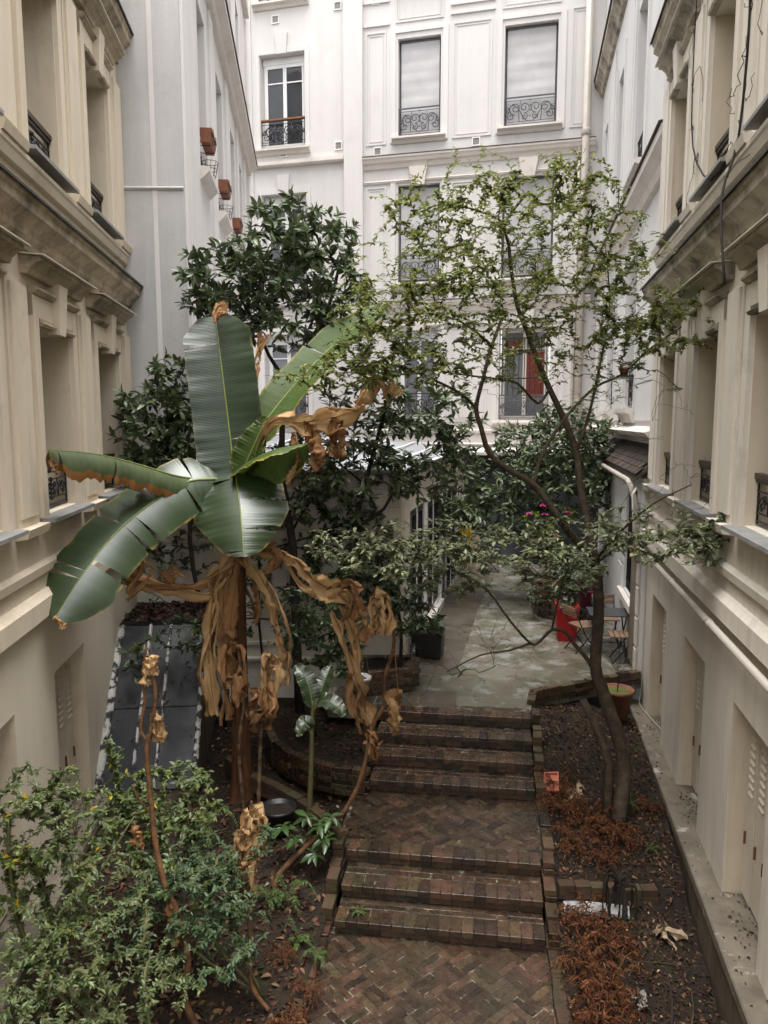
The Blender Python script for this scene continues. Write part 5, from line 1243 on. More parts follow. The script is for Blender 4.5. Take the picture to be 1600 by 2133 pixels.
blade('leaf', BN, pathpx([(495, 1000, 8.85), (530, 965, 8.7), (580, 938, 8.55), (640, 924, 8.42)]), 0.36, (.05, .55, .83), 'banana_back', 4, (-46, -38), 0.1, 0, tip=.3)
blade('leaf', BN, pathpx([(495, 992, 8.86), (490, 985, 8.72), (494, 1010, 8.5), (500, 1060, 8.28), (504, 1110, 8.12), (508, 1160, 8.0)]), 0.56, (0.05, -.62, .78), 'banana_green', 15, (-14, -16), 0.14, 2, tip=.45)
blade('leaf', BN, pathpx([(492, 1000, 8.86), (440, 998, 8.6), (385, 1006, 8.4), (310, 1052, 8.0), (232, 1120, 7.6), (170, 1200, 7.25), (112, 1292, 6.95)]), 0.40, (.22, -.78, .58), 'banana_green', 6, (-16, -16), 0.12, 5, tip=.15, ragged=.06)
blade('leaf', BN, pathpx([(490, 1004, 8.87), (440, 1000, 8.7), (370, 992, 8.35), (290, 968, 7.9), (200, 946, 7.45), (102, 937, 6.95)]), 0.30, (0.05, -.35, .93), 'banana_ragged', 7, (-62, -70), 0.1, 2, tip=.1, ragged=.35)
dead('dead_leaf', BN, pathpx([(452, 668, 9.28), (455, 650, 9.2), (462, 640, 9.12), (450, 655, 9.05), (448, 672, 9.0)]), 0.10, 40, pet=False)
dl = [  # withered leaves around the crown and hanging round the stem
    ([(520, 1000, 8.85), (560, 885, 8.7), (625, 880, 8.6), (690, 870, 8.6), (760, 845, 8.6)], .17, 'dead_leaf'),
    ([(640, 880, 8.62), (660, 900, 8.6), (670, 940, 8.55), (665, 965, 8.5)], .16, 'dead_leaf'),
    ([(690, 875, 8.6), (715, 900, 8.58), (712, 930, 8.55), (690, 950, 8.5)], .17, 'dead_leaf'),
    ([(740, 850, 8.6), (765, 815, 8.6), (790, 790, 8.6), (815, 790, 8.6), (828, 825, 8.6)], .12, 'dead_leaf'),
    ([(610, 900, 8.6), (618, 950, 8.6), (612, 990, 8.6)], .09, 'dead_leaf'),
    ([(545, 690, 9.6), (540, 760, 9.5), (532, 830, 9.3)], .07, 'dead_leaf'),
    ([(490, 1150, 8.85), (452, 1200, 8.75), (440, 1280, 8.72), (436, 1380, 8.7), (448, 1490, 8.7)], .15, 'dead_leaf'),
    ([(488, 1150, 8.85), (468, 1230, 8.75), (462, 1330, 8.72), (470, 1420, 8.7), (475, 1500, 8.7)], .12, 'dead_leaf'),
    ([(500, 1160, 8.8), (485, 1260, 8.72), (478, 1340, 8.7), (480, 1400, 8.68)], .10, 'dead_leaf'),
    ([(505, 1150, 8.8), (550, 1215, 8.7), (575, 1290, 8.66), (588, 1350, 8.65), (597, 1415, 8.65)], .13, 'dead_leaf'),
    ([(510, 1170, 8.95), (530, 1210, 8.95), (540, 1260, 8.95), (536, 1300, 8.95)], .10, 'dead_leaf'),
    ([(505, 1140, 8.8), (545, 1130, 8.7), (568, 1150, 8.65), (560, 1185, 8.6)], .14, 'dead_leaf'),
    ([(505, 1150, 8.8), (600, 1155, 8.6), (650, 1205, 8.5), (700, 1235, 8.45), (742, 1270, 8.4)], .17, 'dead_leaf'),
    ([(690, 1230, 8.45), (735, 1215, 8.42), (740, 1250, 8.4), (730, 1290, 8.4)], .13, 'dead_leaf'),
    ([(742, 1275, 8.4), (765, 1300, 8.38), (758, 1340, 8.36)], .09, 'dead_leaf'),
    ([(690, 1270, 8.5), (712, 1320, 8.5), (735, 1390, 8.5), (748, 1450, 8.5), (770, 1510, 8.5)], .13, 'dead_leaf'),
    ([(735, 1395, 8.5), (730, 1440, 8.48), (745, 1490, 8.47), (752, 1530, 8.47)], .09, 'dead_leaf'),
    ([(490, 1170, 8.85), (430, 1215, 8.7), (370, 1222, 8.6), (310, 1215, 8.55), (262, 1208, 8.5)], .13, 'dead_leaf'),
    ([(290, 1200, 8.52), (280, 1170, 8.5), (300, 1175, 8.45), (268, 1240, 8.42)], .11, 'dead_leaf'),
    ([(350, 1215, 8.58), (340, 1190, 8.5), (365, 1210, 8.5)], .08, 'dead_leaf'),
    ([(112, 942, 6.98), (108, 960, 6.96), (112, 975, 6.94), (118, 990, 6.94)], .05, 'dead_leaf_dark'),
    ([(112, 1285, 6.95), (126, 1295, 6.93), (132, 1310, 6.93)], .05, 'dead_leaf')]
rdl = random.Random(12)
for i, (p, W, m) in enumerate(dl + [([(x + rdl.uniform(-26, 26), y + rdl.uniform(-12, 26), Y_ + rdl.uniform(-.12, .12)) for x, y, Y_ in p], W * .55, rdl.choice(['dead_leaf', 'dead_leaf_pale', 'dead_leaf_dark'])) for rep in range(1) for p, W, m in dl[1:20]]): dead('dead_leaf', BN, pathpx(p), W * (.95 if i != 0 else 1.0), 60 + i, (m if i % 3 else 'dead_leaf_pale'), crumple=.72, r=.012 if i in (0, 6, 9, 12, 17) else .006)
# young banana
yb = Vector((-0.87, 8.15, 0.45)); YB = thing('young_banana_plant', 'young banana plant with four small leaves beside the stairs', 'banana plant', yb)
MB().tube(crom([yb, at(648, 1600, 8.15), at(650, 1520, 8.15), at(652, 1460, 8.15)], 14), [.036 - .018 * i / 14 for i in range(15)], 10).build('stem', 'stem_green', YB)
blade('leaf', YB, pathpx([(651, 1500, 8.15), (648, 1450, 8.15), (635, 1410, 8.2), (615, 1385, 8.3)]), .11, (.3, -.8, .3), 'banana_green', 31, (15, 15), .2, 0, tip=.4, rib=.006)
blade('leaf', YB, pathpx([(652, 1490, 8.15), (665, 1450, 8.2), (680, 1410, 8.3), (690, 1385, 8.4)]), .10, (-.3, -.8, .3), 'banana_green', 32, (15, 15), .2, 0, tip=.4, rib=.006)
blade('leaf', YB, pathpx([(652, 1480, 8.15), (672, 1460, 8.05), (700, 1470, 7.95), (718, 1492, 7.9)]), .11, (0, -.5, .85), 'banana_green', 33, (12, 12), .15, 0, tip=.5, rib=.006)
blade('leaf', YB, pathpx([(650, 1540, 8.15), (640, 1508, 8.1), (630, 1512, 8.05), (620, 1535, 8.0)]), .09, (-.2, -.7, .6), 'banana_green', 34, (12, 12), .2, 0, tip=.5, rib=.005)

# ---- bare-stemmed plants with shrivelled leaf bunches
def wilt(parent, top, L, n, W, seed, m='dead_leaf_pale', spread=.35):
    rd = random.Random(seed); top = Vector(top)
    for i in range(n):
        a = rd.uniform(0, 6.28); l = L * rd.uniform(.6, 1.1); o = Vector((math.cos(a), math.sin(a), 0)) * l * spread * rd.uniform(.4, 1); st_ = top - Vector((0, 0, rd.uniform(0, L * .35)))
        dead('dried_leaf', parent, [st_, st_ + o * .8 + Vector((0, 0, .04)), st_ + o * 1.1 - Vector((0, 0, l * .5)), st_ + o * .7 - Vector((0, 0, l))], W * rd.uniform(.7, 1.2), seed * 31 + i, m, N=14, crumple=.8, r=.004)
def stemtube(parent, pts, r0, r1, m, seed=0, sides=9):
    C = crom(pts, 44); rd = random.Random(seed)
    MB().tube(C, [0.72 * (r0 + (r1 - r0) * i / 44) * (1 + .22 * (1 if i % 3 == 0 else 0) * rd.uniform(.3, 1)) for i in range(45)], sides).build('stem', m, parent, recalc=False)
b1 = Vector((-1.52, 5.55, 0.05)); W1 = thing('withered_plant', 'forked brown stem with shrivelled leaves in front of the zinc lean-to', 'plant', b1, 'withered bare-stemmed plants')
stemtube(W1, [b1, at(385, 2080, 5.6), at(392, 2000, 5.65), at(372, 1910, 5.7), at(340, 1830, 5.8), at(322, 1740, 5.9), at(312, 1640, 6.0), at(306, 1570, 6.05), at(310, 1530, 6.08)], .040, .026, 'stem_brown', 1)
stemtube(W1, [at(310, 1545, 6.07), at(318, 1500, 6.1), at(324, 1450, 6.12), at(318, 1400, 6.15)], .026, .020, 'stem_brown', 2)
stemtube(W1, [at(310, 1545, 6.07), at(293, 1520, 6.08), at(302, 1460, 6.12), at(298, 1420, 6.15), at(304, 1350, 6.2)], .022, .014, 'stem_brown', 3)
stemtube(W1, [at(308, 1690, 5.98), at(290, 1665, 5.95), at(275, 1635, 5.93)], .014, .006, 'stem_brown', 4)
wilt(W1, at(316, 1375, 6.15), .17, 5, .06, 5); wilt(W1, at(332, 1500, 6.1), .17, 3, .10, 6); wilt(W1, at(284, 1735, 5.9), .15, 3, .07, 7, 'dead_leaf'); wilt(W1, at(358, 1890, 5.7), .12, 2, .06, 8, 'dead_leaf'); wilt(W1, at(372, 1940, 5.65), .10, 2, .06, 9)
b2 = Vector((-0.98, 5.75, 0.08)); W2 = thing('withered_plant', 'short stem wrapped in a tall bunch of tan dried leaves, lower left foreground', 'plant', b2, 'withered bare-stemmed plants')
stemtube(W2, [b2, at(524, 2050, 5.85), at(522, 1960, 5.95), at(512, 1880, 6.05), at(508, 1820, 6.1), at(518, 1740, 6.2), at(524, 1668, 6.3)], .026, .014, 'stem_brown', 10)
wilt(W2, at(528, 1690, 6.25), .28, 6, .07, 11); wilt(W2, at(512, 1740, 6.2), .28, 7, .075, 12); wilt(W2, at(520, 1790, 6.15), .25, 5, .07, 13); wilt(W2, at(510, 1845, 6.1), .2, 3, .05, 14, 'dead_leaf_dark')
b3 = Vector((-1.5, 8.35, 0.28)); W3 = thing('withered_plant', 'pale ringed stem with a ragged brown leaf bunch beside the banana trunk', 'plant', b3, 'withered bare-stemmed plants')
stemtube(W3, [b3, at(540, 1620, 8.38), at(543, 1540, 8.4), at(548, 1480, 8.4), at(556, 1400, 8.4), at(560, 1335, 8.4)], .034, .020, 'stem_scarred', 15)
wilt(W3, at(562, 1370, 8.4), .45, 7, .07, 16); wilt(W3, at(553, 1440, 8.4), .40, 6, .08, 17, 'dead_leaf'); wilt(W3, at(545, 1470, 8.38), .28, 6, .11, 18, 'dead_leaf_dark', .7)
W5 = thing('withered_plant', 'scarred stem with drooping orange-brown bunch in front of the banana trunk', 'plant', Vector((-1.72, 8.62, 0.28)), 'withered bare-stemmed plants')
stemtube(W5, [Vector((-1.72, 8.62, 0.28)), at(498, 1560, 8.62), at(508, 1460, 8.6), at(500, 1380, 8.6), at(488, 1310, 8.6)], .030, .018, 'stem_scarred', 19)
wilt(W5, at(486, 1325, 8.58), .5, 7, .09, 20, 'dead_leaf'); wilt(W5, at(492, 1400, 8.56), .35, 4, .12, 21, 'dead_leaf')
b4 = Vector((-1.1, 7.15, 0.2)); W4 = thing('withered_plant', 'long curving brown stem arching over the landing with dried leaf bunches', 'plant', b4, 'withered bare-stemmed plants')
stemtube(W4, [b4, at(575, 1830, 7.3), at(640, 1760, 7.5), at(705, 1705, 7.65), at(745, 1640, 7.75), at(765, 1570, 7.8), at(776, 1512, 7.85), at(800, 1470, 7.85), at(802, 1410, 7.85), at(820, 1350, 7.85), at(816, 1290, 7.85), at(798, 1240, 7.85)], .040, .024, 'stem_brown', 22)
wilt(W4, at(792, 1245, 7.85), .36, 9, .085, 23); wilt(W4, at(780, 1530, 7.85), .22, 3, .09, 24, 'dead_leaf')
MB().tube(crom([at(822, 1345, 7.85), at(826, 1400, 7.82), at(831, 1456, 7.8)], 8), .004, 5).build('leaf_stalk', 'petiole_dead', W4)
wilt(W4, at(831, 1456, 7.8), .36, 3, .11, 25, spread=.25)
# ------------------------------------------------------------------ foreground shrubs
DENS = 2.1; SPREAD = 1.45
def shrub(name, label, limbs, spec, seed, leafm, ln, wd, **kw):
    kw.setdefault('cat', 'shrub'); kw.setdefault('stem', 'stems'); kw.setdefault('fol', 'foliage')
    return evergreen(name, label, limbs, spec, seed, leafm, kw.pop('bark', 'stem_green'), ln, wd, **kw)
p0 = Vector((-2.15, 5.3, 0.05))
r1, pl1 = shrub('privet_shrub', 'privet with arching pale shoots and a few yellow leaves against the ochre wall', [
    ([p0, at(120, 2000, 5.5), at(90, 1850, 5.7), at(60, 1760, 5.8)], .016, .008), ([p0, at(150, 1950, 5.6), at(220, 1800, 5.8), at(280, 1700, 6.0)], .014, .007), ([p0, at(60, 1980, 5.4), at(20, 1800, 5.5), at(20, 1700, 5.6)], .012, .006)],
    [(90, 1630, 60, 22, 5.7, .25, 16), (40, 1660, 50, 34, 5.6, .3, 22), (150, 1700, 60, 30, 5.8, .3, 24), (70, 1740, 70, 34, 5.6, .3, 26), (180, 1770, 60, 30, 5.9, .3, 20), (110, 1840, 80, 40, 5.5, .3, 26), (30, 1830, 40, 50, 5.4, .3, 18), (120, 1660, 40, 14, 5.9, .2, 8), (60, 1930, 70, 40, 5.3, .3, 22), (150, 1920, 60, 40, 5.4, .3, 16)],
    51, 'leaf_privet', .050, .024, depth=.34, spacing=.022, style='along', kind='wide', upw=1.6, young=.3)
p1_ = Vector((-1.75, 6.4, 0.1))
r2, pl2 = shrub('privet_shrub', 'grey-green privet spreading in front of the foot of the zinc lean-to', [
    ([p1_, at(330, 1850, 6.5), at(340, 1740, 6.6), at(330, 1660, 6.7)], .016, .008), ([p1_, at(300, 1800, 6.5), at(260, 1680, 6.6), at(240, 1600, 6.6)], .012, .005), ([p1_, at(400, 1780, 6.5), at(420, 1680, 6.6)], .01, .005)],
    [(238, 1575, 12, 40, 6.6, .1, 9), (270, 1650, 50, 26, 6.6, .3, 20), (340, 1640, 60, 24, 6.7, .3, 26), (400, 1610, 40, 14, 6.7, .2, 12), (350, 1700, 80, 30, 6.6, .3, 36), (270, 1720, 70, 30, 6.4, .3, 28), (410, 1680, 36, 26, 6.6, .3, 16), (330, 1770, 80, 30, 6.3, .3, 26)],
    52, 'leaf_privet', .058, .030, depth=.34, spacing=.024, style='along', kind='wide', upw=1.6, young=.25)
p2_ = Vector((-1.05, 5.9, 0.08))
shrub('nandina_shrub', 'blue-green leafy shrub in the lower left between the brown stems', [
    ([p2_, at(440, 1950, 5.9), at(430, 1830, 6.0)], .012, .006), ([p2_, at(380, 1960, 5.8), at(350, 1850, 5.9)], .01, .005), ([p2_, at(490, 1950, 5.9), at(480, 1850, 6.0)], .01, .005)],
    [(430, 1790, 60, 34, 6.0, .3, 26), (360, 1820, 60, 34, 6.0, .3, 26), (470, 1850, 60, 40, 5.9, .3, 28), (400, 1880, 80, 40, 5.8, .3, 34), (320, 1900, 70, 40, 5.8, .3, 28), (490, 1940, 50, 40, 5.8, .3, 20), (420, 1980, 80, 36, 5.6, .3, 24), (540, 1760, 22, 30, 6.1, .2, 6)],
    53, 'leaf_nandina', .054, .021, depth=.24, spacing=.020, style='along', kind='laurel', upw=1.4, young=.10)
p3_ = Vector((-1.65, 5.0, 0.03))
shrub('leafy_shrub', 'low tangled green bush in the bottom left corner', [
    ([p3_, at(220, 2060, 5.1), at(200, 1960, 5.3)], .012, .006), ([p3_, at(140, 2060, 5.0), at(80, 1980, 5.1)], .012, .005), ([p3_, at(300, 2060, 5.1), at(320, 1980, 5.3)], .01, .005)],
    [(220, 1950, 80, 40, 5.3, .3, 30), (120, 2000, 80, 40, 5.0, .3, 28), (40, 2020, 60, 50, 4.8, .3, 22), (260, 2030, 90, 40, 5.2, .3, 32), (160, 2080, 90, 40, 4.9, .3, 28), (60, 2110, 60, 30, 4.7, .3, 18), (340, 2060, 50, 40, 5.3, .3, 16), (240, 1860, 60, 36, 5.6, .3, 18)],
    54, 'leaf_privet', .045, .020, depth=.28, spacing=.020, style='along', kind='wide', upw=1.4)
# yellowed leaves on the privets
ry = np.random.RandomState(9)
for pl_, root_, n_ in ((pl1, r1, 40), (pl2, r2, 18)):
    idx = ry.choice(len(pl_.tips), n_, replace=False); P_ = [pl_.p[pl_.par[pl_.tips[i]]] for i in idx]
    leaves_mesh('yellow_leaves', P_, ry.normal(0, 1, (n_, 3)), np.array([0, 0, 1.2]) + ry.normal(0, .4, (n_, 3)), ry.uniform(.05, .085, n_), ry.uniform(.022, .034, n_), 'leaf_yellow', root_, 'wide', .2)

# ------------------------------------------------------------------ ferns
mat('fern_dead', (0.12, 0.050, 0.023), rough=0.85, var=0.3, scale=9, bump=0.1, island=0.75, hue=0.02, trans=0.15, spec=0.15)
mat('fern_green', (0.075, 0.115, 0.030), rough=0.6, var=0.3, scale=9, bump=0.1, island=0.3, trans=0.2)
mat('aucuba', (0.040, 0.078, 0.022), rough=0.3, scale=60, col2=(0.34, 0.36, 0.10), mix=(0.64, 0.68), bump=0.05, island=0.25, trans=0.12, spec=0.5)
def fern(label, c, n, L, seed, m='fern_dead', flat=0.35, droop=1.0, group=None, pin=.06, curl=.6):
    rs = np.random.RandomState(seed); root = thing('fern', label, 'fern', c, group); mb = MB(); pos, dr, nr, LL, WW = [], [], [], [], []
    for i in range(n):
        a = 2 * math.pi * (i + rs.uniform(-.4, .4)) / n; l = L * rs.uniform(.55, 1.15); o = np.array([math.cos(a), math.sin(a), 0]); h = flat * l * rs.uniform(.5, 1.5)
        pts = []
        for k in range(15):
            t = k / 14; side = np.array([-o[1], o[0], 0]) * rs.uniform(-.01, .01)
            pts.append(np.array(c) + o * l * t * (1 - .15 * t) + side + np.array([0, 0, h * (4 * t * (1 - t) * .9) * .6 + h * .35 * t - droop * .45 * l * t ** 2.4 + .015]))
        mb.tube(pts, [.004 - .003 * k / 14 for k in range(15)], 4)
        for k in range(3, 15):
            for h2 in (0, .5):
                for sg in (-1, 1):
                    t = min((k - 1 + h2) / 14, 1); q = pts[k - 1] + (pts[min(k, 14)] - pts[k - 1]) * h2; d = pts[min(k, 14)] - pts[k - 1]; d = d / (np.linalg.norm(d) + 1e-9)
                    s = np.cross(d, [0, 0, 1]); s /= np.linalg.norm(s) + 1e-9
                    pos.append(q); dr.append(s * sg + d * .5 + rs.normal(0, curl * .5, 3) - np.array([0, 0, curl * .5])); nr.append(np.array([0, 0, 1]) + rs.normal(0, curl, 3))
                    LL.append(pin * L / .4 * math.sin(math.pi * min(.12 + t * .86, 1)) ** .8 * rs.uniform(.7, 1.2)); WW.append((.009 if curl > .8 else .014) * L / .4)
    mb.build('frond_stalks', m, root, recalc=False); leaves_mesh('fronds', pos, dr, nr, LL, WW, m, root, 'small', .35)
    return root
fern_spots = [(8.75, .10, .34, 'rust-brown dead fern beside the red clay tray'), (8.35, .13, .36, 'dead fern at the kerb just below the clay tray'), (8.15, .36, .40, 'dead fern left of the foot of the tree'), (7.85, .55, .38, 'dead fern spread in front of the tree foot'), (7.75, .20, .36, 'dead fern hanging over the kerb by the landing'),
              (7.50, .42, .26, 'small dead fern just above the brick edging'), (6.85, .18, .34, 'dead fern just below the white marble slab, at the kerb'), (6.62, .34, .38, 'dead fern right of the lowest step'), (6.35, .16, .36, 'dead fern overhanging the kerb below the steps'), (6.05, .28, .40, 'dead fern beside the brick floor, third from the bottom'),
              (5.75, .20, .40, 'dead fern near the bottom of the right-hand bed, second from the bottom'), (5.45, .26, .42, 'lowest dead fern in the right-hand bed'), (8.45, .86, .24, 'dead fern right of the tree, by the stone ledge')]
for i, (v, a, L, lab) in enumerate(fern_spots):
    c = bed_pt(v, a); fern(lab, (c.x, c.y, c.z), 17, L * 1.3, 300 + i, group='dead brown ferns in the right-hand bed', flat=.6, curl=1.0, pin=.05)
for i, (px, py, Y, L, lab) in enumerate([(600, 2040, 5.6, .34, 'dead fern left of the brick floor at the bottom of the picture'), (560, 2110, 5.3, .28, 'dead fern at the bottom edge, left of the brick floor')]):
    q = at(px, py, Y); fern(lab, (q.x, q.y, soil_left(q.x, q.y) + .02), 14, L, 330 + i, flat=.5, group='dead brown ferns in the left-hand bed')
q = at(600, 1840, 7.0); fern('yellow-green fern fronds under the curving brown stem', (q.x, q.y, .20), 6, .34, 340, 'fern_green', .9, .6, curl=.15)
q = at(440, 1660, 8.0); fern('green fern at the foot of the zinc lean-to', (q.x - .1, q.y, .28), 5, .5, 341, 'fern_green', .9, .5, curl=.1)
q = FL.P(7.75, 0.08, 0.62); fern('narrow upright fern growing from the ledge of the ochre building', (q.x, q.y, q.z), 3, .34, 342, 'fern_green', 2.6, .2, curl=.05)
q = bed_pt(8.5, .72); fern('small green fern right of the tree trunk', (q.x, q.y, q.z), 6, .2, 343, 'fern_green', .7, .6, curl=.2)
q = bed_pt(7.75, .8); fern('tiny green fern in the soil near the stone ledge', (q.x, q.y, q.z), 5, .14, 344, 'fern_green', .7, .6, curl=.2)

for i, (px, py, Y, L, n_, lab) in enumerate([(470, 1720, 7.4, .30, 9, 'green fern left of the black pot, below the banana trunk'), (560, 1780, 7.0, .28, 9, 'green fern behind the tan bunch of dried leaves'), (620, 1900, 6.5, .22, 8, 'small green fern beside the left kerb of the lower stairs'), (660, 1960, 6.3, .20, 7, 'little fern hanging over the left kerb near the lowest step')]):
    q = at(px, py, Y); fern(lab, (q.x, q.y, soil_left(q.x, q.y) + .02), n_, L, 350 + i, 'fern_green', .8, .7, curl=.2)
for i, (px, py, Y, L, lab) in enumerate([(640, 2010, 5.9, .28, 'dead fern spilling onto the brick floor from the left bed'), (480, 2090, 5.4, .28, 'dead fern under the blue-green shrub at the bottom'), (590, 1930, 6.3, .24, 'dead fern between the tan dried bunch and the left kerb')]):
    q = at(px, py, Y); fern(lab, (q.x, q.y, soil_left(q.x, q.y) + .02), 14, L, 360 + i, flat=.6, curl=1.0, pin=.05, group='dead brown ferns in the left-hand bed')

# spotted aucuba by the landing
def rosette_plant(label, base, heads, seed, m, ln, wd, name='leafy_plant', nl=9):
    rs = np.random.RandomState(seed); root = thing(name, label, 'plant', base); mb = MB(); pos, dr, nr, LL, WW = [], [], [], [], []
    for h in heads:
        h = Vector(h); mb.tube(crom([base, base.lerp(h, .5) + Vector((rs.uniform(-.05, .05), rs.uniform(-.05, .05), .03)), h], 8), .007, 5)
        for k in range(nl):
            a = k * 2.4 + rs.uniform(0, .5); pos.append(np.array(h) + np.array([0, 0, -.02 * (k // 4)])); dr.append([math.cos(a), math.sin(a), rs.uniform(-.35, .25)]); nr.append(np.array([0, 0, 1]) + rs.normal(0, .15, 3)); s = rs.uniform(.7, 1.15); LL.append(ln * s); WW.append(wd * s)
    mb.build('stems', 'stem_green', root, recalc=False); leaves_mesh('foliage', pos, dr, nr, LL, WW, m, root, 'wide', .22)
    return root
DENS = 1.6; SPREAD = 1.2
rosette_plant('yellow-spotted aucuba beside the landing, behind the curving stem', Vector((-0.82, 7.55, .25)), [at(640, 1700, 7.6), at(680, 1745, 7.4), at(615, 1745, 7.5), at(690, 1700, 7.6), at(655, 1775, 7.35), at(590, 1720, 7.6), at(665, 1720, 7.5)], 61, 'aucuba', .165, .066, nl=8)
rosette_plant('small green weed growing on the lowest brick step', FS.P(6.80, -1.20, .155), [FS.P(6.80, -1.20, .20), FS.P(6.82, -1.16, .18)], 62, 'fern_green', .10, .022, 'weed', 9)

# ------------------------------------------------------------------ leaf litter
mat('litter', (0.115, 0.062, 0.032), rough=0.8, var=0.3, scale=9, bump=0.1, island=0.75, hue=0.02, spec=0.25)
mat('litter_dark', (0.055, 0.027, 0.017), rough=0.8, var=0.3, scale=9, bump=0.1, island=0.6, hue=0.015, spec=0.25)
mat('litter_pale', (0.36, 0.27, 0.18), rough=0.8, var=0.3, scale=9, bump=0.1, island=0.4, spec=0.2)
def scatter(name, pts, m, ln, seed, tilt=.35):
    rs = np.random.RandomState(seed); n = len(pts); pts = np.array(pts, float); s = rs.uniform(.5, 1.3, n)
    return leaves_mesh(name, pts, np.c_[rs.normal(0, 1, (n, 2)), rs.normal(0, .25, n)], np.c_[rs.normal(0, tilt, (n, 2)), np.ones(n)], ln * s, ln * .55 * s, m, None, 'wide', .5)
rs = np.random.RandomState(77)
def bedpts(n, vr=(4.2, 10.9)):
    out = []
    for _ in range(n):
        v, a = rs.uniform(*vr), rs.uniform(.01, .99); q = bed_pt(v, a); out.append((q.x, q.y, q.z + .012))
    return out
def leftpts(n):
    out = []
    for _ in range(n):
        y = rs.uniform(4.2, 10.9); x = left_x(y) + .25 + (right_x(y) - left_x(y) - .25) * rs.uniform(0, 1); out.append((x, y, soil_left(x, y) + .014))
    return out
scatter('leaf_litter', bedpts(5200), 'litter_dark', .040, 1, .7)
scatter('leaf_litter', bedpts(2300), 'litter', .045, 2, .8)
scatter('leaf_litter', bedpts(260), 'litter_pale', .024, 3, .6)
scatter('leaf_litter', leftpts(4500), 'litter_dark', .05, 4, .7)
scatter('leaf_litter', leftpts(2600), 'litter', .07, 5, .8)
scatter('leaf_litter', leftpts(150), 'litter_pale', .06, 6, .8)
scatter('leaf_litter', [tuple(FL.P(rs.uniform(10.38, 11.5), rs.uniform(.03, 1.18), 2.27 + rs.uniform(0, .03))) for _ in range(750)], 'litter_dark', .07, 7, .5)
def zpt():
    s = 8.8 + 1.55 * rs.uniform() ** .6; return tuple(FL.P(s, rs.uniform(.06, 1.15), zr(s) + .012))
scatter('leaf_litter', [zpt() for _ in range(90)], 'litter_dark', .05, 17, .3)
scatter('leaf_litter', [tuple(FL.P(rs.uniform(7.4, 8.7), rs.uniform(-.25, .18), .635)) for _ in range(220)], 'litter_dark', .035, 8)
lp = []
for c in (6.50, 8.62, 10.80):
    for _ in range(70): lp.append(tuple(FR.P(c + rs.normal(0, .28), rs.uniform(-.27, .05) - .0, .636)))
for _ in range(60): lp.append(tuple(FR.P(rs.uniform(5, 11.8), rs.uniform(-.02, .19), .632)))
scatter('leaf_litter', lp, 'litter_dark', .032, 9)
lp = []
for _ in range(900):
    x, y = rs.uniform(-1.5, -.15), rs.uniform(9.0, 11.1)
    if (x + .2) ** 2 / 2.0 + (y - 10.8) ** 2 / 3.6 < 1: lp.append((x, y, .755))
scatter('leaf_litter', lp, 'litter_dark', .06, 10, .5)
scatter('leaf_litter', [tuple(FS.P(rs.uniform(4.8, 9.6), 0, 0)) and (lambda v, u: tuple(FS.P(v, u, stair_z(v) + .006)))(rs.uniform(4.8, 9.7), rs.choice([rs.uniform(-1.36, -1.1), rs.uniform(.3, .62), rs.uniform(-1.3, .6)])) for _ in range(46)], 'litter', .03, 11)

# ------------------------------------------------------------------ debris in the right bed
mat('plastic_clay', (0.42, 0.13, 0.075), rough=0.6, var=0.1, scale=5)
mat('paper_grey', (0.30, 0.27, 0.24), rough=0.8, var=0.2, scale=9)
q = bed_pt(8.72, .06) + Vector((0, 0, .06)); ty = thing('clay_tray', 'small rectangular terracotta tray tipped on the dead ferns', 'tray', q)
o = MB(); o.box(WORLD, q.x - .09, q.x + .09, q.y - .14, q.y + .14, q.z, q.z + .012); ring_z = [(q.x - .09, q.x + .09, q.y - .14, q.y - .125), (q.x - .09, q.x + .09, q.y + .125, q.y + .14), (q.x - .09, q.x - .075, q.y - .125, q.y + .125), (q.x + .075, q.x + .09, q.y - .125, q.y + .125)]
to = o.build('base', 'plastic_clay', ty)
for (a, b, c, d) in ring_z: MB().box(WORLD, a, b, c, d, q.z + .0121, q.z + .04).build('rim', 'plastic_clay', ty)
ty.rotation_euler = (R_(24), R_(-10), R_(-16))
q1 = bed_pt(7.0, .06); sb_ = tag(MB().add([q1 + Vector((x, y, z)) for z in (.02, .06) for x, y in ((0, 0), (.62, -.10), (.66, .05), (.03, .17))], [(0, 3, 2, 1), (4, 5, 6, 7), (0, 1, 5, 4), (1, 2, 6, 5), (2, 3, 7, 6), (3, 0, 4, 7)]).build('marble_slab', 'marble', bevel=.004), 'broken white marble slab lying below the brick edging', 'slab')
def drylump(lab, c, L, n, W, seed, m):
    t_ = thing('dried_leaf', lab, 'leaf', c); rd = random.Random(seed)
    for i in range(n):
        a = rd.uniform(0, 6.28); d = Vector((math.cos(a), math.sin(a), 0)) * L * rd.uniform(.5, 1)
        dead('leaf_fragment', t_, [c + Vector((0, 0, .03)), c + d * .35 + Vector((0, 0, .07)), c + d * .7 + Vector((0, 0, .05)), c + d + Vector((0, 0, .02))], W, seed * 17 + i, m, N=12, crumple=.7, pet=False)
drylump('curled pale dried leaf right of the clay tray', bed_pt(8.65, .27), .18, 4, .06, 1, 'litter_pale'); drylump('long pale shrivelled leaf near the stone ledge, lower terrace', bed_pt(6.75, .70), .30, 3, .05, 2, 'litter_pale')
drylump('grey crumpled leaf low in the right-hand bed', bed_pt(5.95, .52), .16, 3, .05, 3, 'paper_grey'); drylump('small tan dried leaf in the lower terrace below the dark stump', bed_pt(6.55, .52), .14, 3, .05, 4, 'litter')
dk = thing('rotten_stump', 'blackened rotten plant stump with drooping leaves beside the marble slab', 'stump', bed_pt(6.9, .50)); c = bed_pt(6.9, .50)
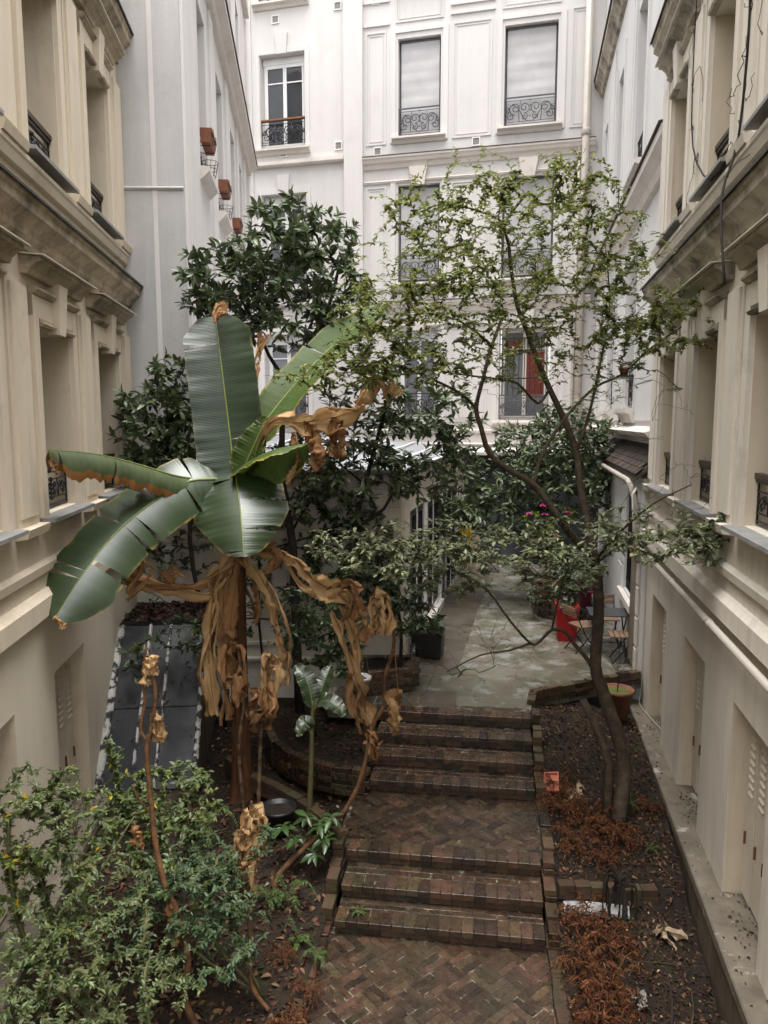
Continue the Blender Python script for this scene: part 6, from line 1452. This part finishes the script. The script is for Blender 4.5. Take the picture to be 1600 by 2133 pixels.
stemtube(dk, [c, c + Vector((.0, .03, .2)), c + Vector((-.06, .06, .42)), c + Vector((-.12, .08, .55))], .04, .015, 'bark_dark', 31)
rk = random.Random(8)
for i in range(7):
    a = i * 1.1 + rk.uniform(-.5, .5); d = Vector((math.cos(a), math.sin(a), 0)) * rk.uniform(.05, .17); t0 = c + Vector((-.08, .06, rk.uniform(.28, .52)))
    dead('dead_leaf', dk, [t0, t0 + d + Vector((0, 0, .05)), t0 + d * 1.2 - Vector((0, 0, .18)), t0 + d * 1.1 - Vector((0, 0, .34))], .035, 700 + i, 'bark_dark', N=12, pet=False)
for i, (v, a, dx, dy, dz, r, lab) in enumerate([(5.55, .62, .10, .35, .32, .018, 'dark forked twig standing in the bottom of the right-hand bed'), (7.6, .78, .08, -.28, .02, .012, 'bent pale twig near the stone ledge above the edging'), (6.45, .5, .5, -.12, .03, .008, 'thin straight twig lying in the lower terrace'), (5.6, .75, .2, .45, .02, .009, 'thin twig lying beside the ledge at the bottom')]):
    c = bed_pt(v, a); tg = thing('twig', lab, 'twig', c); C = crom([c, c + Vector((dx * .4 + .03, dy * .4, dz * .6 + .02)), c + Vector((dx, dy, dz + .02))], 10)
    MB().tube(C, [r * (1 - .5 * k / 10) for k in range(11)], 6).build('branch', 'bark_brown' if i else 'bark_dark', tg)
    if i in (0, 2): MB().tube([C[5], C[5] + Vector((.1, .05, .06 if i else .14))], [r * .6, r * .3], 5).build('side_branch', 'bark_brown' if i else 'bark_dark', tg)

# ------------------------------------------------------------------ pots and planters
mat('plastic_white', (0.62, 0.60, 0.57), rough=0.5, var=0.08, scale=5); mat('plastic_black', (0.014, 0.014, 0.015), rough=0.4, var=0.2, scale=5, spec=0.5)
mat('plastic_red', (0.30, 0.012, 0.012), rough=0.45, var=0.15, scale=3); mat('plastic_orange', (0.52, 0.06, 0.03), rough=0.45, var=0.1, scale=3); mat('plastic_purple', (0.16, 0.018, 0.05), rough=0.5, var=0.15, scale=3)
mat('moss', (0.11, 0.13, 0.03), rough=0.95, var=0.4, scale=30, bump=0.8)
def pot(name, label, c, r0, r1, h, m, fill='soil', rim=.03, cat='pot'):
    t_ = thing(name, label, cat, c)
    MB().lathe(c, [(0.001, 0), (r0, 0), (r1 - .01, h - rim * 1.6), (r1 + .012, h - rim * 1.6), (r1 + .015, h), (r1 - .012, h), (r1 - .03, h - .05), (0.001, h - .05)], 30).build('body', m, t_)
    f = MB(); k = 30; f.add([c + Vector((0, 0, h - .045))] + [c + Vector(((r1 - .028) * math.cos(2 * math.pi * i / k), (r1 - .028) * math.sin(2 * math.pi * i / k), h - .048)) for i in range(k)], [(0, 1 + i, 1 + (i + 1) % k) for i in range(k)]); f.build('soil', fill, t_)
    return t_
q = Vector((3.42, 10.50, bed_pt(10.35, .75).z + .02)); tp = pot('terracotta_pot', 'large brown terracotta pot with moss and a bare twig, by the head of the bed', q, .15, .225, .44, 'terracotta_dark', 'moss')
rr = random.Random(4); tw_ = MB()
tw_.tube([q + Vector((.0, 0, .38)), q + Vector((.01, 0, .62)), q + Vector((-.02, .02, .85))], [.008, .006, .003], 5)
for k in range(7): z = .5 + .05 * k; a = k * 2.2; tw_.tube([q + Vector((0, 0, z)), q + Vector((.14 * math.cos(a), .14 * math.sin(a), z + .12))], [.004, .0015], 4)
tw_.build('bare_twig', 'bark_dark', tp)
q = Vector((-1.22, 8.12, .34)); pot('black_pot', 'round black plastic pot at the foot of the pale ringed stem', q, .15, .19, .28, 'plastic_black')
q = at(752, 1440, 10.1); wp = pot('hanging_pot', 'white plastic hanging pot on strings above the shaded planter', q, .09, .135, .22, 'plastic_white')
hs = MB(); top = q + Vector((.0, .1, .85))
for a in (0.3, 2.4, 4.5): hs.tube([q + Vector((.13 * math.cos(a), .13 * math.sin(a), .2)), top], .003, 4)
hs.build('strings', 'pvc_pipe', wp)
def square_pot(name, label, c, w0, w1, h, m, rot=0.0):
    t_ = thing(name, label, 'planter', c); ca, sa = math.cos(rot), math.sin(rot)
    def ringpts(w, z): return [c + Vector((x * ca - y * sa, x * sa + y * ca, z)) for x, y in ((-w, -w), (w, -w), (w, w), (-w, w))]
    L_ = [ringpts(w0, 0), ringpts(w1 * .985, h * .86), ringpts(w1 * 1.02, h * .86), ringpts(w1 * 1.02, h), ringpts(w1 * .9, h), ringpts(w1 * .88, h - .06)]
    vs = [p for r in L_ for p in r]; fs = [(i * 4 + j, i * 4 + (j + 1) % 4, i * 4 + 4 + (j + 1) % 4, i * 4 + 4 + j) for i in range(5) for j in range(4)] + [(3, 2, 1, 0)]
    MB().add(vs, fs).build('body', m, t_, bevel=.008); MB().add(ringpts(w1 * .885, h - .055), [(0, 1, 2, 3)]).build('soil', 'soil', t_)
    return t_
square_pot('tall_planter', 'tall dark red square planter left of the bistro table', Vector((3.32, 13.2, 1.08)), .16, .20, .66, 'plastic_red', R_(-8))
square_pot('tall_planter', 'bright orange-red planter with the pink-flowered plant', Vector((3.62, 15.6, 1.08)), .20, .24, .62, 'plastic_orange', R_(-10))
sp_ = pot('purple_pot', 'plum-red round pot on the wire stand behind the table', Vector((3.86, 13.75, 1.56)), .13, .19, .33, 'plastic_purple')
ws = thing('wire_stand', 'tiered grey wire plant stand behind the tall red planter', 'plant stand', Vector((3.86, 13.75, 1.08))); mb = MB()
for x in (-.25, .25):
    for y in (-.18, .18): mb.tube([(3.86 + x, 13.75 + y, 1.08), (3.86 + x, 13.75 + y, 2.25)], .008, 5)
for z in (1.2, 1.54, 2.0, 2.24):
    for y in (-.18, .18): mb.tube([(3.61, 13.75 + y, z), (4.11, 13.75 + y, z)], .006, 5)
    for i in range(9): x = 3.61 + .5 * i / 8; mb.tube([(x, 13.57, z), (x, 13.93, z)], .003, 4)
mb.build('frame', 'iron_grey', ws)
shrub('vine_plant', 'leafy green vine on the wire stand behind the red planter', [([Vector((3.55, 13.9, 1.1)), at(1190, 1230, 13.8), at(1180, 1180, 13.9)], .012, .006)],
      [(1185, 1215, 36, 30, 13.6, .3, 16), (1185, 1170, 36, 26, 13.9, .3, 16), (1180, 1262, 22, 12, 13.2, .15, 7), (1215, 1195, 26, 24, 13.8, .2, 8)], 71, 'leaf_ivy', .13, .10, depth=.18, spacing=.05, style='along', kind='wide', cat='vine')
# pink-flowered plant
fp, fpl = shrub('flowering_plant', 'tall plant with bright pink blossoms in the orange planter', [([Vector((3.62, 15.6, 1.6)), at(1150, 1130, 15.4), at(1130, 1080, 15.3)], .014, .006)],
      [(1120, 1090, 36, 24, 15.2, .3, 22), (1165, 1070, 30, 20, 15.4, .3, 14), (1140, 1130, 36, 30, 15.3, .3, 18), (1160, 1170, 26, 16, 15.3, .3, 10)], 72, 'leaf_young', .12, .075, depth=.2, spacing=.05, style='along', kind='wide', cat='plant')
mat('petal_pink', (0.62, 0.06, 0.30), rough=0.6, var=0.2, scale=9, trans=0.2, island=0.3)
for i, (px, py) in enumerate([(1102, 1073), (1131, 1056), (1135, 1074), (1184, 1070), (1157, 1122), (1167, 1148)]):
    c = at(px, py, 15.0); pos, dr, nr = [], [], []
    for k in range(16): a = k * 2.4; pos.append(c); dr.append([math.cos(a), math.sin(a) - .4, .2 + .05 * k]); nr.append([0, -.5, 1])
    leaves_mesh('blossom', pos, dr, nr, [.075 - .002 * k for k in range(16)], [.07] * 16, 'petal_pink', fp, 'wide', -.2)
# brick planters
def brick_box(label, pts, z0, courses, L=.225, closed=True, name='brick_planter'):
    t_ = thing(name, label, 'planter', Vector((sum(p[0] for p in pts) / len(pts), sum(p[1] for p in pts) / len(pts), z0)))
    loop = pts + [pts[0]] if closed else pts
    for c in range(courses):
        for j, (x, y, a) in enumerate(along(loop, L)):
            sh = L / 2 * (c % 2); brick(t_, WORLD, x + sh * math.cos(a), y + sh * math.sin(a), z0 + (c + 1) * .072, L - .01, .10, .064, a, 'brick', .003)
    cx, cy = t_.location.x, t_.location.y
    MB().prism([(cx + (x - cx) * .96, cy + (y - cy) * .96) for x, y in pts], z0, z0 + courses * .072 - .05).build('soil', 'soil', t_)
    return t_
brick_box('brick trough at the annex corner beside the head of the stairs', [(-.35, 10.35), (.30, 10.55), (.48, 11.05), (.42, 11.1), (-.35, 11.1)], 1.085, 5)
ring_ = [(3.75 + .62 * math.cos(a), 15.05 + .62 * math.sin(a)) for a in [i * math.pi / 8 for i in range(16)]]
brick_box('round brick planter with dark bush beyond the red planter', ring_, 1.085, 8)
shrub('ivy_bush', 'dark trailing bush in the round brick planter', [([Vector((3.6, 15.0, 1.6)), at(1130, 1225, 14.9)], .015, .008)], [(1130, 1235, 26, 16, 14.7, .25, 24), (1112, 1245, 12, 14, 14.5, .15, 10), (1165, 1220, 36, 16, 14.9, .3, 18)], 73, 'leaf_laurel_dark', .085, .045, depth=.14, spacing=.03, style='along', kind='wide', cat='bush')
bpot = square_pot('black_planter', 'square black plastic planter with ivy beside the annex doors', Vector((.78, 12.25, 1.086)), .21, .23, .42, 'plastic_black', R_(-12))
shrub('ivy_plant', 'pale-edged ivy spilling from the square black planter', [([Vector((.78, 12.25, 1.45)), at(880, 1290, 12.2)], .012, .006)], [(880, 1295, 40, 16, 12.1, .25, 26), (912, 1305, 16, 18, 12.0, .15, 10), (858, 1300, 22, 14, 12.0, .2, 10)], 74, 'leaf_ivy', .085, .07, depth=.16, spacing=.034, style='along', kind='wide', cat='ivy')

# ------------------------------------------------------------------ bistro furniture
mat('slat_wood', (0.20, 0.125, 0.08), rough=0.6, var=0.25, scale=7, bump=0.1); mat('table_metal', (0.045, 0.046, 0.05), rough=0.35, var=0.2, scale=6, spec=0.5)
def bistro_chair(label, c, yaw, metal='iron', wood='slat_wood', group=None):
    t_ = thing('bistro_chair', label, 'chair', c, group); F = Frame((c.x, c.y), 0); a = yaw
    F.s = Vector((math.cos(a), math.sin(a), 0)); F.n = Vector((-math.sin(a), math.cos(a), 0)); z = c.z     # s = facing direction, n = left
    for sg in (-1, 1):
        n = sg * .19
        MB().tube([F.P(.20, n, z), F.P(-.05, n, z + .33), F.P(-.20, n, z + .62), F.P(-.25, n, z + .82)], .011, 6).build('long_leg', metal, t_)
        n2 = sg * .165
        MB().tube([F.P(-.22, n2, z), F.P(.05, n2, z + .27), F.P(.19, n2, z + .44)], .011, 6).build('short_leg', metal, t_)
    fr = MB(); fr.tube([F.P(.2, -.19, z + .05), F.P(.2, .19, z + .05)], .008, 5); fr.tube([F.P(-.2, -.165, z + .05), F.P(-.2, .165, z + .05)], .008, 5); fr.tube([F.P(.19, -.17, z + .44), F.P(.19, .17, z + .44)], .008, 5)
    fr.build('stretcher', metal, t_)
    for i in range(5): s = -.15 + i * .082; MB().box(F, s, s + .066, -.20, .20, z + .445, z + .465).build('seat_slat', wood, t_)
    for zz in (.64, .74): MB().box(F, -.262 - (zz - .64) * .25, -.245 - (zz - .64) * .25, -.205, .205, z + zz, z + zz + .065).build('back_slat', wood, t_)
    return t_
bistro_chair('folding wooden bistro chair in front of the table, back to the lean-to wall', Vector((3.97, 11.95, 1.08)), R_(170), group='bistro chairs round the black table')
bistro_chair('folding bistro chair left of the table, seat half behind the tree trunk', Vector((3.42, 12.55, 1.08)), R_(20), group='bistro chairs round the black table')
bistro_chair('folding bistro chair behind the black table, slatted back showing', Vector((3.98, 13.05, 1.08)), R_(-95), group='bistro chairs round the black table')
tc = Vector((3.84, 12.42, 1.08)); tbl = thing('bistro_table', 'square black folding bistro table beside the lean-to', 'table', tc)
Ft = Frame((tc.x, tc.y), 8); MB().box(Ft, -.29, .29, -.34, .34, 1.08 + .70, 1.08 + .722).build('table_top', 'table_metal', tbl, bevel=.006)
for sg in (-1, 1):
    MB().tube([Ft.P(-.24, sg * .27, 1.08), Ft.P(.24, sg * .25, 1.78)], .012, 6).build('leg', 'iron', tbl); MB().tube([Ft.P(.24, sg * .24, 1.08), Ft.P(-.24, sg * .26, 1.78)], .012, 6).build('leg', 'iron', tbl)
for i, (x, y, a) in enumerate([(2.75, 19.3, 200), (3.75, 18.9, 160)]):
    bistro_chair(['grey metal chair at the far end, right of the yellow hose', 'grey metal chair at the far end beneath the evergreen bush'][i], Vector((x, y, 1.08)), R_(a), 'iron_grey', 'iron_grey')
# yellow hose on the end post, cardboard behind
mat('hose_yellow', (0.62, 0.40, 0.02), rough=0.45, var=0.15, scale=6); mat('cardboard', (0.33, 0.25, 0.18), rough=0.85, var=0.12, scale=3)
hc = FA.P(18.9, 0.22, 2.55); hz = thing('garden_hose', 'coiled yellow garden hose hanging on the annex post', 'hose', hc)
mb = MB(); rr = random.Random(5)
for i in range(11):
    r = .10 + rr.uniform(-.03, .05); x = rr.uniform(-.06, .06); l = rr.uniform(.85, 1.25); ph = rr.uniform(-.05, .05)
    mb.tube([hc + Vector((x + r * math.sin(a) * (.6 + .4 * abs(math.cos(a))), ph + .03 * math.sin(a * 2 + i), (l / 2) * (math.cos(a) - 1))) for a in [k * math.pi / 12 for k in range(25)]], .017, 6)
mb.build('coil', 'hose_yellow', hz); MB().tube([hc + Vector((-.1, .12, .02)), hc + Vector((0, 0, .0)), hc + Vector((.1, -.03, .06))], .02, 6).build('hook', 'iron', hz)
cb = thing('cardboard_sheet', 'upright beige board leaning behind the yellow hose', 'board', Vector((2.45, 19.9, 1.08))); MB().add([Vector((2.25, 19.8, 1.08)), Vector((2.62, 19.85, 1.08)), Vector((2.60, 20.05, 2.35)), Vector((2.24, 20.0, 2.35)), Vector((2.25, 19.84, 1.08)), Vector((2.62, 19.89, 1.08)), Vector((2.60, 20.09, 2.35)), Vector((2.24, 20.04, 2.35))], [(0, 1, 2, 3), (4, 7, 6, 5), (0, 4, 5, 1), (1, 5, 6, 2), (2, 6, 7, 3), (3, 7, 4, 0)]).build('board', 'cardboard', cb)

# ------------------------------------------------------------------ pipes, cable and vines on the right-hand building
pp = thing('wall_pipe', 'white pipe running under the moulding of the beige building, elbow at its far end', 'pipe', FR.P(11.9, .1, 3.1))
MB().tube([FR.P(3.5, .15, 3.12), FR.P(11.75, .15, 3.12), FR.P(11.88, .15, 3.08), FR.P(11.9, .15, 2.85)], .034, 10).build('pipe', 'pvc_pipe', pp)
for s in (5.5, 7.4, 9.3, 11.2): MB().tube([FR.P(s - .04, .15, 3.12), FR.P(s + .04, .15, 3.12)], .040, 10).build('collar', 'pvc_pipe', pp)
cbp = crom([FR.P(11.85, .02, 2.9), FR.P(11.82, .02, 1.8), FR.P(11.8, .03, .9), FR.P(11.7, .06, .66), FR.P(11.3, .0, .64), FR.P(10.8, -.1, .635)], 30)
tag(MB().tube(cbp, .008, 6).build('cable', 'pvc_pipe'), 'thin white cable dropping down the wall to the stone ledge', 'cable')
mat('lamp_orange', (0.55, 0.14, 0.02), rough=0.3, var=0.1, scale=6); lc = FX.P(12.12, 0.10, 3.02); lm_ = thing('beacon_lamp', 'small orange beacon lamp on the corner of the lean-to', 'lamp', lc)
MB().tube([lc - FX.s * .07, lc - FX.s * .05, lc + FX.s * .02, lc + FX.s * .03], [.03, .06, .06, .05], 14).build('lens', 'lamp_orange', lm_); MB().tube([lc + FX.s * .031, lc + FX.s * .08], .062, 14).build('housing', 'iron', lm_)
vn = thing('bare_vine', 'leafless creeper clinging to the upper wall of the beige building', 'vine', FR.P(7.5, .05, 6.8)); vp = Plant(91); rv = np.random.RandomState(91)
vp.limb([FR.P(6.9, .30, 6.2), FR.P(7.3, .27, 7.0), FR.P(7.6, .08, 7.6), FR.P(7.5, .07, 8.6), FR.P(7.7, .07, 9.6), FR.P(7.6, .08, 10.3)], .010, .006)
vp.limb([FR.P(7.6, .08, 7.6), FR.P(8.5, .10, 7.5), FR.P(9.6, .08, 8.2), FR.P(9.8, .08, 9.2), FR.P(9.75, .08, 10.2)], .008, .004, 'near')
vp.grow([tuple(FR.P(rv.choice([rv.normal(7.5, .28), rv.normal(9.72, .22), rv.normal(7.45, .25)]), .07, rv.uniform(7.3, 10.6))) for _ in range(110)], jit=.9, sag=.1, up=.1)
mb = MB(); vp.wood(mb, .0035, 2.6, .012, (3, 5, 6)); mb.build('stems', 'bark_dark', vn, recalc=False)
# small pot on the lean-to bracket
q = FRW.P(15.6, .2, 5.92); pk = pot('flower_pot', 'tiny terracotta pot on a window shelf of the right-hand white wing', q, .07, .10, .17, 'terracotta'); MB().box(FRW, 15.3, 15.9, 0, .32, 5.88, 5.915).build('shelf', 'iron', pk)
